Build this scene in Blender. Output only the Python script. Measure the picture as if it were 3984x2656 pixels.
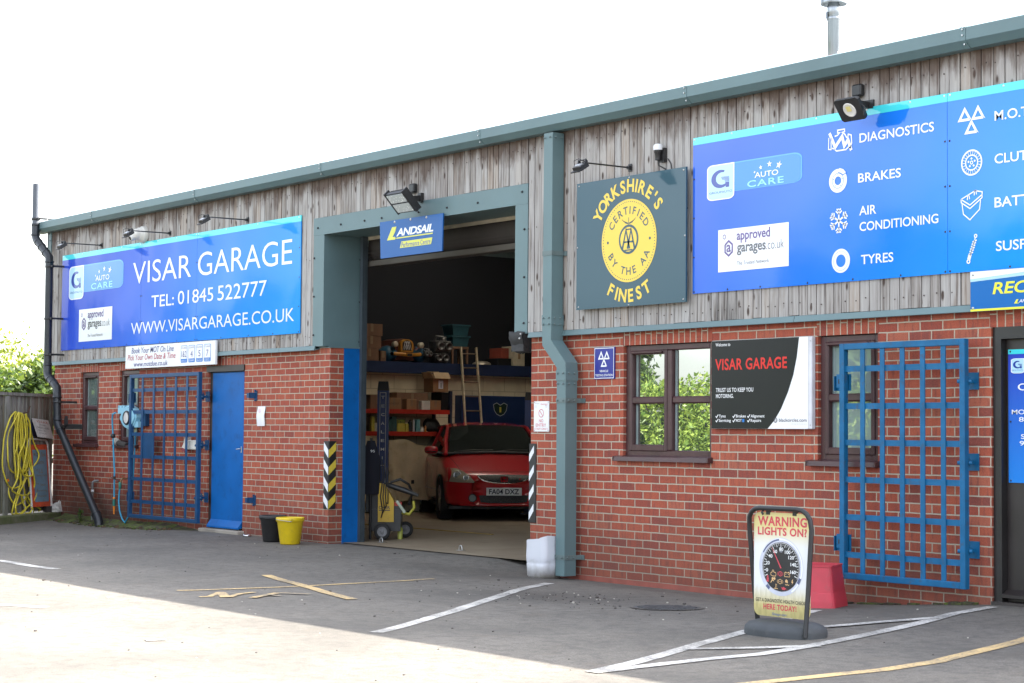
import bpy, math, random
import numpy as np
from mathutils import Vector, Matrix, noise
from mathutils.geometry import tessellate_polygon
from mathutils.bvhtree import BVHTree

R = math.radians
random.seed(7)
rng = np.random.default_rng(11)
scene = bpy.context.scene
for o in list(bpy.data.objects):
    bpy.data.objects.remove(o)
col = scene.collection

# ------------------------------------------------------------------ camera
cam_d = bpy.data.cameras.new("camera")
cam = bpy.data.objects.new("camera", cam_d)
col.objects.link(cam)
cam_d.sensor_width = 36.0
cam_d.lens = 65.01
cam_d.clip_start = 0.1
cam_d.clip_end = 2000
r_ = Vector((0.60771624, 0.79411135, 0.00825409))
u_ = Vector((0.03430839, -0.03663649, 0.99873956))
f_ = Vector((-0.79341282, 0.60666707, 0.04950927))
mx = Matrix((r_, u_, -f_)).transposed().to_4x4()
mx.translation = Vector((18.29, -11.334, 1.3234))
cam.matrix_world = mx
scene.camera = cam

# ------------------------------------------------------------------ light
SUN_EL, SUN_AZ = 43.0, 20.0          # azimuth clockwise from +Y (behind the building)
world = bpy.data.worlds.new("World")
scene.world = world
world.use_nodes = True
wn = world.node_tree
bg = wn.nodes["Background"]
sky = wn.nodes.new("ShaderNodeTexSky")
sky.sky_type = 'NISHITA'
sky.sun_disc = False
sky.sun_elevation = R(SUN_EL)
sky.sun_rotation = R(SUN_AZ)
sky.air_density = 1.0
sky.dust_density = 3.0
sky.ozone_density = 1.0
haze_sat = wn.nodes.new("ShaderNodeHueSaturation")        # thin summer haze: a paler, less blue sky
haze_sat.inputs['Saturation'].default_value = 0.42
wn.links.new(sky.outputs[0], haze_sat.inputs['Color'])
# broken fair-weather cloud: whiter, brighter banks between bluer gaps
wtc = wn.nodes.new("ShaderNodeTexCoord")
wmp = wn.nodes.new("ShaderNodeMapping"); wmp.inputs['Scale'].default_value = (1.0, 1.0, 2.6)
wn.links.new(wtc.outputs['Generated'], wmp.inputs[0])
wno = wn.nodes.new("ShaderNodeTexNoise"); wno.inputs['Scale'].default_value = 3.2; wno.inputs['Detail'].default_value = 5; wno.inputs['Roughness'].default_value = 0.55
wn.links.new(wmp.outputs[0], wno.inputs['Vector'])
wra = wn.nodes.new("ShaderNodeValToRGB"); wra.color_ramp.elements[0].position = 0.42; wra.color_ramp.elements[1].position = 0.62
wn.links.new(wno.outputs[0], wra.inputs[0])
gap = wn.nodes.new("ShaderNodeHueSaturation"); gap.inputs['Saturation'].default_value = 0.62; gap.inputs['Value'].default_value = 0.80
wn.links.new(sky.outputs[0], gap.inputs['Color'])
haze_sat.inputs['Saturation'].default_value = 0.22; haze_sat.inputs['Value'].default_value = 1.25
wmx = wn.nodes.new("ShaderNodeMix"); wmx.data_type = 'RGBA'
wn.links.new(wra.outputs[0], wmx.inputs[0]); wn.links.new(gap.outputs[0], wmx.inputs[6]); wn.links.new(haze_sat.outputs[0], wmx.inputs[7])
wn.links.new(wmx.outputs[2], bg.inputs[0])
bg.inputs[1].default_value = 0.15
sun_d = bpy.data.lights.new("sun", 'SUN')
sun_d.energy = 4.0
sun_d.angle = R(0.5)
sun_d.color = (1.0, 0.94, 0.85)
sun = bpy.data.objects.new("sun", sun_d)
col.objects.link(sun)
sd = Vector((math.sin(R(SUN_AZ)) * math.cos(R(SUN_EL)), math.cos(R(SUN_AZ)) * math.cos(R(SUN_EL)), math.sin(R(SUN_EL))))
sun.rotation_euler = sd.to_track_quat('Z', 'Y').to_euler()
sun.location = (0, 30, 40)
scene.view_settings.view_transform = 'Standard'
scene.view_settings.look = 'None'
scene.view_settings.exposure = 2.5
scene.view_settings.gamma = 1.0
scene.cycles.use_denoising = True
scene.cycles.max_bounces = 10
scene.cycles.diffuse_bounces = 6
scene.cycles.glossy_bounces = 5
scene.cycles.transparent_max_bounces = 12
scene.cycles.sample_clamp_indirect = 8.0

# ------------------------------------------------------------------ helpers: objects
def thing(name, label, cat, loc=(0, 0, 0), rz=0.0, group=None):
    o = bpy.data.objects.new(name, None)
    col.objects.link(o)
    o.empty_display_size = 0.1
    o.location = loc
    o.rotation_euler = (0, 0, rz)
    o['label'] = label
    o['category'] = cat
    if group:
        o['group'] = group
    return o

def tag(o, label, cat, group=None):
    o['label'] = label
    o['category'] = cat
    if group:
        o['group'] = group
    return o

def struct(o, kind='structure'):
    o['kind'] = kind
    return o

def dup(root, loc, rz, label, group=None):
    r = root.copy()
    col.objects.link(r)
    r.location = loc
    r.rotation_euler = (0, 0, rz)
    r['label'] = label
    if group:
        r['group'] = group
    for ch in list(root.children):
        c = ch.copy()
        col.objects.link(c)
        c.parent = r
        for g in ch.children:
            d = g.copy()
            col.objects.link(d)
            d.parent = c
    return r

def top_loc(o):
    while o.parent:
        o = o.parent
    return Vector(o.location)

class MB:
    """collects geometry; build() links ONE mesh object"""
    def __init__(s):
        s.v = []; s.f = []; s.m = []; s.s = []; s.r = []
    def add(s, vs, fs, mi=0, smooth=False, r=None):
        b = len(s.v)
        s.v.extend([tuple(p) for p in vs])
        for f in fs:
            s.f.append([b + i for i in f]); s.m.append(mi); s.s.append(smooth)
            s.r.append(random.random() if r is None else r)
    def quad(s, a, b, c, d, mi=0, r=None):
        s.add([a, b, c, d], [(0, 1, 2, 3)], mi, False, r)
    def box(s, x0, x1, y0, y1, z0, z1, mi=0, r=None):
        v = [(x0, y0, z0), (x1, y0, z0), (x1, y1, z0), (x0, y1, z0), (x0, y0, z1), (x1, y0, z1), (x1, y1, z1), (x0, y1, z1)]
        rr = random.random() if r is None else r
        s.add(v, [(0, 3, 2, 1), (4, 5, 6, 7), (0, 1, 5, 4), (1, 2, 6, 5), (2, 3, 7, 6), (3, 0, 4, 7)], mi, False, rr)
    def obox(s, c, ax, ay, az, mi=0, r=None):
        """oriented box: centre and three half-axis vectors"""
        c = Vector(c); ax = Vector(ax); ay = Vector(ay); az = Vector(az)
        v = [c + ax * i + ay * j + az * k for k in (-1, 1) for j in (-1, 1) for i in (-1, 1)]
        s.add(v, [(0, 2, 3, 1), (4, 5, 7, 6), (0, 1, 5, 4), (1, 3, 7, 5), (3, 2, 6, 7), (2, 0, 4, 6)], mi, False, r)
    def rbox(s, x0, x1, y0, y1, z0, z1, b=0.01, mi=0):
        """box with chamfered edges"""
        vs = []
        X = (x0, x1); Y = (y0, y1); Z = (z0, z1)
        idx = {}
        for i in (0, 1):
            for j in (0, 1):
                for k in (0, 1):
                    sx = b if i == 0 else -b; sy = b if j == 0 else -b; sz = b if k == 0 else -b
                    idx[i, j, k, 'x'] = len(vs); vs.append((X[i], Y[j] + sy, Z[k] + sz))
                    idx[i, j, k, 'y'] = len(vs); vs.append((X[i] + sx, Y[j], Z[k] + sz))
                    idx[i, j, k, 'z'] = len(vs); vs.append((X[i] + sx, Y[j] + sy, Z[k]))
        fs = []
        for i in (0, 1):
            fs.append([idx[i, j, k, 'x'] for j, k in ((0, 0), (1, 0), (1, 1), (0, 1))])
            fs.append([idx[j, i, k, 'y'] for j, k in ((0, 0), (0, 1), (1, 1), (1, 0))])
            fs.append([idx[j, k, i, 'z'] for j, k in ((0, 0), (1, 0), (1, 1), (0, 1))])
        for a in (0, 1):
            for c in (0, 1):
                fs.append([idx[a, c, 0, 'x'], idx[a, c, 1, 'x'], idx[a, c, 1, 'y'], idx[a, c, 0, 'y']])
                fs.append([idx[a, 0, c, 'x'], idx[a, 1, c, 'x'], idx[a, 1, c, 'z'], idx[a, 0, c, 'z']])
                fs.append([idx[0, a, c, 'y'], idx[1, a, c, 'y'], idx[1, a, c, 'z'], idx[0, a, c, 'z']])
                for d in (0, 1):
                    fs.append([idx[a, c, d, 'x'], idx[a, c, d, 'y'], idx[a, c, d, 'z']])
        s.add(vs, fs, mi, False)
    def tube(s, path, r, n=10, mi=0, cap=True, smooth=True):
        P = [Vector(p) for p in path]
        rs = r if isinstance(r, (list, tuple)) else [r] * len(P)
        vs = []; fs = []
        up = None
        for i, p in enumerate(P):
            if i == 0: t = P[1] - P[0]
            elif i == len(P) - 1: t = P[-1] - P[-2]
            else: t = (P[i + 1] - p).normalized() + (p - P[i - 1]).normalized()
            if t.length < 1e-9: t = Vector((0, 0, 1))
            t.normalize()
            if up is None:
                up = Vector((0, 0, 1)) if abs(t.z) < 0.9 else Vector((1, 0, 0))
            a = t.cross(up)
            if a.length < 1e-6: a = t.orthogonal()
            a.normalize(); b = a.cross(t).normalized(); up = b
            for k in range(n):
                w = 2 * math.pi * k / n
                vs.append(p + (a * math.cos(w) + b * math.sin(w)) * rs[i])
        for i in range(len(P) - 1):
            for k in range(n):
                fs.append((i * n + k, i * n + (k + 1) % n, (i + 1) * n + (k + 1) % n, (i + 1) * n + k))
        s.add(vs, fs, mi, smooth)
        if cap:
            s.add(vs[:n], [tuple(range(n))[::-1]], mi, False)
            s.add(vs[-n:], [tuple(range(n))], mi, False)
    def lathe(s, prof, c=(0, 0, 0), n=20, mi=0, smooth=True, ax=None):
        """prof: list of (radius, height) round the local z axis at c; ax = axis vector"""
        c = Vector(c)
        M = Vector(ax).to_track_quat('Z', 'Y').to_matrix() if ax is not None else Matrix.Identity(3)
        vs = []; fs = []
        for (rr, h) in prof:
            for k in range(n):
                w = 2 * math.pi * k / n
                vs.append(c + M @ Vector((rr * math.cos(w), rr * math.sin(w), h)))
        for i in range(len(prof) - 1):
            for k in range(n):
                fs.append((i * n + k, i * n + (k + 1) % n, (i + 1) * n + (k + 1) % n, (i + 1) * n + k))
        s.add(vs, fs, mi, smooth)
    def prism(s, poly, y0, y1, mi=0):
        """outline in (x,z), extruded in y"""
        n = len(poly)
        vs = [(p[0], y0, p[1]) for p in poly] + [(p[0], y1, p[1]) for p in poly]
        fs = [(i, (i + 1) % n, n + (i + 1) % n, n + i) for i in range(n)]
        tri = tessellate_polygon([[Vector((p[0], p[1], 0)) for p in poly]])
        fs += [tuple(t) for t in tri] + [tuple(n + i for i in t[::-1]) for t in tri]
        s.add(vs, fs, mi)
    def prism_x(s, poly, x0, x1, mi=0):
        """outline in (y,z), extruded in x"""
        n = len(poly)
        vs = [(x0, p[0], p[1]) for p in poly] + [(x1, p[0], p[1]) for p in poly]
        fs = [(i, (i + 1) % n, n + (i + 1) % n, n + i) for i in range(n)]
        tri = tessellate_polygon([[Vector((p[0], p[1], 0)) for p in poly]])
        fs += [tuple(t) for t in tri] + [tuple(n + i for i in t[::-1]) for t in tri]
        s.add(vs, fs, mi)
    def build(s, name, mats, parent=None, local=False, uv=None, kind=None):
        me = bpy.data.meshes.new(name)
        vs = s.v
        if parent is not None and not local:
            L = top_loc(parent)
            vs = [(p[0] - L.x, p[1] - L.y, p[2] - L.z) for p in vs]
        me.from_pydata(vs, [], s.f)
        if not isinstance(mats, (list, tuple)): mats = [mats]
        for m in mats: me.materials.append(m)
        me.polygons.foreach_set('material_index', s.m)
        me.polygons.foreach_set('use_smooth', s.s)
        at = me.attributes.new('rnd', 'FLOAT', 'FACE')
        at.data.foreach_set('value', s.r)
        if uv:
            ul = me.uv_layers.new(name='UVMap')
            me.calc_loop_triangles()
            for p in me.polygons:
                nn = p.normal
                for li in p.loop_indices:
                    q = s.v[me.loops[li].vertex_index]
                    if abs(nn.z) > 0.7: c = (q[0], q[1])
                    elif abs(nn.x) > 0.7: c = (q[1], q[2])
                    else: c = (q[0], q[2])
                    if uv == 'swap': c = (c[1] + 0.001, c[0] + 0.0225)
                    ul.data[li].uv = c
        me.update()
        o = bpy.data.objects.new(name, me)
        col.objects.link(o)
        if parent is not None: o.parent = parent
        if kind: o['kind'] = kind
        return o

# ------------------------------------------------------------------ helpers: printed artwork (flat, in a plane)
class Art:
    """flat print on the plane O + x*U + y*V, lifted along N by 'lift' per layer"""
    def __init__(s, mb, O=(0, 0, 0), U=(1, 0, 0), V=(0, 0, 1)):
        s.mb = mb; s.O = Vector(O); s.U = Vector(U); s.V = Vector(V); s.N = s.U.cross(s.V)
    def at(s, x, y, lift):
        return s.O + s.U * x + s.V * y + s.N * lift
    def poly(s, pts, mi, lift=0.002):
        tri = tessellate_polygon([[Vector((p[0], p[1], 0)) for p in pts]])
        s.mb.add([s.at(p[0], p[1], lift) for p in pts], [tuple(t) for t in tri], mi, False, 0.5)
    def rect(s, x0, y0, x1, y1, mi, lift=0.002):
        s.poly([(x0, y0), (x1, y0), (x1, y1), (x0, y1)], mi, lift)
    def rrect(s, x0, y0, x1, y1, rx, ry, mi, lift=0.002, corners=(1, 1, 1, 1)):
        s.poly(rr_pts(x0, y0, x1, y1, rx, ry, corners), mi, lift)
    def ring(s, cx, cy, r0, r1, mi, lift=0.002, n=40, ax=1.0, a0=0.0, a1=2 * math.pi):
        vs = []; fs = []
        for k in range(n + 1):
            a = a0 + (a1 - a0) * k / n
            for r in (r0, r1):
                vs.append(s.at(cx + r * ax * math.cos(a), cy + r * math.sin(a), lift))
        for k in range(n):
            fs.append((2 * k, 2 * k + 1, 2 * k + 3, 2 * k + 2))
        s.mb.add(vs, fs, mi, False, 0.5)
    def disc(s, cx, cy, r, mi, lift=0.002, n=40, ax=1.0):
        s.mb.add([s.at(cx + r * ax * math.cos(2 * math.pi * k / n), cy + r * math.sin(2 * math.pi * k / n), lift) for k in range(n)], [tuple(range(n))], mi, False, 0.5)
    def line(s, pts, w, mi, lift=0.002, closed=False):
        P = [Vector((p[0], p[1], 0)) for p in pts]
        n = len(P)
        if closed: P = P + [P[0], P[1]]
        L = []; Rr = []
        for i, p in enumerate(P):
            a = (P[i] - P[i - 1]).normalized() if i > 0 else None
            b = (P[i + 1] - P[i]).normalized() if i < len(P) - 1 else None
            if a is None: t = b
            elif b is None: t = a
            else:
                t = a + b
                t = t.normalized() if t.length > 1e-6 else a
            nn = Vector((-t.y, t.x, 0))
            k = 1.0
            if a is not None and b is not None:
                k = 1 / max(0.45, abs(nn.dot(Vector((-a.y, a.x, 0)))))
            L.append(p + nn * w / 2 * k); Rr.append(p - nn * w / 2 * k)
        lo = 1 if closed else 0
        hi = len(P) - 1
        for i in range(lo, hi):
            s.mb.add([s.at(q.x, q.y, lift) for q in (L[i], Rr[i], Rr[i + 1], L[i + 1])], [(0, 1, 2, 3)], mi, False, 0.5)
    def text(s, t, x0, y0, x1, y1, mi, lift=0.002, bold=0.0, shear=0.0, sp=1.0):
        vs, fs = glyphs(t, bold, shear, sp)
        xs = [v[0] for v in vs]; ys = [v[1] for v in vs]
        ax, bx, ay, by = min(xs), max(xs), min(ys), max(ys)
        sx = (x1 - x0) / (bx - ax); sy = (y1 - y0) / (by - ay)
        s.mb.add([s.at(x0 + (v[0] - ax) * sx, y0 + (v[1] - ay) * sy, lift) for v in vs], fs, mi, False, 0.5)
    def arc_text(s, t, cx, cy, r, h, a_mid, step, mi, lift=0.002, bold=0.0, inward=False, wscale=1.0):
        """letters along a circle; a_mid in degrees (90 = top); inward = reading along the bottom"""
        n = len(t)
        wd = [0.55 if c in "I'" else (0.7 if c == ' ' else (1.12 if c in 'MW' else 1.0)) for c in t]
        tot = sum(wd); pos = 0
        for c, w in zip(t, wd):
            mid = pos + w / 2 - tot / 2; pos += w
            if c == ' ': continue
            a = R(a_mid - mid * step) if not inward else R(a_mid + mid * step)
            e = Vector((math.cos(a), math.sin(a)))
            upv = e if not inward else -e
            rt = Vector((upv.y, -upv.x))
            vs, fs = glyphs(c, bold, 0, 1)
            xs = [v[0] for v in vs]
            cxx = (min(xs) + max(xs)) / 2
            base = e * r if not inward else e * (r + h)
            k = h / CAP
            s.mb.add([s.at(cx + base.x + rt.x * (v[0] - cxx) * k * wscale + upv.x * v[1] * k,
                           cy + base.y + rt.y * (v[0] - cxx) * k * wscale + upv.y * v[1] * k, lift) for v in vs], fs, mi, False, 0.5)

def rr_pts(x0, y0, x1, y1, rx, ry, corners=(1, 1, 1, 1), n=6):
    pts = []
    for (cx, cy, a0, on, px, py) in ((x1 - rx, y1 - ry, 0, corners[0], x1, y1), (x0 + rx, y1 - ry, 90, corners[1], x0, y1),
                                     (x0 + rx, y0 + ry, 180, corners[2], x0, y0), (x1 - rx, y0 + ry, 270, corners[3], x1, y0)):
        if on:
            for k in range(n + 1):
                a = R(a0 + 90 * k / n)
                pts.append((cx + rx * math.cos(a), cy + ry * math.sin(a)))
        else:
            pts.append((px, py))
    return pts

_gc = {}
def glyphs(t, bold=0.0, shear=0.0, sp=1.0):
    key = (t, bold, shear, sp)
    if key in _gc: return _gc[key]
    cu = bpy.data.curves.new('lettering', 'FONT')
    cu.body = t; cu.size = 1.0; cu.resolution_u = 4; cu.offset = bold; cu.shear = shear; cu.space_character = sp
    ob = bpy.data.objects.new('lettering', cu)
    col.objects.link(ob)
    dg = bpy.context.evaluated_depsgraph_get()
    me = bpy.data.meshes.new_from_object(ob.evaluated_get(dg))
    vs = [tuple(v.co) for v in me.vertices]
    fs = [tuple(p.vertices) for p in me.polygons]
    bpy.data.objects.remove(ob); bpy.data.curves.remove(cu); bpy.data.meshes.remove(me)
    _gc[key] = (vs, fs)
    return vs, fs
CAP = max(v[1] for v in glyphs('H')[0])

# ------------------------------------------------------------------ helpers: materials
def newmat(name):
    m = bpy.data.materials.new(name)
    m.use_nodes = True
    nt = m.node_tree
    return m, nt, nt.nodes["Principled BSDF"]

def nd(nt, t, **kw):
    n = nt.nodes.new(t)
    for k, v in kw.items():
        if k.startswith('i_'): n.inputs[k[2:]].default_value = v
        else: setattr(n, k, v)
    return n

def mixc(nt, fac, a, b, mode='MIX'):
    n = nt.nodes.new('ShaderNodeMix'); n.data_type = 'RGBA'; n.blend_type = mode; n.clamp_factor = True
    for i, x in ((0, fac), (6, a), (7, b)):
        if isinstance(x, bpy.types.NodeSocket): nt.links.new(x, n.inputs[i])
        elif i == 0: n.inputs[0].default_value = x
        else: n.inputs[i].default_value = (*x, 1) if len(x) == 3 else x
    return n.outputs[2]

def ramp(nt, src, stops):
    n = nt.nodes.new('ShaderNodeValToRGB')
    el = n.color_ramp.elements
    while len(el) < len(stops): el.new(0.5)
    for e, (p, c) in zip(el, stops):
        e.position = p
        e.color = (c, c, c, 1) if isinstance(c, (int, float)) else (*c, 1)
    nt.links.new(src, n.inputs[0])
    return n.outputs[0]

def coords(nt, scale=(1, 1, 1), src='Object', loc=(0, 0, 0)):
    tc = nt.nodes.new('ShaderNodeTexCoord')
    mp = nt.nodes.new('ShaderNodeMapping')
    mp.inputs['Scale'].default_value = scale
    mp.inputs['Location'].default_value = loc
    nt.links.new(tc.outputs[src], mp.inputs[0])
    return mp.outputs[0]

def noi(nt, vec, scale, detail=3, rough=0.55):
    n = nt.nodes.new('ShaderNodeTexNoise')
    n.inputs['Scale'].default_value = scale; n.inputs['Detail'].default_value = detail; n.inputs['Roughness'].default_value = rough
    nt.links.new(vec, n.inputs['Vector'])
    return n.outputs[0]

def bump(nt, b, h, strength=0.3, dist=0.01):
    n = nt.nodes.new('ShaderNodeBump')
    n.inputs['Strength'].default_value = strength; n.inputs['Distance'].default_value = dist
    nt.links.new(h, n.inputs['Height']); nt.links.new(n.outputs[0], b.inputs['Normal'])
    return n

def M(name, c, rough=0.55, metal=0.0, var=0.15, scale=6.0, dirt=None, bmp=0.0, coat=0.0, stretch=(1, 1, 1), spec=0.5):
    """plain surface with uneven tone, some dirt and a little relief"""
    m, nt, b = newmat(name)
    v = coords(nt, stretch)
    n1 = noi(nt, v, scale, 4)
    lo = tuple(x * (1 - var) for x in c); hi = tuple(min(1, x * (1 + var)) for x in c)
    f = ramp(nt, n1, [(0.3, 0.0), (0.7, 1.0)])
    out = mixc(nt, f, lo, hi)
    if dirt:
        n2 = noi(nt, v, scale * 2.3, 5, 0.65)
        out = mixc(nt, ramp(nt, n2, [(0.55, 0.0), (0.72, dirt[1])]), out, dirt[0])
    nt.links.new(out, b.inputs['Base Color'])
    rr = nt.nodes.new('ShaderNodeMapRange')
    rr.inputs[3].default_value = max(0.02, rough - 0.08); rr.inputs[4].default_value = min(1, rough + 0.1)
    nt.links.new(n1, rr.inputs[0]); nt.links.new(rr.outputs[0], b.inputs['Roughness'])
    b.inputs['Metallic'].default_value = metal
    b.inputs['Specular IOR Level'].default_value = spec
    b.inputs['Coat Weight'].default_value = coat
    b.inputs['Coat Roughness'].default_value = 0.05
    if bmp: bump(nt, b, noi(nt, v, scale * 8, 4), bmp, 0.004)
    return m
# ------------------------------------------------------------------ materials of the place
def mat_brick(name='brickwork', swap=False):
    m, nt, b = newmat(name)
    uvn = nt.nodes.new('ShaderNodeTexCoord')
    mp = nt.nodes.new('ShaderNodeMapping'); mp.inputs['Location'].default_value = (0.0, -0.05, 0)
    nt.links.new(uvn.outputs['UV'], mp.inputs[0])
    # slight wobble so the courses are hand laid
    wob = nt.nodes.new('ShaderNodeTexNoise'); wob.inputs['Scale'].default_value = 9; wob.inputs['Detail'].default_value = 2
    nt.links.new(uvn.outputs['UV'], wob.inputs['Vector'])
    sub = nt.nodes.new('ShaderNodeVectorMath'); sub.operation = 'SUBTRACT'; sub.inputs[1].default_value = (0.5, 0.5, 0.5)
    nt.links.new(wob.outputs['Color'], sub.inputs[0])
    sc = nt.nodes.new('ShaderNodeVectorMath'); sc.operation = 'SCALE'; sc.inputs['Scale'].default_value = 0.008
    nt.links.new(sub.outputs[0], sc.inputs[0])
    ad = nt.nodes.new('ShaderNodeVectorMath'); nt.links.new(mp.outputs[0], ad.inputs[0]); nt.links.new(sc.outputs[0], ad.inputs[1])
    br = nt.nodes.new('ShaderNodeTexBrick')
    br.offset = 0.5; br.squash = 1.0
    br.inputs['Scale'].default_value = 1.0
    br.inputs['Brick Width'].default_value = 0.225
    br.inputs['Row Height'].default_value = 0.075
    br.inputs['Mortar Size'].default_value = 0.0057
    br.inputs['Mortar Smooth'].default_value = 0.15
    br.inputs['Bias'].default_value = 0.0
    br.inputs['Color1'].default_value = (0, 0, 0, 1)
    br.inputs['Color2'].default_value = (1, 1, 1, 1)
    br.inputs['Mortar'].default_value = (0.5, 0.5, 0.5, 1)
    nt.links.new(ad.outputs[0], br.inputs['Vector'])
    base = ramp(nt, br.outputs['Color'], [(0.0, (0.19, 0.052, 0.042)), (0.10, (0.29, 0.060, 0.037)), (0.5, (0.360, 0.080, 0.042)), (0.8, (0.43, 0.104, 0.052)), (1.0, (0.39, 0.125, 0.073))])
    st = nt.nodes.new('ShaderNodeMapping'); st.inputs['Scale'].default_value = (30, 5, 1)
    nt.links.new(uvn.outputs['UV'], st.inputs[0])
    s1 = noi(nt, st.outputs[0], 1.0, 3, 0.6)
    base = mixc(nt, ramp(nt, s1, [(0.49, 0.0), (0.66, 0.72)]), base, (0.15, 0.052, 0.044))
    base = mixc(nt, ramp(nt, s1, [(0.28, 0.55), (0.42, 0.0)]), base, (0.45, 0.12, 0.06))
    fine = noi(nt, uvn.outputs['UV'], 90, 4)
    base = mixc(nt, 0.35, base, mixc(nt, ramp(nt, fine, [(0.3, 0.0), (0.7, 1.0)]), (0.12, 0.03, 0.025), (0.42, 0.12, 0.08)))
    # a lime scuff here and there
    sp = noi(nt, uvn.outputs['UV'], 14, 5, 0.7)
    base = mixc(nt, ramp(nt, sp, [(0.70, 0.0), (0.78, 0.45)]), base, (0.5, 0.36, 0.3))
    mort = mixc(nt, fine, (0.30, 0.255, 0.195), (0.55, 0.49, 0.385))
    colr = mixc(nt, br.outputs['Fac'], base, mort)
    # splashed dirt near the ground: an uneven tide mark
    geo = nt.nodes.new('ShaderNodeNewGeometry')
    sep = nt.nodes.new('ShaderNodeSeparateXYZ'); nt.links.new(geo.outputs['Position'], sep.inputs[0])
    tide = noi(nt, geo.outputs['Position'], 1.7, 5, 0.6)
    k = nt.nodes.new('ShaderNodeMath'); k.operation = 'MULTIPLY_ADD'; k.inputs[1].default_value = 0.9; k.inputs[2].default_value = -0.45
    nt.links.new(tide, k.inputs[0])
    z2 = nt.nodes.new('ShaderNodeMath'); z2.operation = 'SUBTRACT'; nt.links.new(sep.outputs[2], z2.inputs[0]); nt.links.new(k.outputs[0], z2.inputs[1])
    zr = nt.nodes.new('ShaderNodeMapRange'); zr.inputs[1].default_value = 0.72; zr.inputs[2].default_value = 0.05; zr.inputs[3].default_value = 0; zr.inputs[4].default_value = 0.62
    nt.links.new(z2.outputs[0], zr.inputs[0])
    xr = nt.nodes.new('ShaderNodeMapRange'); xr.inputs[1].default_value = -3.2; xr.inputs[2].default_value = -5.5; xr.inputs[3].default_value = 0.75; xr.inputs[4].default_value = 1.45
    nt.links.new(sep.outputs[0], xr.inputs[0])
    zz = nt.nodes.new('ShaderNodeMath'); zz.operation = 'MULTIPLY'; nt.links.new(zr.outputs[0], zz.inputs[0]); nt.links.new(xr.outputs[0], zz.inputs[1])
    colr = mixc(nt, zz.outputs[0], colr, (0.070, 0.045, 0.036))
    nt.links.new(colr, b.inputs['Base Color'])
    b.inputs['Roughness'].default_value = 0.85
    b.inputs['Specular IOR Level'].default_value = 0.3
    inv = nt.nodes.new('ShaderNodeMath'); inv.operation = 'MULTIPLY_ADD'; inv.inputs[1].default_value = -1.0; inv.inputs[2].default_value = 1.0
    nt.links.new(br.outputs['Fac'], inv.inputs[0])
    hh = nt.nodes.new('ShaderNodeMath'); hh.operation = 'MULTIPLY_ADD'; hh.inputs[1].default_value = 0.25
    nt.links.new(fine, hh.inputs[0]); nt.links.new(inv.outputs[0], hh.inputs[2])
    bump(nt, b, hh.outputs[0], 0.7, 0.006)
    return m
BRICK = mat_brick()

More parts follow.
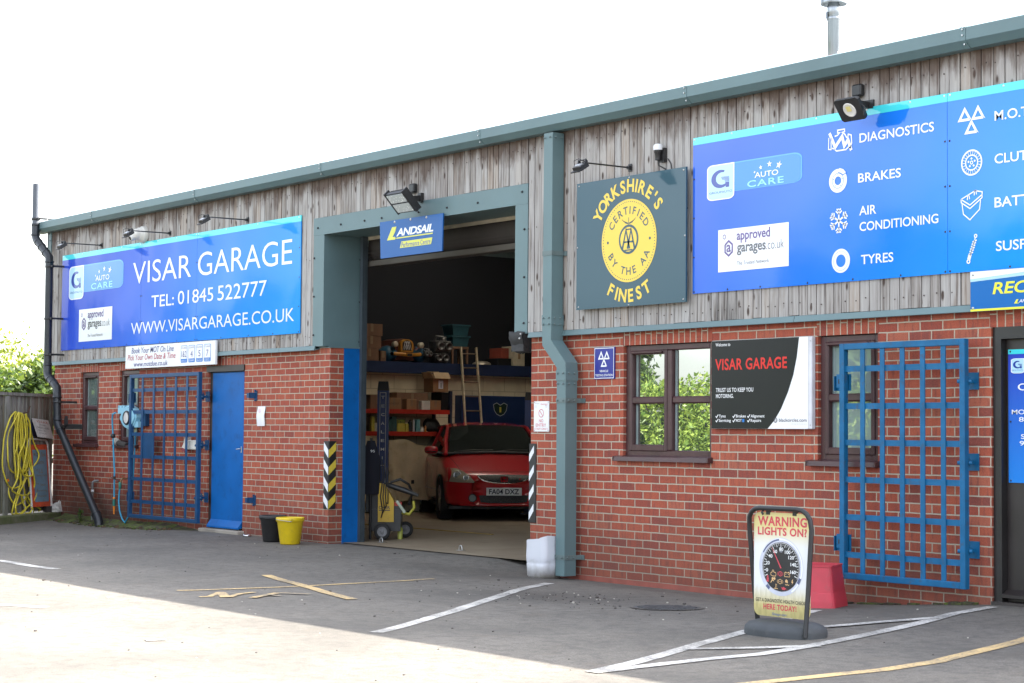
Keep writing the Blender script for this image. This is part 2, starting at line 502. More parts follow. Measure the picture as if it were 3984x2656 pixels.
def mat_wood(name='weathered_boards', tone=1.0):
    m, nt, b = newmat(name)
    at = nt.nodes.new('ShaderNodeAttribute'); at.attribute_name = 'rnd'
    ob = nt.nodes.new('ShaderNodeTexCoord')
    off = nt.nodes.new('ShaderNodeCombineXYZ')
    mul = nt.nodes.new('ShaderNodeMath'); mul.operation = 'MULTIPLY'; mul.inputs[1].default_value = 37.0
    nt.links.new(at.outputs['Fac'], mul.inputs[0]); nt.links.new(mul.outputs[0], off.inputs[2])
    add = nt.nodes.new('ShaderNodeVectorMath'); nt.links.new(ob.outputs['Object'], add.inputs[0]); nt.links.new(off.outputs[0], add.inputs[1])
    mp = nt.nodes.new('ShaderNodeMapping'); mp.inputs['Scale'].default_value = (38, 38, 1.6); nt.links.new(add.outputs[0], mp.inputs[0])
    g1 = noi(nt, mp.outputs[0], 1.0, 5, 0.62)
    mp2 = nt.nodes.new('ShaderNodeMapping'); mp2.inputs['Scale'].default_value = (12, 12, 2.2); nt.links.new(add.outputs[0], mp2.inputs[0])
    g2 = noi(nt, mp2.outputs[0], 1.0, 3, 0.5)
    t = lambda c: tuple(x * tone * k for x, k in zip(c, (.97, .985, .95)))
    plank = ramp(nt, at.outputs['Fac'], [(0.0, t((0.15, 0.125, 0.115))), (0.25, t((0.23, 0.20, 0.19))), (0.5, t((0.29, 0.265, 0.26))), (0.78, t((0.37, 0.35, 0.35))), (0.9, t((0.33, 0.27, 0.235))), (1.0, t((0.23, 0.165, 0.125)))])
    c = mixc(nt, ramp(nt, g1, [(0.38, 0.0), (0.66, 0.8)]), plank, t((0.45, 0.425, 0.415)))
    c = mixc(nt, ramp(nt, g1, [(0.30, 0.85), (0.45, 0.0)]), c, t((0.095, 0.075, 0.068)))
    c = mixc(nt, ramp(nt, g2, [(0.58, 0.0), (0.74, 0.6)]), c, t((0.19, 0.14, 0.11)))
    # knots
    vo = nt.nodes.new('ShaderNodeTexVoronoi'); vo.inputs['Scale'].default_value = 1.0
    mp3 = nt.nodes.new('ShaderNodeMapping'); mp3.inputs['Scale'].default_value = (10, 10, 4.0); nt.links.new(add.outputs[0], mp3.inputs[0])
    nt.links.new(mp3.outputs[0], vo.inputs['Vector'])
    c = mixc(nt, ramp(nt, vo.outputs['Distance'], [(0.10, 0.95), (0.19, 0.0)]), c, (0.06, 0.04, 0.032))
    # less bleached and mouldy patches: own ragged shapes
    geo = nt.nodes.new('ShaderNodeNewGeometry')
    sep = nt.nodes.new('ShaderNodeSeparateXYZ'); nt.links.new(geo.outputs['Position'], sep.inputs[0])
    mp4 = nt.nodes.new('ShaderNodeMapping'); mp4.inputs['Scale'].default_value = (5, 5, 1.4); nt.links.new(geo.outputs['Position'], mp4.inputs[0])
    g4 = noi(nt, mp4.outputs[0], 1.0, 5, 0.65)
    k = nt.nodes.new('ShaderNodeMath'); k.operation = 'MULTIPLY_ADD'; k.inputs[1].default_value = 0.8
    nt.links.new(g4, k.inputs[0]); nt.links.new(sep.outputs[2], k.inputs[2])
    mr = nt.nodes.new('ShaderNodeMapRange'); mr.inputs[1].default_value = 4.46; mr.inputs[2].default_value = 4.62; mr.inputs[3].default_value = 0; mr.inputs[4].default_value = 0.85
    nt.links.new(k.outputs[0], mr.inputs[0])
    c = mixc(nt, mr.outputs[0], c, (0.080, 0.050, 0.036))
    # black mould run at the foot of the boards, under the join of the long sign
    dx = nt.nodes.new('ShaderNodeMath'); dx.operation = 'SUBTRACT'; dx.inputs[1].default_value = 6.62; nt.links.new(sep.outputs[0], dx.inputs[0])
    ab = nt.nodes.new('ShaderNodeMath'); ab.operation = 'ABSOLUTE'; nt.links.new(dx.outputs[0], ab.inputs[0])
    mr2 = nt.nodes.new('ShaderNodeMapRange'); mr2.inputs[1].default_value = 0.3; mr2.inputs[2].default_value = 0.0; mr2.inputs[3].default_value = 0; mr2.inputs[4].default_value = 1; nt.links.new(ab.outputs[0], mr2.inputs[0])
    mr3 = nt.nodes.new('ShaderNodeMapRange'); mr3.inputs[1].default_value = 2.62; mr3.inputs[2].default_value = 2.4; mr3.inputs[3].default_value = 0; mr3.inputs[4].default_value = 1; nt.links.new(sep.outputs[2], mr3.inputs[0])
    ml = nt.nodes.new('ShaderNodeMath'); ml.operation = 'MULTIPLY'; nt.links.new(mr2.outputs[0], ml.inputs[0]); nt.links.new(mr3.outputs[0], ml.inputs[1])
    ml2 = nt.nodes.new('ShaderNodeMath'); ml2.operation = 'MULTIPLY'; nt.links.new(ml.outputs[0], ml2.inputs[0]); nt.links.new(ramp(nt, g1, [(0.4, 1.0), (0.62, 0.15)]), ml2.inputs[1])
    c = mixc(nt, ml2.outputs[0], c, (0.035, 0.028, 0.025))
    nt.links.new(c, b.inputs['Base Color'])
    b.inputs['Roughness'].default_value = 0.85
    b.inputs['Specular IOR Level'].default_value = 0.25
    bump(nt, b, g1, 0.45, 0.004)
    return m
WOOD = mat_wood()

def mat_asphalt():
    m, nt, b = newmat('asphalt')
    v = coords(nt)
    f1 = noi(nt, v, 95, 4, 0.8)
    f2 = noi(nt, v, 0.55, 4, 0.6)
    f3 = noi(nt, v, 2.6, 5, 0.65)
    f4 = noi(nt, v, 60, 3, 0.6)
    c = mixc(nt, ramp(nt, f1, [(0.35, 0.0), (0.68, 1.0)]), (0.093, 0.084, 0.072), (0.222, 0.205, 0.178))
    c = mixc(nt, ramp(nt, f1, [(0.74, 0.0), (0.80, 0.8)]), c, (0.42, 0.40, 0.36))
    c = mixc(nt, ramp(nt, f2, [(0.35, 0.65), (0.6, 0.0)]), c, (0.080, 0.075, 0.067))
    f5 = noi(nt, v, 9, 6, 0.75)
    c = mixc(nt, ramp(nt, f5, [(0.40, 0.55), (0.52, 0.0)]), c, (0.075, 0.070, 0.064))
    c = mixc(nt, ramp(nt, f5, [(0.60, 0.0), (0.72, 0.5)]), c, (0.235, 0.222, 0.20))
    c = mixc(nt, ramp(nt, f3, [(0.56, 0.0), (0.75, 0.45)]), c, (0.115, 0.093, 0.072))
    c = mixc(nt, ramp(nt, f4, [(0.27, 0.7), (0.33, 0.0)]), c, (0.035, 0.033, 0.03))
    # oily patches
    for (px, py, rx, ry, a) in ((6.2, -1.75, 0.9, 0.5, 0.6), (4.1, -0.55, 0.9, 0.35, 0.55), (6.0, -0.3, 2.6, 0.22, 0.4), (3.0, -0.8, 1.2, 0.3, 0.35), (-1.6, -2.6, 1.6, 0.25, 0.3)):
        mp = nt.nodes.new('ShaderNodeMapping')
        mp.inputs['Location'].default_value = (-px / rx, -py / ry, 0); mp.inputs['Scale'].default_value = (1 / rx, 1 / ry, 0)
        tc = nt.nodes.new('ShaderNodeTexCoord'); nt.links.new(tc.outputs['Object'], mp.inputs[0])
        ln = nt.nodes.new('ShaderNodeVectorMath'); ln.operation = 'LENGTH'; nt.links.new(mp.outputs[0], ln.inputs[0])
        ad = nt.nodes.new('ShaderNodeMath'); ad.operation = 'MULTIPLY_ADD'; ad.inputs[1].default_value = 1.5
        nt.links.new(f3, ad.inputs[0]); nt.links.new(ln.outputs['Value'], ad.inputs[2])
        c = mixc(nt, _falloff(nt, ad.outputs[0], 0.75, 1.7, a), c, (0.062, 0.053, 0.046))
    nt.links.new(c, b.inputs['Base Color'])
    b.inputs['Roughness'].default_value = 0.82
    b.inputs['Specular IOR Level'].default_value = 0.35
    hh = nt.nodes.new('ShaderNodeMath'); hh.operation = 'ADD'; nt.links.new(f1, hh.inputs[0]); nt.links.new(f4, hh.inputs[1])
    bump(nt, b, hh.outputs[0], 0.55, 0.006)
    return m

def _falloff(nt, src, a, bb, top):
    mr = nt.nodes.new('ShaderNodeMapRange'); mr.inputs[1].default_value = a; mr.inputs[2].default_value = bb
    mr.inputs[3].default_value = top; mr.inputs[4].default_value = 0
    nt.links.new(src, mr.inputs[0])
    return mr.outputs[0]
ASPHALT = mat_asphalt()

def mat_roadpaint(name, c, wear=0.5):
    m, nt, b = newmat(name)
    v = coords(nt)
    n1 = noi(nt, v, 45, 5, 0.7); n2 = noi(nt, v, 2.2, 3)
    n3 = noi(nt, v, 150, 3)
    s = nt.nodes.new('ShaderNodeMath'); s.operation = 'MULTIPLY_ADD'; s.inputs[1].default_value = 0.8; nt.links.new(n2, s.inputs[0]); nt.links.new(n1, s.inputs[2])
    f = ramp(nt, s.outputs[0], [(wear, 0.0), (wear + 0.1, 0.0)])
    mr = nt.nodes.new('ShaderNodeMapRange'); mr.inputs[1].default_value = 0.72 + wear * 0.25; mr.inputs[2].default_value = 0.92 + wear * 0.25; mr.inputs[3].default_value = 0.97; mr.inputs[4].default_value = 0.25
    nt.links.new(s.outputs[0], mr.inputs[0])
    pc = mixc(nt, ramp(nt, n3, [(0.4, 0.0), (0.7, 0.5)]), c, tuple(x * 0.72 for x in c))
    cc = mixc(nt, mr.outputs[0], (0.12, 0.115, 0.108), pc)
    nt.links.new(cc, b.inputs['Base Color'])
    b.inputs['Roughness'].default_value = 0.75
    bump(nt, b, n3, 0.4, 0.004)
    return m
WHITE_PAINT = mat_roadpaint('white_road_paint', (0.58, 0.56, 0.52), 0.35)
YELLOW_PAINT = mat_roadpaint('yellow_road_paint', (0.62, 0.44, 0.20), 0.35)

TEAL = M('grey_green_metal', (0.112, 0.178, 0.188), 0.45, 0.0, 0.10, 1.6, ((0.12, 0.16, 0.16), 0.35), 0.0, spec=0.45)
TEAL_D = M('grey_green_metal_dull', (0.12, 0.165, 0.165), 0.5, 0.0, 0.12, 2.2, ((0.09, 0.11, 0.10), 0.4))
BLUE = M('royal_blue_paint', (0.003, 0.105, 0.36), 0.45, 0.0, 0.12, 3.0, ((0.006, 0.06, 0.19), 0.6), 0.08, spec=.25)
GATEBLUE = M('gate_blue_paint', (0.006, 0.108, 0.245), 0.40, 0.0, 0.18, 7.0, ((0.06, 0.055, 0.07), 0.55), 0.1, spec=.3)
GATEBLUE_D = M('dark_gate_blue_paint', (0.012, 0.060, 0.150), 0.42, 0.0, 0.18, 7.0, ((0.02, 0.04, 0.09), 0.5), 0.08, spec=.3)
UPVC = M('rosewood_upvc', (0.060, 0.024, 0.026), 0.36, 0.0, 0.25, 5.0, ((0.11, 0.07, 0.06), 0.25))
BLACKP = M('black_plastic', (0.018, 0.018, 0.019), 0.42, 0.0, 0.25, 8.0, ((0.05, 0.048, 0.045), 0.35))
BLACKM = M('black_metal', (0.022, 0.022, 0.024), 0.38, 0.2, 0.25, 8.0)
RUBBER = M('rubber', (0.025, 0.025, 0.026), 0.7, 0.0, 0.25, 9.0, ((0.06, 0.055, 0.05), 0.4))
STEEL = M('bare_steel', (0.45, 0.45, 0.44), 0.35, 0.9, 0.15, 9.0, ((0.22, 0.13, 0.08), 0.4))
CHROME = M('chrome', (0.75, 0.75, 0.76), 0.08, 1.0, 0.05, 5.0)
WHITEP = M('white_plastic', (0.74, 0.75, 0.77), 0.4, 0.0, 0.05, 5.0)
WHITES = M('white_sign_face', (0.80, 0.81, 0.82), 0.25, 0.0, 0.03, 4.0)
FRAMEBROWN = M('dark_door_frame', (0.035, 0.028, 0.026), 0.45, 0.0, 0.25, 6.0)
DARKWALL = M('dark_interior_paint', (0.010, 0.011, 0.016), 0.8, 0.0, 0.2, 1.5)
CONCRETE = M('concrete', (0.30, 0.27, 0.23), 0.85, 0.0, 0.2, 3.0, ((0.16, 0.14, 0.12), 0.5), 0.3)
CARD = M('brown_cardboard', (0.34, 0.19, 0.095), 0.8, 0.0, 0.12, 4.0, ((0.24, 0.13, 0.06), 0.4))
CARD_D = M('dark_cardboard', (0.20, 0.11, 0.065), 0.8, 0.0, 0.15, 4.0)
TEXTDARK = M('dark_print', (0.035, 0.035, 0.05), 0.5, 0.0, 0.05)
REDPRINT = M('red_print', (0.60, 0.03, 0.025), 0.4, 0.0, 0.05)

def gloss_sign(name, build, wave=0.12, rough=0.06, coat=1.0):
    """printed sheet under a gloss film; the sheet bows a little"""
    m, nt, b = newmat(name)
    build(nt, b)
    b.inputs['Roughness'].default_value = 0.5
    b.inputs['Specular IOR Level'].default_value = 0.12
    b.inputs['Coat Weight'].default_value = coat
    b.inputs['Coat Roughness'].default_value = rough
    b.inputs['Coat IOR'].default_value = 1.5
    v = coords(nt, (0.8, 1, 0.55))
    h = noi(nt, v, 1.1, 1, 0.4)
    bm = nt.nodes.new('ShaderNodeBump'); bm.inputs['Strength'].default_value = 1.0; bm.inputs['Distance'].default_value = wave
    nt.links.new(h, bm.inputs['Height'])
    nt.links.new(bm.outputs[0], b.inputs['Normal']); nt.links.new(bm.outputs[0], b.inputs['Coat Normal'])
    return m

def solid(c):
    def f(nt, b):
        b.inputs['Base Color'].default_value = (*c, 1)
    return f

def grad_x(stops, x0, x1, zk=0.0):
    def f(nt, b):
        tc = nt.nodes.new('ShaderNodeTexCoord'); s = nt.nodes.new('ShaderNodeSeparateXYZ'); nt.links.new(tc.outputs['Object'], s.inputs[0])
        a = nt.nodes.new('ShaderNodeMath'); a.operation = 'MULTIPLY_ADD'; a.inputs[1].default_value = zk; nt.links.new(s.outputs[2], a.inputs[0]); nt.links.new(s.outputs[0], a.inputs[2])
        mr = nt.nodes.new('ShaderNodeMapRange'); mr.inputs[1].default_value = x0; mr.inputs[2].default_value = x1; nt.links.new(a.outputs[0], mr.inputs[0])
        nt.links.new(ramp(nt, mr.outputs[0], stops), b.inputs['Base Color'])
    return f

def glass_mat(name, tint, refl):
    m, nt, b = newmat(name)
    out = nt.nodes["Material Output"]
    b.inputs['Base Color'].default_value = (*tint, 1)
    b.inputs['Roughness'].default_value = 0.25
    b.inputs['Specular IOR Level'].default_value = 0.2
    g = nt.nodes.new('ShaderNodeBsdfGlossy'); g.inputs['Roughness'].default_value = 0.004; g.inputs['Color'].default_value = (0.93, 0.97, 0.95, 1)
    fr = nt.nodes.new('ShaderNodeFresnel'); fr.inputs['IOR'].default_value = 1.5
    mr = nt.nodes.new('ShaderNodeMapRange'); mr.inputs[1].default_value = 0.04; mr.inputs[2].default_value = 1.0; mr.inputs[3].default_value = refl; mr.inputs[4].default_value = 1.0
    nt.links.new(fr.outputs[0], mr.inputs[0])
    v = coords(nt)
    bm = nt.nodes.new('ShaderNodeBump'); bm.inputs['Strength'].default_value = 0.25; bm.inputs['Distance'].default_value = 0.006
    nt.links.new(noi(nt, v, 1.6, 1), bm.inputs['Height']); nt.links.new(bm.outputs[0], g.inputs['Normal'])
    mx_ = nt.nodes.new('ShaderNodeMixShader')
    nt.links.new(mr.outputs[0], mx_.inputs[0]); nt.links.new(b.outputs[0], mx_.inputs[1]); nt.links.new(g.outputs[0], mx_.inputs[2])
    nt.links.new(mx_.outputs[0], out.inputs[0])
    return m
GLASS_MIRROR = glass_mat('coated_window_glass', (0.03, 0.04, 0.04), 0.5)
GLASS_GREEN = glass_mat('greenish_window_glass', (0.10, 0.14, 0.125), 0.16)
GLASS_FROST = glass_mat('pale_window_glass', (0.22, 0.29, 0.28), 0.16)

def leaf_mat(name, a, bb, trans=0.35):
    m, nt, b = newmat(name)
    out = nt.nodes["Material Output"]
    at = nt.nodes.new('ShaderNodeAttribute'); at.attribute_name = 'rnd'
    c = ramp(nt, at.outputs['Fac'], [(0.0, a), (0.55, tuple((x + y) / 2 for x, y in zip(a, bb))), (1.0, bb)])
    nt.links.new(c, b.inputs['Base Color'])
    b.inputs['Roughness'].default_value = 0.42
    b.inputs['Specular IOR Level'].default_value = 0.4
    tr = nt.nodes.new('ShaderNodeBsdfTranslucent')
    c2 = mixc(nt, 1.0, c, (1.3, 1.25, 0.55), 'MULTIPLY')
    nt.links.new(c2, tr.inputs[0])
    ms = nt.nodes.new('ShaderNodeMixShader'); ms.inputs[0].default_value = trans
    nt.links.new(b.outputs[0], ms.inputs[1]); nt.links.new(tr.outputs[0], ms.inputs[2]); nt.links.new(ms.outputs[0], out.inputs[0])
    return m
LEAF_BRIGHT = leaf_mat('bright_leaves', (0.09, 0.14, 0.025), (0.30, 0.34, 0.07), 0.45)
LEAF_DARK = leaf_mat('dark_leaves', (0.035, 0.075, 0.022), (0.09, 0.15, 0.04), 0.3)
LEAF_HEDGE = leaf_mat('hedge_leaves', (0.065, 0.125, 0.02), (0.26, 0.34, 0.065), 0.35)
LEAF_TREE = leaf_mat('tree_leaves', (0.045, 0.085, 0.025), (0.13, 0.19, 0.05), 0.35)
BARK = M('bark', (0.11, 0.085, 0.065), 0.9, 0.0, 0.3, 6.0, None, 0.5, stretch=(3, 3, 0.6))

def leaf_mesh(name, P, size, mat, parent, up=0.25):
    """many small leaf-shaped faces in one crown"""
    P = np.asarray(P, float); n = len(P)
    L = np.array(top_loc(parent)) if parent is not None else np.zeros(3)
    P = P - L
    d = rng.normal(size=(n, 3)); d[:, 2] += up; d /= np.linalg.norm(d, axis=1)[:, None]
    e = rng.normal(size=(n, 3)); e -= (e * d).sum(1)[:, None] * d; e /= np.linalg.norm(e, axis=1)[:, None]
    s = (size * rng.uniform(0.6, 1.35, n))[:, None]
    V = np.stack([P - d * s * 0.5, P + e * s * 0.24, P + d * s * 0.55, P - e * s * 0.24], 1).reshape(-1, 3)
    me = bpy.data.meshes.new(name)
    me.vertices.add(4 * n); me.vertices.foreach_set('co', V.ravel())
    me.loops.add(4 * n); me.loops.foreach_set('vertex_index', np.arange(4 * n, dtype=np.int32))
    me.polygons.add(n); me.polygons.foreach_set('loop_start', np.arange(0, 4 * n, 4, dtype=np.int32))
    me.update(calc_edges=True)
    me.validate()
    at = me.attributes.new('rnd', 'FLOAT', 'FACE'); at.data.foreach_set('value', rng.uniform(0, 1, len(me.polygons)))
    me.materials.append(mat)
    o = bpy.data.objects.new(name, me); col.objects.link(o)
    if parent is not None: o.parent = parent
    return o

def crown_pts(blobs, per, clump=0.22, nclump=40):
    """blobs: (x,y,z,rx,ry,rz); leaves gathered in clumps in the outer half of each blob"""
    out = []
    for (x, y, z, rx, ry, rz) in blobs:
        k = max(6, int(nclump))
        d = rng.normal(size=(k, 3)); d /= np.linalg.norm(d, axis=1)[:, None]
        rad = rng.uniform(0.55, 1.06, k)[:, None]
        C = d * rad * np.array([rx, ry, rz])
        m = per // k
        Q = np.repeat(C, m, 0) + rng.normal(size=(k * m, 3)) * clump * rng.uniform(0.5, 1.4, (k, 1)).repeat(m, 0) * np.array([1, 1, 0.8])
        out.append(Q + np.array([x, y, z]))
    return np.concatenate(out)
# ------------------------------------------------------------------ ground
BX = [-14, -7.5, -5.5, -4, -2.8, 0, 3, 3.9, 7, 8.3, 9.4, 11]
BZ = [.02, .02, -.01, .02, .05, .03, .03, -.07, -.075, -.02, .075, .08]
def gz(x, y):
    return float(np.interp(x, BX, BZ)) * math.exp(min(y, 0) / 1.5)

def build_ground():
    xs = [-300, -150, -80, -45, -25] + list(np.arange(-15, 16.01, 0.5)) + [22, 35, 60, 120, 300]
    ys = [-300, -150, -80, -45, -28, -18] + list(np.arange(-12, -3, 1.0)) + list(np.arange(-3, 0.61, 0.2)) + [20, 60, 150, 300]
    b = MB()
    n = len(ys)
    v = [(x, y, gz(x, y) * (1 if y < 0.62 else 0.0) - (0.0 if y < 0.62 else 0.05)) for x in xs for y in ys]
    f = [(i * n + j, (i + 1) * n + j, (i + 1) * n + j + 1, i * n + j + 1) for i in range(len(xs) - 1) for j in range(n - 1)]
    b.add(v, f, 0, True)
    return struct(b.build('ground', ASPHALT))
build_ground()

def strip(b, pts, w, step=0.12, lift=0.004, mi=0):
    P = [Vector(p) for p in pts]
    # resample and lay the line on the uneven ground
    Q = []
    for a, c in zip(P[:-1], P[1:]):
        k = max(1, int((c - a).length / step))
        for i in range(k): Q.append(a.lerp(c, i / k))
    Q.append(P[-1])
    vs = []
    for i, p in enumerate(Q):
        t = (Q[min(i + 1, len(Q) - 1)] - Q[max(i - 1, 0)]).normalized()
        n = Vector((-t.y, t.x)); j = random.uniform(-.004, .004)
        for s_ in (w / 2 + j, -w / 2 + j):
            q = p + n * s_
            vs.append((q.x, q.y, gz(q.x, q.y) + lift))
    b.add(vs, [(2 * i, 2 * i + 1, 2 * i + 3, 2 * i + 2) for i in range(len(Q) - 1)], mi)

def marking(name, lines, m, label=None):
    b = MB()
    for k, (pts, w) in enumerate(lines): strip(b, pts, w, lift=0.004 + 0.0015 * k)
    return struct(b.build(name, m))
marking('road_marking', [([(7.99, -4.57), (7.74, -4.19), (7.05, -3.29), (6.34, -2.42), (5.51, -1.42), (5.03, -0.74)], .10)], WHITE_PAINT)
marking('road_marking', [([(10.37, -4.7), (10.21, -4.29), (9.98, -3.79), (9.71, -3.25), (9.35, -2.46), (8.95, -1.74), (8.49, -0.91)], .10),
                         ([(10.39, -4.72), (10.36, -4.38), (10.32, -3.82), (10.33, -3.36), (10.25, -2.94), (10.07, -2.24), (9.81, -1.32), (9.59, -0.64), (9.54, -0.15)], .10),
                         ([(9.88, -3.55), (10.11, -3.13), (10.25, -2.76)], .09), ([(9.54, -1.97), (9.59, -1.47), (9.68, -0.96)], .09)], WHITE_PAINT)
marking('road_marking', [([(0.31, -4.09), (0.64, -4.08), (1.28, -4.11), (1.73, -4.07)], .11)], WHITE_PAINT)
marking('road_marking', [([(4.2, -6.3), (4.8, -5.89), (4.95, -5.79), (5.2, -5.68)], .11), ([(7.58, -6.03), (7.62, -5.91)], .1)], WHITE_PAINT)
marking('road_marking', [([(11.21, -5.2), (11.21, -4.38), (11.22, -3.8), (11.24, -3.28), (11.18, -2.76), (11.03, -2.23), (10.84, -1.5), (10.5, -0.6)], .10)], YELLOW_PAINT)
marking('road_marking', [([(4.38, -4.17), (4.44, -3.9), (4.49, -3.24), (4.48, -2.92), (4.43, -2.45), (4.36, -1.9), (4.24, -1.48)], .075),
                         ([(3.36, -2.74), (4.38, -2.98), (5.18, -3.21), (5.8, -3.36)], .10)], YELLOW_PAINT)
marking('road_marking', [([(5.0, -4.29), (5.01, -4.2), (4.68, -3.93)], .055), ([(4.72, -3.95), (5.14, -4.13)], .085), ([(5.16, -4.11), (4.93, -3.88), (4.86, -3.71)], .055),
                         ([(5.32, -3.99), (5.03, -3.59)], .07), ([(5.03, -3.59), (5.27, -3.43)], .055), ([(5.16, -3.76), (5.30, -3.72)], .05)], YELLOW_PAINT)

# manhole cover, patterned iron
def manhole():
    b = MB(); cx, cy, r = 7.6, -1.63, 0.26
    z = lambda x, y: gz(x, y) + 0.004
    n = 36
    b.add([(cx + r * math.cos(2 * math.pi * k / n), cy + r * math.sin(2 * math.pi * k / n), gz(cx + r * math.cos(2 * math.pi * k / n), cy + r * math.sin(2 * math.pi * k / n)) + 0.004) for k in range(n)], [tuple(range(n))], 0)
    for i in range(-6, 7):
        for j in range(-6, 7):
            x = cx + i * .038 + (j % 2) * .019; y = cy + j * .038
            if (x - cx) ** 2 + (y - cy) ** 2 < (r - .03) ** 2:
                zz = z(x, y)
                b.box(x - .012, x + .012, y - .012, y + .012, zz, zz + .006, 0)
    for k in range(n):
        a0 = 2 * math.pi * k / n; a1 = 2 * math.pi * (k + 1) / n
        p = [(cx + q * math.cos(a), cy + q * math.sin(a)) for q, a in ((r + .03, a0), (r + .03, a1), (r, a1), (r, a0))]
        b.add([(x, y, gz(x, y) + .007) for x, y in p], [(0, 1, 2, 3)], 1)
    o = b.build('manhole_cover', [M('cast_iron', (0.075, 0.075, 0.078), 0.65, 0.2, 0.35, 14), ASPHALT])
    tag(o, 'round studded iron manhole cover set in the tarmac near the wall', 'manhole cover')
manhole()

# loose grit, stones and scraps on the tarmac
def grit():
    b = MB()
    for k in range(330):
        if k < 150: x, y = random.gauss(6.4, 0.8), random.gauss(-1.75, 0.35)
        else: x, y = random.uniform(-5, 11), random.uniform(-7, -0.1)
        if y > -0.06: continue
        s = random.uniform(.0025, .006) if random.random() < .93 else random.uniform(.007, .011)
        z = gz(x, y)
        b.obox((x, y, z + s * .4), (s, s * .3, 0), (-s * .3, s * .8, s * .2), (0, -s * .1, s * .55), 0 if random.random() < (.85 if k < 260 else .55) else 1)
    o = b.build('loose_grit', [M('dark_stone', (0.06, 0.05, 0.045), 0.9), M('pale_stone', (0.45, 0.42, 0.36), 0.9)])
    o['kind'] = 'stuff'; o['label'] = 'loose grit and stone chips scattered over the tarmac'
grit()

# moss and a weed or two along the foot of the wall
def moss():
    b = MB(); n = 60
    vs = []; fs = []
    for i in range(n + 1):
        x = -7.3 + 4.2 * i / n
        w = (0.30 + 0.12 * math.sin(i * .7) + .06 * math.sin(i * 2.3)) * min(1, (n - i) / 14) * min(1, i / 5 + .3) + .02
        for j in range(6):
            y = -0.005 - w * j / 5
            h = (.075 * (1 - j / 5) ** 1.4 + random.uniform(0, .018)) * min(1, (n - i) / 12)
            vs.append((x + random.uniform(-.02, .02), y, gz(x, y) + (h if j < 5 else -.004)))
    for i in range(n):
        for j in range(5): fs.append((i * 6 + j, i * 6 + j + 1, (i + 1) * 6 + j + 1, (i + 1) * 6 + j))
    b.add(vs, fs, 0, True)
    for k in range(26):
        x = random.uniform(7.4, 9.3); 
        s = random.uniform(.015, .04); b.obox((x, -.02 - s * .4, gz(x, -.02) + .004), (s * 1.6, 0, 0), (0, s, 0), (0, 0, s * .35), 0)
    for k in range(160):
        x = random.uniform(-7.2, -3.6); y = -random.uniform(.05, .42)
        s = random.uniform(.008, .022)
        b.obox((x, y, gz(x, y) + s * .4), (s, 0, s * .3), (0, s, s * .2), (0, -s * .3, s * .6), 0 if random.random() < .7 else 1)
    m, nt, bs = newmat('moss_and_soil')
    v = coords(nt)
    nt.links.new(mixc(nt, ramp(nt, noi(nt, v, 9, 5, .7), [(.42, 0.0), (.6, 1.0)]), (0.045, 0.036, 0.026), (0.085, 0.115, 0.022)), bs.inputs['Base Color'])
    bs.inputs['Roughness'].default_value = .95
    bump(nt, bs, noi(nt, v, 70, 4), .8, .01)
    o = b.build('moss', [m, M('leaf_litter', (0.11, 0.07, 0.04), .9)])
    o['kind'] = 'stuff'; o['label'] = 'moss and soil built up along the foot of the brick wall'
moss()

def weed(x, y, label):
    t = thing('weed', label, 'weed', (x, y, gz(x, y)))
    b = MB()
    for k in range(22):
        a = random.uniform(0, 6.28); l = random.uniform(.05, .12); e = random.uniform(.5, 1.4)
        d = Vector((math.cos(a) * math.cos(e), math.sin(a) * math.cos(e), math.sin(e)))
        s_ = Vector((-math.sin(a), math.cos(a), 0))
        h = random.uniform(.02, .16)
        p = Vector((random.uniform(-.03, .03), random.uniform(-.03, .03), h))
        b.add([p, p + d * l * .5 + s_ * l * .22, p + d * l, p + d * l * .5 - s_ * l * .22], [(0, 1, 2, 3)], 0)
    for k in range(5):
        b.tube([(0, 0, 0), (random.uniform(-.03, .03), random.uniform(-.03, .03), .16)], .003, 5, 0)
    b.build('foliage', LEAF_TREE, t, local=True)
weed(-6.32, -.2, 'small leafy weed growing in the moss behind the slanting drainpipe')

# ------------------------------------------------------------------ the workshop building
bld = thing('workshop', 'brick and timber clad garage workshop with an open roller door', 'building', (0, 0, 0))
GLZ = 2.15

def wall_holes(b, x0, x1, z0, z1, holes, y0, y1, mi=0):
    """solid wall slab with rectangular openings"""
    xs = sorted({x0, x1, *[h[0] for h in holes], *[h[1] for h in holes]})
    zs = sorted({z0, z1, *[h[2] for h in holes], *[h[3] for h in holes]})
    inh = lambda x, z: any(h[0] < x < h[1] and h[2] < z < h[3] for h in holes)
    for i in range(len(xs) - 1):
        for j in range(len(zs) - 1):
            if inh((xs[i] + xs[i + 1]) / 2, (zs[j] + zs[j + 1]) / 2): continue
            a, c, e, g_ = xs[i], xs[i + 1], zs[j], zs[j + 1]
            b.quad((a, y0, e), (c, y0, e), (c, y0, g_), (a, y0, g_), mi)
            b.quad((c, y1, e), (a, y1, e), (a, y1, g_), (c, y1, g_), mi)
    for h in holes:
        a, c, e, g_ = h
        b.quad((a, y0, e), (a, y0, g_), (a, y1, g_), (a, y1, e), mi)
        b.quad((c, y0, e), (c, y1, e), (c, y1, g_), (c, y0, g_), mi)
        b.quad((a, y0, g_), (c, y0, g_), (c, y1, g_), (a, y1, g_), mi)
        b.quad((a, y0, e), (a, y1, e), (c, y1, e), (c, y0, e), mi)
    for x in (x0, x1):
        b.quad((x, y0, z0), (x, y1, z0), (x, y1, z1), (x, y0, z1), mi)

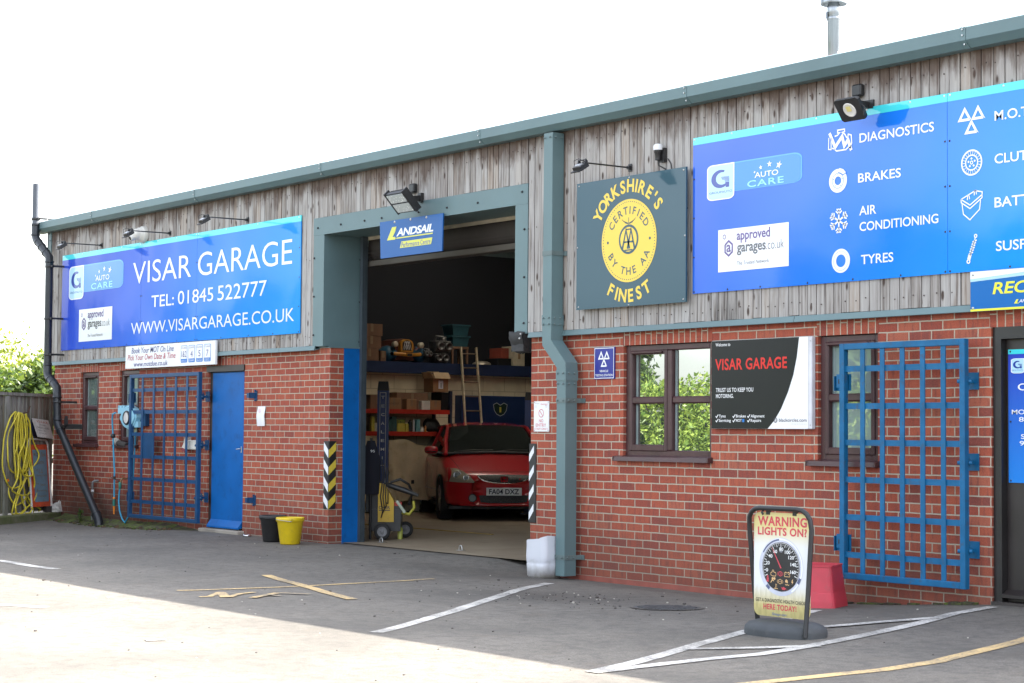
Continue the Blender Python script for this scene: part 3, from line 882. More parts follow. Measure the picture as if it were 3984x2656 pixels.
WIN_L1 = (-6.83, -6.215, 1.09, GLZ)
WIN_L2 = (-5.545, -4.93, 1.09, GLZ)
DOOR_L = (-2.945, -2.005, 0.02, GLZ)
WIN_C = (5.19, 6.375, 1.09, GLZ)
WIN_R = (7.65, 8.30, 1.09, GLZ)
DOOR_R = (9.42, 10.44, -0.3, GLZ)
b = MB()
wall_holes(b, -7.75, 0.0, -0.3, 2.30, [WIN_L1, WIN_L2, DOOR_L], 0.0, 0.19)
b.build('brick_wall', BRICK, bld, uv=True)
b = MB()
# shift the bond so that the perpends fall where the real ones do
wall_holes(b, 3.79, 13.5, -0.3, 2.31, [WIN_C, WIN_R, DOOR_R], 0.0, 0.19)
o = b.build('brick_wall', BRICK, bld, uv=True)
for l in o.data.uv_layers[0].data: l.uv[0] -= 0.0715
b = MB()
b.box(-7.75, -7.56, 0.19, 14.0, -0.3, 4.3)
b.build('brick_wall', BRICK, bld, uv=True)
# soldier courses over the openings, a hair proud
for h in (WIN_L1, WIN_L2, DOOR_L, WIN_C, WIN_R, DOOR_R):
    b = MB(); b.box(h[0] - .01, h[1] + .01, -0.003, 0.1, GLZ, 2.295)
    b.build('soldier_course', BRICK, bld, uv='swap')
# engineering brick plinth showing at the foot
b = MB()
b.box(3.80, 9.41, -0.004, 0.05, -0.3, -0.025)
b.build('plinth', M('smooth_red_brick', (0.24, 0.065, 0.045), .7, 0, .15, 9, ((.12, .05, .04), .4)), bld)
b = MB(); b.box(-4.05, -2.97, -0.004, .05, -.3, .05); b.build('plinth', bpy.data.materials['smooth_red_brick'], bld)

# timber cladding, board by board
b = MB()
def boards(x0, x1, z0, z1, skip=()):
    x = x0
    while x < x1 - .02:
        w_ = random.choice([.085, .095, .1, .1, .105, .115])
        xe = min(x + w_, x1)
        segs = [(z0, z1)]
        for (sx0, sx1, sz0, sz1) in skip:
            if xe > sx0 and x < sx1:
                segs = [(sz1, z1)] if sz0 <= z0 else segs
        dy = random.uniform(-.004, .004)
        for (a, c) in segs:
            b.box(x + .0045, xe - .0045, -.055 + dy, -.03, a + random.uniform(-.003, .004), c, 0)
        x = xe
boards(-7.83, -.30, 2.325, 4.29)
boards(-.30, 3.79, 3.82, 4.29)
boards(3.79, 13.5, 2.325, 4.29)
# nail heads
for x in np.arange(-7.78, 13.4, .1):
    for z in (2.42, 3.35, 4.15):
        if -.3 < x < 3.8 and z < 3.85: continue
        if random.random() < .75:
            xx = x + random.uniform(-.03, .03); zz = z + random.uniform(-.02, .02)
            b.obox((xx, -.0595, zz), (.005, 0, 0), (0, .0015, 0), (0, 0, .005), 1)
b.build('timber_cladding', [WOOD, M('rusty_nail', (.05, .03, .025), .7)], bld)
b = MB(); 
b.box(-7.83, -.30, -.029, -.004, 2.33, 4.29); b.box(-.30, 3.79, -.029, .19, 3.83, 4.29); b.box(3.79, 13.5, -.029, -.004, 2.33, 4.29)
b.box(-7.75, -.08, 0.0, .19, 2.32, 4.29); b.box(3.80, 13.5, 0, .19, 2.32, 4.29)
b.build('cladding_backing', M('dark_felt', (.012, .011, .011), .9), bld)
# drip flashing between boards and brick
b = MB()
for (a, c) in ((-7.95, -5.6), (-5.595, -1.05), (-1.045, -.225), (4.0 - .17, 4.4), (4.405, 7.45), (7.455, 10.5), (10.505, 13.5)):
    b = MB(); b.prism_x([(-.004, 2.33), (-.072, 2.322), (-.085, 2.272), (-.078, 2.268), (-.004, 2.285)], a, c)
    b.build('drip_flashing', TEAL, bld)
# corner trim at the end of the boards
b = MB()
b.box(-7.96, -7.83, -.066, -.03, 2.285, 4.29); b.box(-7.965, -7.93, -.066, .25, 2.285, 4.29)
for z in (2.6, 3.2, 3.7, 4.15): b.lathe([(.011, 0), (.008, .008), (0, .009)], (-7.87, -.066, z), 8, 1, ax=(0, -1, 0))
b.build('corner_trim', [TEAL, BLACKM], bld)
# eaves fascia in lengths with lapped joints
b = MB()
xs = [-8.2, -6.1, -3.0, 0.09, 3.18, 6.27, 9.36, 12.45, 13.6]
prof = [(-.05, 4.455), (-.185, 4.432), (-.213, 4.418), (-.213, 4.322), (-.155, 4.268), (-.05, 4.268)]
for a, c in zip(xs[:-1], xs[1:]):
    b.prism_x(prof, a + .002, c - .002, 0)
    q = [(y - .0035, z + (.002 if z > 4.3 else -.002)) for y, z in prof]
    b.prism_x([(-.17, 4.437), (-.187, 4.436), (-.2165, 4.421), (-.2165, 4.320), (-.157, 4.2645), (-.14, 4.30)], c - .05, c + .0, 0)
    for (yy, zz) in ((-.217, 4.405), (-.217, 4.36), (-.19, 4.294)):
        b.obox((c - .025, yy, zz), (.006, 0, 0), (0, .008, 0), (0, 0, .006), 1)
for x in np.arange(-7.9, 13, .42):
    xx = x + random.uniform(-.09, .09); k_ = random.uniform(.55, 1.0)
    b.lathe([(.010 * k_, 0), (.010 * k_, .010), (.005, .014), (.0045, .026 * k_), (0, .028 * k_)], (xx, -.14, 4.438), 8, 1)
b.build('eaves_fascia', [TEAL, STEEL], bld)
# soffit and roof
b = MB()
b.box(-8.2, 13.6, -.15, -.0295, 4.272, 4.28)
b.build('soffit', M('stained_soffit', (.075, .058, .048), .8, 0, .2, 3), bld)
b = MB()
tn = math.tan(R(11))
RL = (-6.3, -0.6, 5.4, 6.5)          # opening for a translucent panel added in the roof to light the interior
def back_slope(b, x0, x1, y0, y1, za, zb, inset=0.0):
    zz = lambda y: za + (zb - za) * (y - y0) / (y1 - y0)
    for (a, c, e, f) in ((x0, RL[0], y0, y1), (RL[1], x1, y0, y1), (RL[0], RL[1], y0, RL[2]), (RL[0], RL[1], RL[3], y1)):
        b.quad((a, e, zz(e)), (c, e, zz(e)), (c, f, zz(f)), (a, f, zz(f)), 0)
b.add([(-8.2, -.05, 4.405), (13.6, -.05, 4.405), (13.6, 0.0, 4.42), (-8.2, 0.0, 4.42)], [(0, 1, 2, 3)], 0)
back_slope(b, -8.2, 13.6, 0.0, 7, 4.42, 4.42 + 7.05 * tn)
b.quad((-8.2, 7, 4.42 + 7.05 * tn), (13.6, 7, 4.42 + 7.05 * tn), (13.6, 14.2, 4.42), (-8.2, 14.2, 4.42))
for x in np.arange(-8.1, 13.6, .333):
    b.add([(x - .03, .1, 4.442), (x + .03, .1, 4.442), (x + .02, .1, 4.462), (x - .02, .1, 4.462), (x - .03, 7, 4.442 + 7.05 * tn), (x + .03, 7, 4.442 + 7.05 * tn), (x + .02, 7, 4.462 + 7.05 * tn), (x - .02, 7, 4.462 + 7.05 * tn)],
          [(0, 1, 2, 3), (0, 4, 7, 3), (1, 2, 6, 5), (3, 7, 6, 2)], 0)
b.build('roof', M('grey_roof_sheet', (.20, .23, .24), .5), bld)
b = MB()
b.add([(-7.75, 0, 4.3), (-7.75, 14, 4.3), (-7.75, 7, 4.48 + 7.05 * tn)], [(0, 1, 2)], 0)
b.box(-7.75, 13.5, 13.8, 14.0, -.3, 4.5, 0); b.box(13.3, 13.5, .19, 13.8, -.3, 4.4, 0)
b.add([(13.5, 0, 4.3), (13.5, 14, 4.3), (13.5, 7, 4.48 + 7.05 * tn)], [(0, 1, 2)], 0)
b.build('outer_walls', TEAL_D, bld)

# vehicle doorway: flashings, reveals, steel posts, shutter
b = MB()
def bolts(pts, y=-.0625):
    for (x, z) in pts: b.lathe([(.013, 0), (.013, .003), (.009, .006), (.009, .013), (0, .015)], (x, y, z), 8, 1, ax=(0, -1, 0))
b.box(-.30, 1.90, -.0625, -.02, 3.615, 3.818); b.box(1.903, 3.79, -.0625, -.02, 3.615, 3.818)
b.box(-.295, -.066, -.0605, -.02, 2.315, 3.614); b.box(3.585, 3.79, -.0605, -.02, 2.315, 3.614)
b.box(-.295, -.225, -.0645, -.02, 2.29, 2.315)
b.box(-.075, -.066, -.02, .47, 2.315, 3.614); b.box(3.585, 3.594, -.02, .47, 2.315, 3.614)
b.box(-.066, 3.585, -.02, .47, 3.615, 3.625)
b.box(-.295, -.001, -.02, .19, 2.303, 2.3145); b.box(-.075, .01, -.02, .47, 2.296, 2.3145)
bolts([(-.2, 3.70), (.3, 3.70), (.8, 3.70), (1.15, 3.70), (1.87, 3.70), (2.4, 3.70), (2.95, 3.70), (3.7, 3.74)])
bolts([(-.275, z) for z in (2.45, 2.9, 3.35)] + [(3.74, z) for z in (2.42, 2.88, 3.36)], -.0605)
for z in (2.38, 2.85, 3.35):
    b.lathe([(.013, 0), (.009, .006), (.009, .013), (0, .015)], (-.066, .44, z), 8, 1, ax=(1, 0, 0))
b.build('doorway_flashing', [TEAL, BLACKM], bld)
b = MB(); b.box(-.02, .004, .186, .40, -.05, 2.296); b.build('steel_post', BLUE, bld)
b = MB(); b.box(3.786, 3.81, .186, .40, -.05, 2.3); b.build('steel_post', BLUE, bld)
b = MB(); b.box(-.006, .05, .401, .47, .0, 3.614); b.box(.028, .0522, .43, .445, 0, 3.6)
TRK = M('shutter_track_metal', (.07, .09, .105), .4, .4)
b.build('shutter_track', TRK, bld)
b = MB(); b.box(3.74, 3.80, .401, .47, 0, 3.614); b.build('shutter_track', TRK, bld)
b = MB()
for k in range(22):
    a0 = R(200 + k * 8); a1 = R(200 + k * 8 + 6.5)
    c = Vector((0, .74, 3.52)); rr = .24
    p = [c + Vector((0, rr * math.cos(a), rr * math.sin(a))) for a in (a0, a1)]
    b.add([(-.02, p[0].y, p[0].z), (3.7, p[0].y, p[0].z), (3.7, p[1].y, p[1].z), (-.02, p[1].y, p[1].z)], [(0, 1, 2, 3)], 0)
b.lathe([(.22, 0), (.22, 3.7)], (-.02, .74, 3.52), 24, 0, ax=(1, 0, 0))
b.box(-.02, 3.72, .50, .53, 3.27, 3.33, 1)
b.box(-.06, 3.58, .471, .49, 3.575, 3.614, 2)
b.build('roller_shutter', [M('dusty_shutter', (.045, .038, .034), .7), M('shutter_bar', (.085, .075, .062), .6), M('cream_strip', (.5, .44, .33), .6)], bld)

# ---- windows
def window(h, panes, glass, opener=None, sill=True):
    x0, x1, z0, z1 = h
    m = thing('window', '', '', (0, 0, 0)); del m['label']; del m['category']; m.parent = bld
    b = MB(); fw = .058; y = .03
    zf = z0 + .03
    b.rbox(x0, x0 + fw, y, y + .07, zf, z1, .008); b.rbox(x1 - fw, x1, y, y + .07, zf, z1, .008)
    b.rbox(x0 + fw, x1 - fw, y, y + .07, z1 - fw, z1, .008); b.rbox(x0 + fw, x1 - fw, y, y + .07, zf, zf + fw, .008)
    gl = MB()
    edges = [x0 + fw] + [x for p in panes for x in p] + [x1 - fw]
    for k, (a, c) in enumerate(panes):
        op = opener is not None and k == opener
        zt = z1 - fw; zb = zf + fw
        if op:
            s = .038; yy = y - .012
            a2, c2 = a - .0, c + .0
            b.rbox(a, a + s, yy, y + .05, zb - .01, zt + .008, .008); b.rbox(c - s, c, yy, y + .05, zb - .01, zt + .008, .008)
            b.rbox(a + s, c - s, yy, y + .05, zt - s + .008, zt + .008, .008); b.rbox(a + s, c - s, yy, y + .05, zb - .01, zb + s + .012, .008)
            b.rbox(a + .03, c - .05, yy - .02, yy - .001, zt - .022, zt - .004, .004)
            a, c, zb, zt = a + s, c - s, zb + s + .012, zt - s + .008
        zm = 1.637
        b.rbox(a - .004, c + .004, y - (.008 if op else -.006), y + .05, zm - .033, zm + .033, .012)
        for (e, f) in ((zb, zm - .033), (zm + .033, zt)):
            gl.quad((a - .004, y + .045, e - .004), (c + .004, y + .045, e - .004), (c + .004, y + .045, f + .004), (a - .004, y + .045, f + .004), 0)
            # spacer bar of the sealed unit
            for xx in (a + .004, a + .02): b.box(xx, xx + .004, y + .040, y + .044, e, f, 1)
    if len(panes) == 2:
        b.rbox(panes[0][1] + .001, panes[1][0] - .001, y - .004, y + .07, zf + fw, z1 - fw, .006)
    b.build('frame', [UPVC, M('spacer_bar', (.35, .42, .42), .4, .3)], m)
    gl.build('pane', glass, m)
    if sill:
        b = MB()
        b.prism_x([(.04, zf + .012), (-.055, zf - .006), (-.06, zf - .045), (-.045, zf - .045), (-.04, zf - .022), (.04, zf - .012)], x0 - .085, x1 + .02)
        b.rbox(x0 - .088, x0 - .07, -.064, .01, zf - .048, zf - .002, .004); b.rbox(x1 + .005, x1 + .023, -.064, .01, zf - .048, zf - .002, .004)
        b.build('sill', UPVC, m)
    return m
window(WIN_L1, [(WIN_L1[0] + .058, WIN_L1[1] - .058)], GLASS_GREEN, 0)
window(WIN_L2, [(WIN_L2[0] + .058, WIN_L2[1] - .058)], GLASS_FROST, 0)
window(WIN_C, [(WIN_C[0] + .058, 5.765), (5.825, WIN_C[1] - .058)], GLASS_MIRROR, 0)
window(WIN_R, [(WIN_R[0] + .058, WIN_R[1] - .058)], GLASS_FROST, 0)

# ---- blue side door and dark reception door
dr = thing('door', '', '', (0, 0, 0)); del dr['label']; del dr['category']; dr.parent = bld; dr['label'] = 'plain royal blue side door'
b = MB()
b.box(-2.945, -2.87, .03, .12, .02, 2.15); b.box(-2.06, -2.005, .03, .12, .02, 2.15); b.box(-2.87, -2.06, .03, .12, 2.065, 2.15)
b.box(-2.965, -1.995, -.02, .02, 2.075, 2.152)
b.build('door_frame', FRAMEBROWN, dr)
b = MB(); b.rbox(-2.868, -2.055, .022, .065, .145, 2.062, .004)
b.prism_x([(.022, .20), (-.035, .12), (-.035, .10), (.022, .115)], -2.872, -2.05)
b.build('door_leaf', BLUE, dr)
b = MB(); b.rbox(-2.105, -2.082, .014, .021, 1.05, 1.13, .003); b.tube([(-2.095, .012, 1.10), (-2.095, -.02, 1.10), (-2.15, -.022, 1.095)], .006, 8)
b.build('door_handle', STEEL, dr)
b = MB(); b.rbox(-2.98, -1.96, -.10, .12, -.05, .085, .01); b.build('door_step', CONCRETE, dr)

dr = thing('door', '', '', (0, 0, 0)); del dr['label']; del dr['category']; dr.parent = bld; dr['label'] = 'dark brown reception door'
DARKDOOR = M('dark_brown_door', (0.024, 0.019, 0.018), .38, 0, .2, 3)
b = MB()
b.box(9.42, 9.462, .02, .14, -.02, 2.15); b.box(9.462, 9.512, -.005, .14, .07, 2.15); b.box(9.512, 10.38, -.005, .14, 2.06, 2.15); b.box(10.38, 10.44, -.005, .14, .07, 2.15)
b.build('door_frame', [M('black_brown_frame', (.020, .018, .018), .35, 0, .2, 3)], dr)
b = MB(); b.rbox(9.512, 10.38, .055, .10, .10, 2.06, .004); b.prism_x([(.055, .19), (-.01, .155), (-.01, .13), (.055, .12)], 9.515, 10.375)
b.build('door_leaf', DARKDOOR, dr)
b = MB(); b.box(9.43, 10.44, -.03, .14, -.02, .098); b.build('door_step', FRAMEBROWN, dr)
b = MB(); b.tube([(10.3, .055, 1.0), (10.3, .0, 1.0), (10.2, -.005, 1.0)], .01, 8); b.build('door_handle', STEEL, dr)

# ------------------------------------------------------------------ interior shell
b = MB()
b.quad((-7.55, .19, .04), (13.3, .19, .04), (13.3, 13.8, .04), (-7.55, 13.8, .04))
b.quad((0.0, -.06 + .25, .041), (3.79, .19, .041), (3.79, .62, .041), (0, .62, .041))
m, nt, bs = newmat('workshop_floor')
v = coords(nt)
c = mixc(nt, ramp(nt, noi(nt, v, .7, 5, .6), [(.35, 0.0), (.65, 1.0)]), (.20, .155, .105), (.30, .245, .175))
c = mixc(nt, ramp(nt, noi(nt, v, 1.9, 5, .65), [(.57, 0.0), (.72, .7)]), c, (.11, .075, .05))
nt.links.new(c, bs.inputs['Base Color']); bs.inputs['Roughness'].default_value = .55
struct(b.build('workshop_floor', m))
m, nt, bs = newmat('cream_blockwork')
v = coords(nt, (1, 1, 1))
cx = nt.nodes.new('ShaderNodeTexCoord'); sp = nt.nodes.new('ShaderNodeSeparateXYZ'); nt.links.new(cx.outputs['Object'], sp.inputs[0])
cb = nt.nodes.new('ShaderNodeCombineXYZ'); nt.links.new(sp.outputs[1], cb.inputs[0]); nt.links.new(sp.outputs[2], cb.inputs[1])
br = nt.nodes.new('ShaderNodeTexBrick'); br.inputs['Scale'].default_value = 1; br.inputs['Brick Width'].default_value = .45; br.inputs['Row Height'].default_value = .225; br.inputs['Mortar Size'].default_value = .006
br.inputs['Color1'].default_value = (.74, .64, .45, 1); br.inputs['Color2'].default_value = (.70, .60, .42, 1); br.inputs['Mortar'].default_value = (.46, .38, .25, 1)
nt.links.new(cb.outputs[0], br.inputs['Vector']); nt.links.new(mixc(nt, ramp(nt, noi(nt, v, 3, 4), [(.5, 0.0), (.8, .5)]), br.outputs['Color'], (.42, .34, .22)), bs.inputs['Base Color'])
bs.inputs['Roughness'].default_value = .75
b = MB(); b.box(-7.50, -6.74, 1.4, 13.6, .03, 2.39); b.build('inner_wall', m, bld)
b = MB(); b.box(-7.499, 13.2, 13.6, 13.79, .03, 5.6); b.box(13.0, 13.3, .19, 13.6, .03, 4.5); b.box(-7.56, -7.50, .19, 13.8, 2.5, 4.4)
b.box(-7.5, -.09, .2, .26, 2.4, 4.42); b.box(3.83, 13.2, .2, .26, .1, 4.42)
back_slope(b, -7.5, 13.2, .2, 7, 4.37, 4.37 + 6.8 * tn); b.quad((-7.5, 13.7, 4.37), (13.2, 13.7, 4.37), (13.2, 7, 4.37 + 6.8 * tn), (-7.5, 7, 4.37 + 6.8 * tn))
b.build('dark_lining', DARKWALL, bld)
m, nt, bs = newmat('translucent_sheet')
tr = nt.nodes.new('ShaderNodeBsdfTranslucent'); tr.inputs[0].default_value = (.86, .80, .68, 1); nt.links.new(tr.outputs[0], nt.nodes['Material Output'].inputs[0])
b = MB(); zz = lambda y: 4.42 - .02 + y / 7 * 7.05 * tn
b.quad((RL[0], RL[2], zz(RL[2])), (RL[1], RL[2], zz(RL[2])), (RL[1], RL[3], zz(RL[3])), (RL[0], RL[3], zz(RL[3])))
b.build('added_rooflight', m, bld)  # unseen roof panel, put in to brighten the garage and the car
NAVY = M('navy_paint', (.016, .030, .085), .5, 0, .2, 2)
b = MB(); b.box(-6.72, -6.6, .4, 13.0, 2.285, 2.465); b.box(-7.5, -6.72, .4, 13.0, 2.40, 2.44)
b.build('mezzanine_deck', NAVY, bld)
# ------------------------------------------------------------------ drainpipes, flue
PIPE = M('grey_black_pvc', (.014, .017, .022), .36, 0, .3, 3, ((.05, .058, .055), .35))
t = thing('soil_pipe', 'round dark plastic drainpipe with raised vent at the building corner, foot slanting out', 'drainpipe', (-5.56, -.25, 0))
b = MB(); b.tube([(-7.99, -.25, 5.0), (-7.99, -.25, 4.45), (-7.985, -.25, 4.30)], .052, 16)
b.build('vent_pipe', M('weathered_grey_pvc', (.085, .095, .115), .55, 0, .15, 3), t)
b = MB()
b.tube([(-7.985, -.25, 4.40), (-7.985, -.25, 4.22), (-7.95, -.25, 4.16), (-7.56, -.25, 3.92), (-7.465, -.25, 3.86), (-7.455, -.25, 3.74)], .06, 16)
b.tube([(-7.455, -.25, 3.76), (-7.44, -.25, 2.24)], .057, 16)
b.tube([(-7.44, -.25, 2.30), (-7.44, -.25, 2.16), (-7.41, -.25, 2.10), (-7.16, -.25, 1.97), (-7.085, -.25, 1.92), (-7.075, -.25, 1.80)], .061, 16)
b.tube([(-7.075, -.25, 1.82), (-7.06, -.25, 1.48)], .057, 16)
b.tube([(-7.06, -.25, 1.52), (-7.05, -.25, 1.42), (-6.99, -.25, 1.36), (-6.90, -.25, 1.28)], .061, 16)
b.tube([(-6.93, -.25, 1.31), (-6.5, -.25, .90), (-5.66, -.25, .13)], .056, 16)
b.tube([(-5.70, -.25, .17), (-5.62, -.25, .09), (-5.585, -.25, .04), (-5.58, -.25, -.06)], .063, 16)
b.build('pipe', PIPE, t)
b = MB()
for (c, ax, r) in (((-7.985, -.25, 4.38), (0, 0, 1), .066), ((-7.985, -.25, 4.23), (0, 0, 1), .068), ((-7.87, -.25, 4.11), (.85, 0, -.52), .066), ((-7.74, -.25, 4.03), (.85, 0, -.52), .066), ((-7.58, -.25, 3.93), (.85, 0, -.52), .066), ((-7.455, -.25, 3.79), (0, 0, 1), .066),
                   ((-7.44, -.25, 2.27), (0, 0, 1), .066), ((-7.33, -.25, 2.06), (.88, 0, -.47), .067), ((-7.22, -.25, 2.0), (.88, 0, -.47), .067), ((-7.07, -.25, 1.79), (0, 0, 1), .066), ((-7.055, -.25, 1.47), (.1, 0, 1), .067), ((-6.93, -.25, 1.31), (.72, 0, -.69), .067), ((-5.68, -.25, .15), (.72, 0, -.69), .068)):
    b = MB(); b.lathe([(r - .012, -.014), (r, -.012), (r, .012), (r - .012, .014)], c, 16, 0, ax=ax); b.build('socket', PIPE, t)
b = MB()
for (x, z) in ((-7.99, 4.47), (-7.45, 3.72), (-7.45, 2.95), (-7.44, 2.42), (-7.07, 1.72)):
    b = MB()
    b.lathe([(.062, -.016), (.064, -.014), (.064, .014), (.062, .016)], (x, -.25, z), 16, 0)
    b.box(x + .04, x + .13, -.262, -.238, z - .014, z + .014); b.box(x + .10, x + .13, -.25, -.0, z - .014, z + .014); b.build('clip', BLACKP, t)
b = MB()
b.box(-6.93, -6.74, -.27, -.24, 1.36, 1.385); b.box(-6.77, -6.74, -.26, .0, 1.33, 1.40); b.obox((-6.75, -.25, 1.43), (.02, 0, .03), (0, .02, 0), (-.01, 0, .06))
b.build('clip', BLACKP, t)

t = thing('rainwater_pipe', 'square grey metal rainwater pipe with a swan neck between the doorway and the middle window', 'drainpipe', (4.53, -.12, -.08))
b = MB()
def sq(b, path, w, d, mi=0):
    vs = []
    for (x, y, z, tilt) in path:
        c, s_ = math.cos(R(tilt)), math.sin(R(tilt))
        for (i, j) in ((-1, -1), (1, -1), (1, 1), (-1, 1)):
            vs.append((x + i * w / 2 * c, y + j * d / 2, z + i * w / 2 * s_))
    fs = []
    for i in range(len(path) - 1):
        for k in range(4):
            fs.append((i * 4 + k, i * 4 + (k + 1) % 4, (i + 1) * 4 + (k + 1) % 4, (i + 1) * 4 + k))
    fs += [(0, 1, 2, 3), tuple(range(len(path) * 4 - 4, len(path) * 4))[::-1]]
    b.add(vs, fs, mi)
W_, D_ = .135, .14
sq(b, [(4.30, -.142, 4.244, 0), (4.30, -.142, 2.40, 0)], W_, D_)
sq(b, [(4.30, -.142, 2.41, 0), (4.30, -.142, 2.20, 20), (4.525, -.142, 1.98, 20), (4.525, -.142, 1.84, 0)], W_ + .008, D_ + .008)
sq(b, [(4.525, -.142, 1.86, 0), (4.525, -.142, -.03, 0)], W_, D_)
for (x, z) in ((4.30, 2.40), (4.525, 1.86)): sq(b, [(x, -.142, z + .07, 0), (x, -.142, z - .03, 0)], W_ + .014, D_ + .014)
pipe_mb = b
for (x, z) in ((4.30, 3.07), (4.525, 1.64), (4.525, .145)):
    b = MB(); b.box(x - .072, x + .072, -.217, -.213, z - .022, z + .022); b.box(x + .0685, x + .073, -.2125, -.0, z - .022, z + .022); b.box(x + .073, x + .115, -.012 if z < 2 else -.068, -.004, z - .022, z + .022)
    b.box(x - .073, x - .0685, -.2125, -.0, z - .022, z + .022); b.build('bracket', TEAL_D, t)
b = pipe_mb
for (x, z) in ((4.30, 4.20), (4.30, 2.44), (4.30, 2.38), (4.525, 1.90), (4.525, 1.80), (4.525, 1.64), (4.525, .145)):
    for dx in (-.045, .04): b.lathe([(.010, 0), (.010, .004), (.007, .01), (0, .012)], (x + dx, -.2215, z), 8, 1, ax=(0, -1, 0))
    for dy in (-.04, .03): b.lathe([(.010, 0), (.010, .004), (.007, .01), (0, .012)], (x + .0765, -.142 + dy, z), 8, 1, ax=(1, 0, 0))
b.build('pipe', [TEAL, TEAL_D], t)

FX, FY = 6.72, 1.2
t = thing('flue', 'shiny metal flue with a drum shaped cowl standing on the roof', 'chimney flue', (FX, FY, 4.5 + 1.25 * tn))
m, nt, bs = newmat('weathered_stainless')
v = coords(nt, (14, 14, .5))
nt.links.new(mixc(nt, ramp(nt, noi(nt, v, 1, 4), [(.35, 0.0), (.65, 1.0)]), (.16, .17, .18), (.36, .38, .40)), bs.inputs['Base Color'])
bs.inputs['Metallic'].default_value = .85; bs.inputs['Roughness'].default_value = .32
FL = m
b = MB(); z0 = 4.5 + 1.25 * tn
b.lathe([(.058, -.05), (.058, .40), (.062, .402), (.062, .52), (.05, .54), (.05, .60)], (FX, FY, z0), 24)
b.lathe([(.064, .39), (.066, .395), (.066, .41), (.064, .415)], (FX, FY, z0), 24)
b.box(FX - .035, FX - .012, FY - .075, FY - .058, z0 + .40, z0 + .46)
b.build('pipe', FL, t)
b = MB()
b.lathe([(.05, .595), (.12, .535), (.122, .54), (.122, .575), (.119, .578), (.119, .655), (.122, .658), (.122, .69), (.118, .70), (0, .71)], (FX, FY, z0), 32)
b.build('cowl', FL, t)
b = MB(); b.lathe([(.085, -.03), (.082, .02), (.064, .06), (.06, .062)], (FX, FY, z0), 24)
b.build('sealing_boot', M('red_silicone', (.42, .07, .05), .5, 0, .25, 12), t)

# ------------------------------------------------------------------ signs
def screws_on(b, pts, y, mi, r=.009):
    for (x, z) in pts: b.lathe([(r, 0), (r * .8, .004), (0, .005)], (x, y, z), 8, mi, ax=(0, -1, 0))

ORD = [0.0, 0.25, 0.6, 1.0]
BLUE1 = gloss_sign('blue_sign_print', grad_x([(0.0, (.004, .045, .47)), (.33, (.004, .095, .60)), (.68, (.003, .20, .72)), (1.0, (.002, .27, .76))], -3.6, 3.2, -.6), .045, coat=.5)
BLUE3 = gloss_sign('long_blue_sign_print', grad_x([(0.0, (.004, .10, .60)), (.5, (.003, .17, .72)), (1.0, (.003, .28, .80))], -2.6, 1.3, -.6), .018, coat=.8)
CYAN = gloss_sign('cyan_strip_print', solid((.05, .60, .66)), .02)
PRINTW = gloss_sign('white_print', solid((.78, .80, .84)), .02)
PALE = gloss_sign('pale_blue_print', solid((.42, .66, .80)), .02)
LOGOBLUE = gloss_sign('logo_blue_print', solid((.012, .22, .62)), .02)
LOGOEDGE = gloss_sign('logo_pale_edge_print', solid((.06, .36, .72)), .02)
MINT = gloss_sign('mint_print', solid((.25, .68, .80)), .02)
INDIGO = gloss_sign('indigo_print', solid((.014, .045, .30)), .02)
PURPLE = gloss_sign('purple_print', solid((.10, .055, .22)), .02)
GREYTXT = gloss_sign('grey_print', solid((.085, .085, .10)), .02)

def star(A, cx, cy, r, mi, lift=.003, rot=0.0, ax=.62, skew=0.0):
    pts = []
    for k in range(10):
        a = R(90 + rot + 36 * k); q = r if k % 2 == 0 else r * .40
        x, y = q * math.cos(a), q * math.sin(a)
        pts.append((cx + x + skew * y, cy + y))
    A.poly(pts, mi, lift)

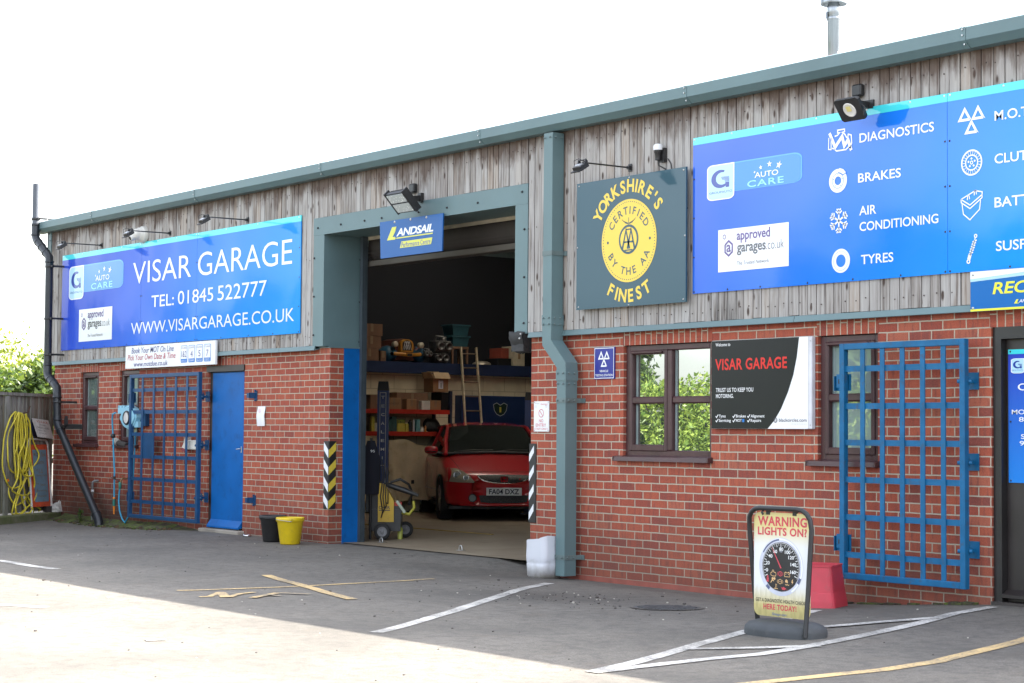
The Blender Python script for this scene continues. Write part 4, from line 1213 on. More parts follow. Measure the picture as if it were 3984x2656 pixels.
def badge(parent, x0, z0, x1, z1, split, y, k):
    """rounded two part emblem: pale tile with a big G, blue tile with stars and words"""
    w = x1 - x0; h = z1 - z0
    b = MB(); A = Art(b, (0, y, 0))
    A.rrect(split - .12 * w, z0 + .19 * h, x1, z1 + .0 * h, .09 * w, .16 * h, 1, .002, (1, 0, 0, 1))
    A.rrect(split - .10 * w, z0 + .205 * h, x1 - .012 * w, z1 - .03 * h, .085 * w, .145 * h, 0, .003, (1, 0, 0, 1))
    A.rrect(x0, z0, split, z1, .06 * w, .13 * h, 3, .004, (0, 1, 1, 1))
    A.rrect(x0 + .012 * w, z0 + .03 * h, split - .012 * w, z1 - .03 * h, .05 * w, .11 * h, 2, .005, (0, 1, 1, 1))
    # the G
    s = split - x0; gx = x0 + .50 * s; gy = z0 + .585 * h; gr = .255 * h; q = s / h * 1.32
    vs = []; fs = []; n = 26
    for i in range(n + 1):
        a = R(62 + (318 - 62) * i / n)
        th = .055 + .075 * math.sin(math.pi * i / n)
        for rr in (gr, gr - th * h):
            vs.append(A.at(gx + rr * q * math.cos(a), gy + rr * math.sin(a), .006))
    for i in range(n): fs.append((2 * i, 2 * i + 1, 2 * i + 3, 2 * i + 2))
    b.add(vs, fs, 4, False, .5)
    gxr = gx + gr * q * .95
    A.poly([(gx + .02 * s, gy + .05 * h), (gxr, gy + .05 * h), (gxr, gy - .25 * h), (gxr - .12 * s, gy - .25 * h), (gxr - .15 * s, gy - .06 * h), (gx + .06 * s, gy - .02 * h)], 4, .0065)
    for j in range(5):
        zz = gy + .03 * h - j * .033 * h
        A.rect(gxr - (.30 - .03 * j) * s, zz - .006 * h, gxr, zz + .006 * h, 2, .0072)
    A.text('GROUPAUTO', x0 + .09 * s, z0 + .185 * h, split - .07 * s, z0 + .245 * h, 4, .006)
    # words and stars
    bx0, bx1 = split, x1; bw = bx1 - bx0
    A.text('AUTO', bx0 + .31 * bw, z0 + .47 * h, bx0 + .66 * bw, z0 + .62 * h, 5, .005, .012)
    A.text('CARE', bx0 + .20 * bw, z0 + .235 * h, bx0 + .74 * bw, z0 + .415 * h, 6, .005, .014, 0, 1.15)
    star(A, bx0 + .31 * bw, z0 + .63 * h, .045 * h, 5, .005, 14, 1.4)
    star(A, bx0 + .40 * bw, z0 + .735 * h, .07 * h, 5, .005, 8, 1.0)
    star(A, bx0 + .53 * bw, z0 + .795 * h, .095 * h, 5, .005)
    star(A, bx0 + .67 * bw, z0 + .735 * h, .115 * h, 5, .005, -14, 1, .25)
    return b.build('emblem', [LOGOBLUE, LOGOEDGE, PALE, PRINTW, INDIGO, PRINTW, MINT], parent)

def hexp(cx, cz, rx, rz): return [(cx + rx * math.cos(R(90 + 60 * k)), cz + rz * math.sin(R(90 + 60 * k))) for k in range(6)]

def approved(parent, x0, z0, x1, z1, y):
    w = x1 - x0; h = z1 - z0
    X = lambda a: x0 + a * w
    Z = lambda a: z0 + a * h
    b = MB(); A = Art(b, (0, y, 0))
    A.rect(x0, z0, x1, z1, 0, .003)
    A.line(hexp(X(.155), Z(.545), .060 * w, .175 * h), .020 * w, 1, .0045, True)
    A.line(hexp(X(.09), Z(.825), .020 * w, .055 * h), .008 * w, 1, .0045, True)
    A.text('a', X(.122), Z(.455), X(.187), Z(.635), 1, .0045, .02)
    A.text('approved', X(.27), Z(.645), X(.745), Z(.945), 1, .0045, .022)
    A.text('garages', X(.275), Z(.355), X(.685), Z(.60), 2, .0045, .022)
    A.text('.co.uk', X(.69), Z(.43), X(.935), Z(.645), 2, .0045, -.008)
    A.text('The Trusted Network', X(.275), Z(.13), X(.73), Z(.22), 2, .0045, -.004)
    return b.build('network_panel', [PRINTW, PURPLE, GREYTXT], parent)

# --- blue garage name sign
SY = -.072
t = thing('garage_name_sign', 'wide glossy blue sign with the garage telephone number and web address in white', 'sign', (-4.0, SY, 2.48))
b = MB()
for a, c in ((-7.39, -4.782), (-4.778, -3.174), (-3.170, -.572)):
    b.box(a, c, SY, -.06, 2.483, 3.8115, 0); b.box(a, c, SY, -.06, 3.8125, 3.885, 1)
sp = [(x, 3.866) for x in (-7.36, -6.7, -6.03, -5.4, -4.81, -4.745, -4.3, -3.75, -3.2, -3.14, -2.4, -1.6, -.62)]
sp2 = [(x, 2.502) for x in (-7.36, -6.6, -5.9, -5.2, -4.81, -4.745, -4.2, -3.7, -3.2, -3.14, -2.5, -1.8, -1.2, -.60)] + [(x, z) for x in (-4.80, -4.755, -3.195, -3.145, -.60) for z in (2.8, 3.15, 3.5)]
screws_on(b, sp, SY, 2); screws_on(b, sp2, SY, 3)
b.build('board', [BLUE1, CYAN, WHITEP, BLACKM], t)
badge(t, -7.135, 3.213, -5.335, 3.70, -6.63, SY, 0)
approved(t, -6.765, 2.59, -5.665, 3.055, SY)
b = MB(); A = Art(b, (0, SY, 0))
A.text('VISAR', -5.03, 3.322, -3.33, 3.621, 0, .003, -.004)
A.text('GARAGE', -3.14, 3.318, -.765, 3.621, 0, .003, -.004)
A.text('TEL:', -4.455, 2.977, -3.80, 3.135, 0, .003, .004)
A.text('01845', -3.685, 2.977, -2.715, 3.155, 0, .003, .0)
A.text('522777', -2.60, 2.972, -1.36, 3.163, 0, .003, .0)
A.text('WWW.VISARGARAGE.CO.UK', -5.06, 2.632, -.70, 2.792, 0, .003, .0)
b.build('lettering', PRINTW, t)

# --- MOT booking board
t = thing('booking_board', 'small white booking board with blue and red italic lettering under the blue telephone sign', 'sign', (-3.85, -.115, 2.16))
b = MB(); b.box(-5.13, -2.56, -.115, -.086, 2.163, 2.468); b.box(-5.0, -4.9, -.086, -.056, 2.36, 2.42); b.box(-2.8, -2.7, -.086, -.056, 2.36, 2.42)
b.build('board', WHITES, t)
NAVYP = M('navy_print', (.02, .025, .20), .4, 0, .02); MIDBLUE = M('mid_blue_print', (.01, .17, .55), .4, 0, .02); CRIM = M('crimson_print', (.42, .02, .05), .4, 0, .02)
b = MB(); A = Art(b, (0, -.115, 0))
A.text('Book Your MOT On Line', -4.945, 2.365, -3.70, 2.444, 0, .002, .004, .18)
A.text('Pick Your Own Date & Time', -5.06, 2.272, -3.645, 2.350, 1, .002, .004, .18)
A.text('www.motdue.co.uk', -4.87, 2.184, -3.87, 2.252, 0, .002, .004, .12)
for k, (cl, wd) in enumerate((('1&2', 'MOTORCYCLES'), ('4', 'CARS'), ('5', 'UP TO 12 SEATER'), ('7', 'LIGHT COMMERCIALS'))):
    x0 = -3.495 + k * .213; x1 = x0 + .178
    A.rrect(x0, 2.205, x1, 2.428, .02, .018, 2, .002); A.rrect(x0 + .008, 2.254, x1 - .008, 2.421, .016, .014, 3, .003, (1, 1, 0, 0))
    A.text('CLASS', x0 + .016, 2.386, x1 - .016, 2.408, 0, .004)
    if len(cl) == 3: A.text(cl, x0 + .02, 2.275, x1 - .02, 2.355, 0, .004)
    else: A.text(cl, x0 + .06, 2.275, x1 - .06, 2.355, 0, .004)
    if len(wd) > 12:
        a_, c_ = wd.rsplit(' ', 1); A.text(a_, x0 + .03, 2.232, x1 - .03, 2.246, 3, .004); A.text(c_, x0 + .02, 2.213, x1 - .02, 2.227, 3, .004)
    else: A.text(wd, x0 + .02, 2.218, x1 - .02, 2.242 if wd == 'CARS' else 2.234, 3, .004)
b.build('lettering', [NAVYP, CRIM, MIDBLUE, WHITES], t)

# --- tyre brand board hanging over the doorway
t = thing('tyre_brand_board', 'blue board with white and yellow lettering hanging over the vehicle doorway', 'sign', (1.77, -.10, 3.24))
LB = gloss_sign('tyre_board_print', solid((.010, .095, .31)), .004, .25, .4)
LY = gloss_sign('tyre_board_yellow', solid((.62, .62, .09)), .004, .25, .6)
LW = gloss_sign('tyre_board_white', solid((.78, .80, .82)), .004, .25, .6)
b = MB(); b.add([(1.165, -.10, 3.647), (2.378, -.10, 3.642), (2.366, -.10, 3.241), (1.19, -.10, 3.241), (1.165, -.085, 3.647), (2.378, -.085, 3.642), (2.366, -.085, 3.241), (1.19, -.085, 3.241)],
                [(0, 3, 2, 1), (4, 5, 6, 7), (0, 1, 5, 4), (1, 2, 6, 5), (2, 3, 7, 6), (3, 0, 4, 7)], 0)
screws_on(b, [(1.46, 3.625), (1.77, 3.628), (2.07, 3.625)], -.10, 1, .016)
b.build('board', [LB, STEEL], t)
b = MB(); A = Art(b, (0, -.10, 0))
A.poly([(1.315, 3.432), (1.415, 3.572), (1.50, 3.572), (1.475, 3.515), (1.425, 3.462), (1.47, 3.462), (1.49, 3.445), (1.475, 3.432)], 1, .002)
A.text('ANDSAIL', 1.50, 3.462, 2.205, 3.548, 0, .002, .03, .22, .92)
A.poly([(1.495, 3.437), (2.19, 3.437), (2.198, 3.45), (1.505, 3.45)], 1, .002)
A.poly([(1.572, 3.330), (2.165, 3.330), (2.19, 3.40), (1.60, 3.40)], 1, .002)
A.text('Performance Centre', 1.605, 3.337, 2.155, 3.390, 2, .003, .004)
b.build('lettering', [LW, LY, INDIGO], t)

# --- grey certified plaque
AY = -.125
t = thing('certified_plaque', 'square grey-blue sign with a big yellow disc and yellow curved lettering', 'sign', (5.4, AY, 2.5))
GB = gloss_sign('plaque_print', solid((.032, .082, .110)), .008, .07, .5)
GY = gloss_sign('plaque_yellow', solid((.80, .58, .10)), .008, .2, .25)
b = MB(); b.box(4.637, 6.172, AY, AY + .018, 2.504, 3.717, 0); screws_on(b, [(4.67, 3.69), (6.14, 3.69), (4.67, 2.53), (6.14, 2.53), (5.4, 3.70), (5.4, 2.515), (6.16, 3.1), (4.65, 3.1)], AY, 1)
b.box(4.75, 4.79, AY + .018, -.056, 2.55, 3.68, 2); b.box(6.02, 6.06, AY + .018, -.056, 2.55, 3.68, 2); b.box(5.38, 5.42, AY + .018, -.056, 2.55, 3.68, 2)
b.build('board', [GB, STEEL, WOOD], t)
b = MB(); A = Art(b, (0, AY, 0)); cx, cz = 5.398, 3.113
A.disc(cx, cz, .386, 0, .002, 64)
n = 84
for k in range(n):
    a = 2 * math.pi * k / n; A.disc(cx + .362 * math.cos(a), cz + .362 * math.sin(a), .0058, 1, .003, 6)
A.arc_text("YORKSHIRE'S", cx, cz, .455, .112, 93, 12.3, 0, .002, .032, wscale=.95)
A.arc_text('FINEST', cx, cz, .455, .112, -90, 12.8, 0, .002, .032, True, wscale=.95)
A.arc_text('CERTIFIED', cx, cz, .248, .070, 90, 16.2, 1, .003, .014)
A.arc_text('BY THE AA', cx, cz, .248, .070, -90, 16.5, 1, .003, .014, True)
A.disc(cx - .295, cz, .014, 1, .003, 14); A.disc(cx + .295, cz, .014, 1, .003, 14)
A.disc(cx, cz + .012, .138, 1, .003, 40); A.disc(cx, cz + .012, .115, 0, .004, 40)
def let_a(x, z, w, h, fl):
    zz = lambda q: z + (q * h if not fl else h - q * h)
    A.line([(x, zz(0)), (x + w / 2, zz(1)), (x + w, zz(0))], .024, 1, .005); A.line([(x + w * .2, zz(.36)), (x + w * .8, zz(.36))], .016, 1, .005)
let_a(cx - .085, cz - .075, .10, .175, False); let_a(cx - .015, cz - .075, .10, .175, False)
A.line([(cx - .055, cz - .088), (cx + .055, cz - .088)], .012, 1, .005); A.line([(cx - .04, cz + .105), (cx + .04, cz + .105)], .012, 1, .005)
for s_ in (-1, 1):
    for j in range(4):
        A.line([(cx + s_ * .008, cz + .155 + j * .003), (cx + s_ * (.045 + .012 * j), cz + .165 + .008 * j), (cx + s_ * (.062 + .012 * j), cz + .180 + .009 * j)], .004, 1, .003)
A.line([(cx, cz + .15), (cx, cz + .215)], .008, 1, .003)
b.build('lettering', [GY, GB], t)

# --- long blue services sign
t = thing('services_sign', 'long blue sign listing garage services with white pictograms', 'sign', (8.6, SY, 2.57))
b = MB()
for a, c in ((6.207, 9.066), (9.070, 11.9)):
    b.box(a, c, SY, -.06, 2.576, 3.9055, 0); b.box(a, c, SY, -.06, 3.9065, 3.972, 1)
screws_on(b, [(x, 3.955) for x in (6.225, 6.7, 7.2, 7.7, 8.25, 8.7, 9.04, 9.095, 9.6)], SY, 2)
screws_on(b, [(x, 2.592) for x in (6.225, 6.65, 7.05, 7.6, 8.1, 8.6, 9.045, 9.09, 9.65)] + [(x, z) for x in (6.222, 9.045, 9.09) for z in (2.9, 3.25, 3.6)], SY, 3)
b.build('board', [BLUE3, bpy.data.materials['cyan_strip_print'], WHITEP, BLACKM], t)
badge(t, 6.392, 3.385, 7.54, 3.70, 6.735, SY, 1)
approved(t, 6.535, 2.747, 7.388, 3.118, SY)
b = MB(); A = Art(b, (0, SY, 0)); LF = .003
A.text('DIAGNOSTICS', 8.175, 3.694, 8.94, 3.770, 0, LF, .012)
A.text('BRAKES', 8.16, 3.370, 8.607, 3.445, 0, LF, .012)
A.text('AIR', 8.172, 3.104, 8.352, 3.178, 0, LF, .012)
A.text('CONDITIONING', 8.175, 2.974, 8.98, 3.048, 0, LF, .012)
A.text('TYRES', 8.19, 2.705, 8.528, 2.782, 0, LF, .012)
A.text('M.O.T', 9.518, 3.699, 9.83, 3.773, 0, LF, .012)
A.text('CLUTCHES', 9.516, 3.373, 10.10, 3.447, 0, LF, .012)
A.text('BATTERIES', 9.514, 3.043, 10.14, 3.120, 0, LF, .012)
A.text('SUSPENSION', 9.525, 2.714, 10.27, 2.790, 0, LF, .012)
b.build('lettering', [PRINTW, BLUE3], t)
b = MB(); A = Art(b, (0, SY, 0))
# engine with a spark through it
ex, ez = 7.967, 3.735
A.line([(ex - .06, ez + .045), (ex - .03, ez + .05), (ex - .005, ez + .068), (ex - .028, ez + .068), (ex - .028, ez + .092), (ex + .048, ez + .092), (ex + .048, ez + .070), (ex + .02, ez + .068), (ex + .05, ez + .05), (ex + .07, ez + .02), (ex + .082, ez + .02), (ex + .088, ez + .045), (ex + .12, ez + .035), (ex + .125, ez - .03), (ex + .11, ez - .07), (ex + .09, ez - .06), (ex + .06, ez - .078), (ex - .04, ez - .078), (ex - .07, ez - .055), (ex - .09, ez - .05)], .011, 0, LF)
A.line([(ex - .125, ez + .04), (ex - .128, ez - .055), (ex - .10, ez - .06), (ex - .10, ez + .04)], .009, 0, LF)
A.line([(ex - .118, ez + .078), (ex - .055, ez - .045), (ex + .02, ez + .035), (ex + .045, ez - .045), (ex + .085, ez + .0), (ex + .12, ez - .09)], .028, 0, LF)
b.build('pictogram', [PRINTW, BLUE3], t)
b = MB(); A = Art(b, (0, SY, 0))
# brake disc
A.ring(7.942, 3.410, .036, .098, 0, LF); A.ring(7.942, 3.410, .060, .064, 1, LF + .001)
for k in range(5): A.disc(7.942 + .049 * math.cos(R(90 + 72 * k)), 3.410 + .049 * math.sin(R(90 + 72 * k)), .005, 1, LF + .001, 8)
A.poly([(7.945, 3.48), (7.96, 3.512), (8.0, 3.50), (8.03, 3.47), (8.0, 3.455), (7.97, 3.475)], 0, LF + .0015); A.line([(7.943, 3.478), (7.972, 3.47), (8.0, 3.452), (8.032, 3.468)], .006, 1, LF + .002)
b.build('pictogram', [PRINTW, BLUE3], t)
b = MB(); A = Art(b, (0, SY, 0))
# snowflake
for k in range(6):
    a = R(90 + 60 * k); ca, sa = math.cos(a), math.sin(a); cx, cz = 7.951, 3.080
    A.line([(cx, cz), (cx + .10 * ca, cz + .10 * sa)], .015, 0, LF)
    for q, l in ((.055, .042), (.08, .03)):
        for s_ in (-1, 1):
            a2 = a + s_ * R(52); A.line([(cx + q * ca, cz + q * sa), (cx + q * ca + l * math.cos(a2), cz + q * sa + l * math.sin(a2))], .012, 0, LF)
b.build('pictogram', [PRINTW, BLUE3], t)
b = MB(); A = Art(b, (0, SY, 0))
# tyre
A.ring(7.973, 2.750, .052, .094, 0, LF); A.ring(7.973, 2.750, .078, .080, 1, LF + .001); A.ring(7.973, 2.75, .094, .099, 0, LF)
b.build('pictogram', [PRINTW, BLUE3], t)
b = MB(); A = Art(b, (0, SY, 0))
# three triangles
def tri(cx, cz, w, h): A.line([(cx - w / 2, cz), (cx + w / 2, cz), (cx, cz + h)], .020, 0, LF, True)
tri(9.238, 3.742, .10, .082); tri(9.364, 3.742, .10, .082); tri(9.301, 3.640, .10, .082)
b.build('pictogram', [PRINTW, BLUE3], t)
b = MB(); A = Art(b, (0, SY, 0))
# clutch plate
A.ring(9.302, 3.408, .087, .100, 0, LF); A.ring(9.302, 3.408, .052, .062, 0, LF); A.ring(9.302, 3.408, .008, .015, 0, LF)
for k in range(22):
    a = 2 * math.pi * k / 22; A.line([(9.302 + .06 * math.cos(a), 3.408 + .06 * math.sin(a)), (9.302 + .09 * math.cos(a), 3.408 + .09 * math.sin(a))], .004, 0, LF)
for k in range(5):
    a = R(20 + 72 * k); c_ = (9.302 + .031 * math.cos(a), 3.408 + .031 * math.sin(a)); A.disc(*c_, .010, 0, LF, 4)
b.build('pictogram', [PRINTW, BLUE3], t)
b = MB(); A = Art(b, (0, SY, 0))
# battery
A.line([(9.20, 3.135), (9.285, 3.085), (9.40, 3.155), (9.40, 3.175), (9.335, 3.19), (9.20, 3.135)], .009, 0, LF)
A.line([(9.20, 3.135), (9.202, 3.11), (9.285, 3.058), (9.398, 3.13), (9.40, 3.155)], .009, 0, LF); A.line([(9.21, 3.10), (9.222, 3.02), (9.284, 2.972), (9.375, 3.045), (9.385, 3.115)], .009, 0, LF)
A.line([(9.26, 3.125), (9.262, 3.155), (9.275, 3.16), (9.282, 3.13)], .008, 0, LF); A.line([(9.325, 3.155), (9.328, 3.19), (9.342, 3.192), (9.346, 3.16)], .008, 0, LF)
b.build('pictogram', [PRINTW, BLUE3], t)
b = MB(); A = Art(b, (0, SY, 0))
# coil spring damper
A.ring(9.268, 2.655, .008, .018, 0, LF); A.ring(9.337, 2.845, .007, .016, 0, LF); A.line([(9.272, 2.67), (9.285, 2.71)], .03, 0, LF)
for k in range(6):
    q = .715 + .018 * k; A.line([(9.272 + .007 * k, 2.0 + q - .004), (9.312 + .007 * k, 2.0 + q + .008)], .011, 0, LF)
A.line([(9.285, 2.70), (9.333, 2.83)], .008, 0, LF)
b.build('pictogram', [PRINTW, BLUE3], t)

# --- reception board
t = thing('reception_board', 'blue board with yellow italic lettering and a white swoosh above the dark door', 'sign', (9.9, -.115, 2.27))
RB = gloss_sign('reception_blue', solid((.008, .13, .42)), .004, .12, .8); RY = gloss_sign('reception_yellow', solid((.74, .74, .06)), .004, .2, .6)
b = MB(); b.box(9.318, 10.75, -.115, -.09, 2.268, 2.57, 0); screws_on(b, [(9.345, 2.545), (9.340, 2.293)], -.115, 1, .012)
b.build('board', [RB, STEEL], t)
b = MB(); A = Art(b, (0, -.115, 0))
A.rect(9.319, 2.269, 10.749, 2.285, 1, .002)
A.poly([(9.319, 2.569), (10.2, 2.569), (9.75, 2.535), (9.319, 2.512)], 0, .003); A.poly([(9.319, 2.512), (9.75, 2.535), (10.3, 2.569), (10.6, 2.569), (9.85, 2.515), (9.319, 2.492)], 3, .002)
A.text('RECEPTION', 9.525, 2.388, 10.45, 2.478, 1, .003, .02, .18)
A.poly([(9.72, 2.31), (9.742, 2.34), (9.76, 2.34), (9.745, 2.315), (9.765, 2.315), (9.76, 2.31)], 1, .003); A.text('ANDSAIL', 9.765, 2.315, 9.93, 2.338, 0, .003, .02, .2)
b.build('lettering', [PRINTW, RY, PRINTW, PALE], t)

# --- opening hours panel on the dark door
t = thing('opening_hours_panel', 'blue opening hours panel fixed on the dark brown door', 'sign', (9.95, .05, 1.2))
BL4 = gloss_sign('hours_print', grad_x([(0.0, (.022, .045, .42)), (1.0, (.008, .16, .62))], .9, 2.0, 0), .004, .12, .8)
def gz4(nt, b_):
    tc = nt.nodes.new('ShaderNodeTexCoord'); s = nt.nodes.new('ShaderNodeSeparateXYZ'); nt.links.new(tc.outputs['Object'], s.inputs[0])
    mr = nt.nodes.new('ShaderNodeMapRange'); mr.inputs[1].default_value = -.25; mr.inputs[2].default_value = .75; nt.links.new(s.outputs[2], mr.inputs[0])
    nt.links.new(ramp(nt, mr.outputs[0], [(0.0, (.006, .20, .66)), (1.0, (.022, .045, .44))]), b_.inputs['Base Color'])
BL4 = gloss_sign('hours_print_blue', gz4, .004, .12, .8)
b = MB(); b.box(9.54, 10.28, .044, .0535, .985, 1.945, 0); b.box(9.54, 10.28, .044, .0535, 1.9455, 1.98, 1); screws_on(b, [(9.56, 1.965), (9.56, 1.0), (9.56, 1.44)], .044, 2, .008)
b.build('board', [BL4, CYAN, BLACKM], t)
badge(t, 9.568, 1.80, 10.22, 1.912, 9.69, .044, 2)
b = MB(); A = Art(b, (0, .044, 0))
A.text('OPENING', 9.628, 1.672, 10.18, 1.725, 0, .003, .01); A.text('TIMES', 9.69, 1.575, 10.11, 1.62, 0, .003, .01)
A.text('MONDAY - FRIDAY', 9.573, 1.495, 10.24, 1.530, 0, .003, .008); A.text('8.00', 9.637, 1.44, 9.80, 1.475, 0, .003, .008)
A.text('SATURDAY', 9.655, 1.312, 10.13, 1.347, 0, .003, .008); A.text('9.00', 9.642, 1.262, 9.80, 1.297, 0, .003, .008)
b.build('lettering', [PRINTW], t)

# --- black and white welcome board
t = thing('welcome_board', 'black and white welcome board with red lettering on the brick wall', 'sign', (7.0, -.05, 1.37))
def gzb(nt, b_):
    b_.inputs['Base Color'].default_value = (.014, .015, .016, 1)
KB = gloss_sign('welcome_black', gzb, .006, .22, .35)
b = MB(); b.rbox(6.428, 7.628, -.05, -.003, 1.377, 2.148, .006, 1); b.quad((6.430, -.0505, 1.379), (7.59, -.0505, 1.379), (7.59, -.0505, 2.146), (6.430, -.0505, 2.146), 0)
screws_on(b, [(7.612, 2.11), (7.612, 1.41)], -.05, 2, .006)
b.build('board', [KB, M('pale_frame', (.62, .62, .66), .35), STEEL], t)
b = MB(); A = Art(b, (0, -.0505, 0))
cur = [(7.121, 1.379), (7.20, 1.45), (7.28, 1.55), (7.36, 1.69), (7.42, 1.83), (7.46, 1.98), (7.486, 2.146)]
A.poly(cur + [(7.59, 2.146), (7.59, 1.379)], 0, .0015)
A.text('Welcome to', 6.482, 2.098, 6.665, 2.127, 0, .002, .008, 0, 1.04)
A.text('VISAR GARAGE', 6.478, 1.888, 7.346, 1.988, 1, .002, .02, 0, 1.06)
A.text('TRUST US TO KEEP YOU', 6.488, 1.697, 6.948, 1.733, 0, .002, .012, 0, 1.04); A.text('MOTORING.', 6.488, 1.645, 6.708, 1.680, 0, .002, .012, 0, 1.04)
for i, (x, w) in enumerate(((6.488, 0), (6.70, 0), (6.88, 0))):
    for j, z in enumerate((1.475, 1.437)):
        A.line([(x - .002, z + .012), (x + .008, z), (x + .030, z + .026)], .008, 0, .002)
        s_ = (('Tyres', 'Servicing'), ('Brakes', 'MOT'), ('Alignment', 'Repairs'))[i][j]
        lw = (( .085, .148), (.120, .07), (.165, .125))[i][j]
        A.text(s_, x + .038, z - (.008 if s_ in ('Tyres', 'Servicing', 'Alignment', 'Repairs') else 0), x + .038 + lw, z + .025, 0, .002, .012)
A.rect(6.815, 1.435, 6.84, 1.462, 4, .002)
A.ring(7.213, 1.452, .008, .0115, 2, .003); A.ring(7.213, 1.452, .016, .022, 2, .003)
A.text('blackcircles.com', 7.255, 1.438, 7.572, 1.466, 2, .003, .006); A.text('the new way to new tyres', 7.40, 1.413, 7.572, 1.424, 3, .003)
b.build('lettering', [gloss_sign('welcome_white', solid((.80, .80, .81)), .01, .2, .6), gloss_sign('welcome_red', solid((.62, .025, .022)), .01, .2, .6), TEXTDARK, M('faint_print', (.45, .45, .5), .5), MIDBLUE], t)

# --- vehicle testing station plate
t = thing('testing_station_plate', 'small blue plate with three white triangles on the brick beside the middle window', 'sign', (4.925, -.012, 1.84))
VB = M('plate_blue', (.012, .018, .24), .3, 0, .06, 8)
b = MB(); b.box(4.777, 5.073, -.014, -.001, 1.842, 2.143, 0); b.build('plate', VB, t)
b = MB(); A = Art(b, (0, -.014, 0))
A.line([(4.786, 1.851), (5.064, 1.851), (5.064, 2.134), (4.786, 2.134)], .006, 0, .0015, True)
def tri2(cx, cz, w, h): A.line([(cx - w / 2, cz), (cx + w / 2, cz), (cx, cz + h)], .014, 0, .0015, True)
tri2(4.881, 2.035, .066, .06); tri2(4.963, 2.035, .066, .06); tri2(4.922, 1.965, .07, .06)
A.text('VEHICLE', 4.858, 1.908, 4.985, 1.928, 0, .0015, .012); A.text('TESTING STATION', 4.797, 1.868, 5.05, 1.889, 0, .0015, .012)
b.build('lettering', [WHITES], t)

# --- no entry notice, paper notice
t = thing('no_entry_notice', 'white no entry staff only notice with faded red print on the right brick pier', 'sign', (3.97, -.012, 1.34))
b = MB(); b.box(3.848, 4.086, -.010, -.001, 1.342, 1.640, 0); screws_on(b, [(3.86, 1.63), (4.074, 1.63), (3.86, 1.352), (4.074, 1.352)], -.010, 1, .006); b.build('plate', [WHITES, STEEL], t)
FRED = M('faded_red_print', (.62, .20, .22), .5, 0, .2, 30)
b = MB(); A = Art(b, (0, -.010, 0))
A.text('Garage', 3.955, 1.598, 4.065, 1.622, 0, .0015, .004, .15); A.text('Visar', 3.865, 1.612, 3.94, 1.630, 1, .0015, 0, .15)
A.ring(3.965, 1.522, .034, .042, 0, .0015); A.line([(3.942, 1.546), (3.988, 1.498)], .008, 0, .0015)
A.text('NO', 3.93, 1.432, 4.0, 1.465, 0, .0015, .012); A.text('ENTRY', 3.88, 1.390, 4.045, 1.422, 0, .0015, .012); A.text('STAFF ONLY', 3.86, 1.358, 4.072, 1.378, 0, .0015, .006)
for k in range(3): A.rect(3.865, 1.575 + k * .01, 3.895, 1.578 + k * .01, 1, .0015); A.rect(4.03, 1.575 + k * .01, 4.062, 1.578 + k * .01, 1, .0015)
b.build('lettering', [FRED, M('grey_fine_print', (.5, .45, .45), .5)], t)
t = thing('paper_notice', 'curled white paper notice taped to the brick beside the blue door', 'paper notice', (-1.56, -.01, 1.39))
b = MB(); n = 10; vs = []
for i in range(n + 1):
    z = 1.385 + .24 * i / n
    for j in range(5): vs.append((-1.652 + .185 * j / 4 + (.006 * math.sin(i * .9)), -.006 - .012 * math.sin(i / n * 3.0) * (1 + .4 * math.sin(j)) - .008 * (1 - i / n), z))
b.add(vs, [(i * 5 + j, i * 5 + j + 1, (i + 1) * 5 + j + 1, (i + 1) * 5 + j) for i in range(n) for j in range(4)], 0, True)
b.add([(x, y + .0012, z) for x, y, z in vs], [(i * 5 + j, (i + 1) * 5 + j, (i + 1) * 5 + j + 1, i * 5 + j + 1) for i in range(n) for j in range(4)], 0, True)
A = Art(b, (0, -.028, 0)); A.ring(-1.572, 1.572, .019, .023, 1, .001); A.line([(-1.585, 1.585), (-1.56, 1.56)], .004, 1, .001)
b.build('sheet', [M('white_paper', (.76, .76, .78), .7, 0, .04, 5), FRED], t)

# ------------------------------------------------------------------ sign lamps, floodlights, camera, sensor
def lamp(name_label, x, z, L=.58):
    t = thing('sign_lamp', name_label, 'sign lamp', (x, -.06, z), 0, 'slim black arm lamps lighting the signs')
    b = MB(); b.box(-.022, .022, -.008, 0, -.035, .035); b.tube([(0, -.006, 0), (.0, -L, -.005)], .0075, 8); b.box(-.016, .016, -.035, -.008, -.016, .016)
    b.build('arm', BLACKM, t, local=True)
    b = MB()
    b.obox((0, -L - .02, -.05), (.055, 0, 0), (0, .045, .028), (0, -.012, .018), 0)
    b.obox((.05, -L - .005, -.02), (.006, 0, 0), (0, .012, -.01), (0, .012, .035), 0); b.obox((-.05, -L - .005, -.02), (.006, 0, 0), (0, .012, -.01), (0, .012, .035), 0)
    b.tube([(-.056, -L - .005, .015), (.056, -L - .005, .015)], .006, 8)
    b.obox((0, -L - .035, -.072), (.062, 0, 0), (0, .055, .034), (0, -.003, .004), 0)
    b.build('lamp_head', BLACKP, t, local=True)
    b = MB(); b.obox((0, -L - .047, -.045), (.04, 0, 0), (0, .022, .014), (0, -.008, .012), 0)
    b.tube([(.03, -L + .0, 0), (.02, -L - .06, .02), (-.0, -L - .10, -.0), (-.0, -L - .095, -.05)], .004, 6, 1)
    b.build('reflector', [M('pale_grey_lens', (.22, .23, .25), .2), BLACKP] if 'pale_grey_lens' not in bpy.data.materials else [bpy.data.materials['pale_grey_lens'], BLACKP], t, local=True)
    return t
lp = lamp('black arm lamp above the telephone sign, beside the corner drainpipe', -6.079, 3.943)
dup(lp, (-3.964, -.06, 3.944), 0, 'black arm lamp above the telephone sign, in front of the round white camera')
dup(lp, (-1.877, -.06, 3.941), 0, 'black arm lamp above the telephone sign, the one nearest the vehicle doorway')
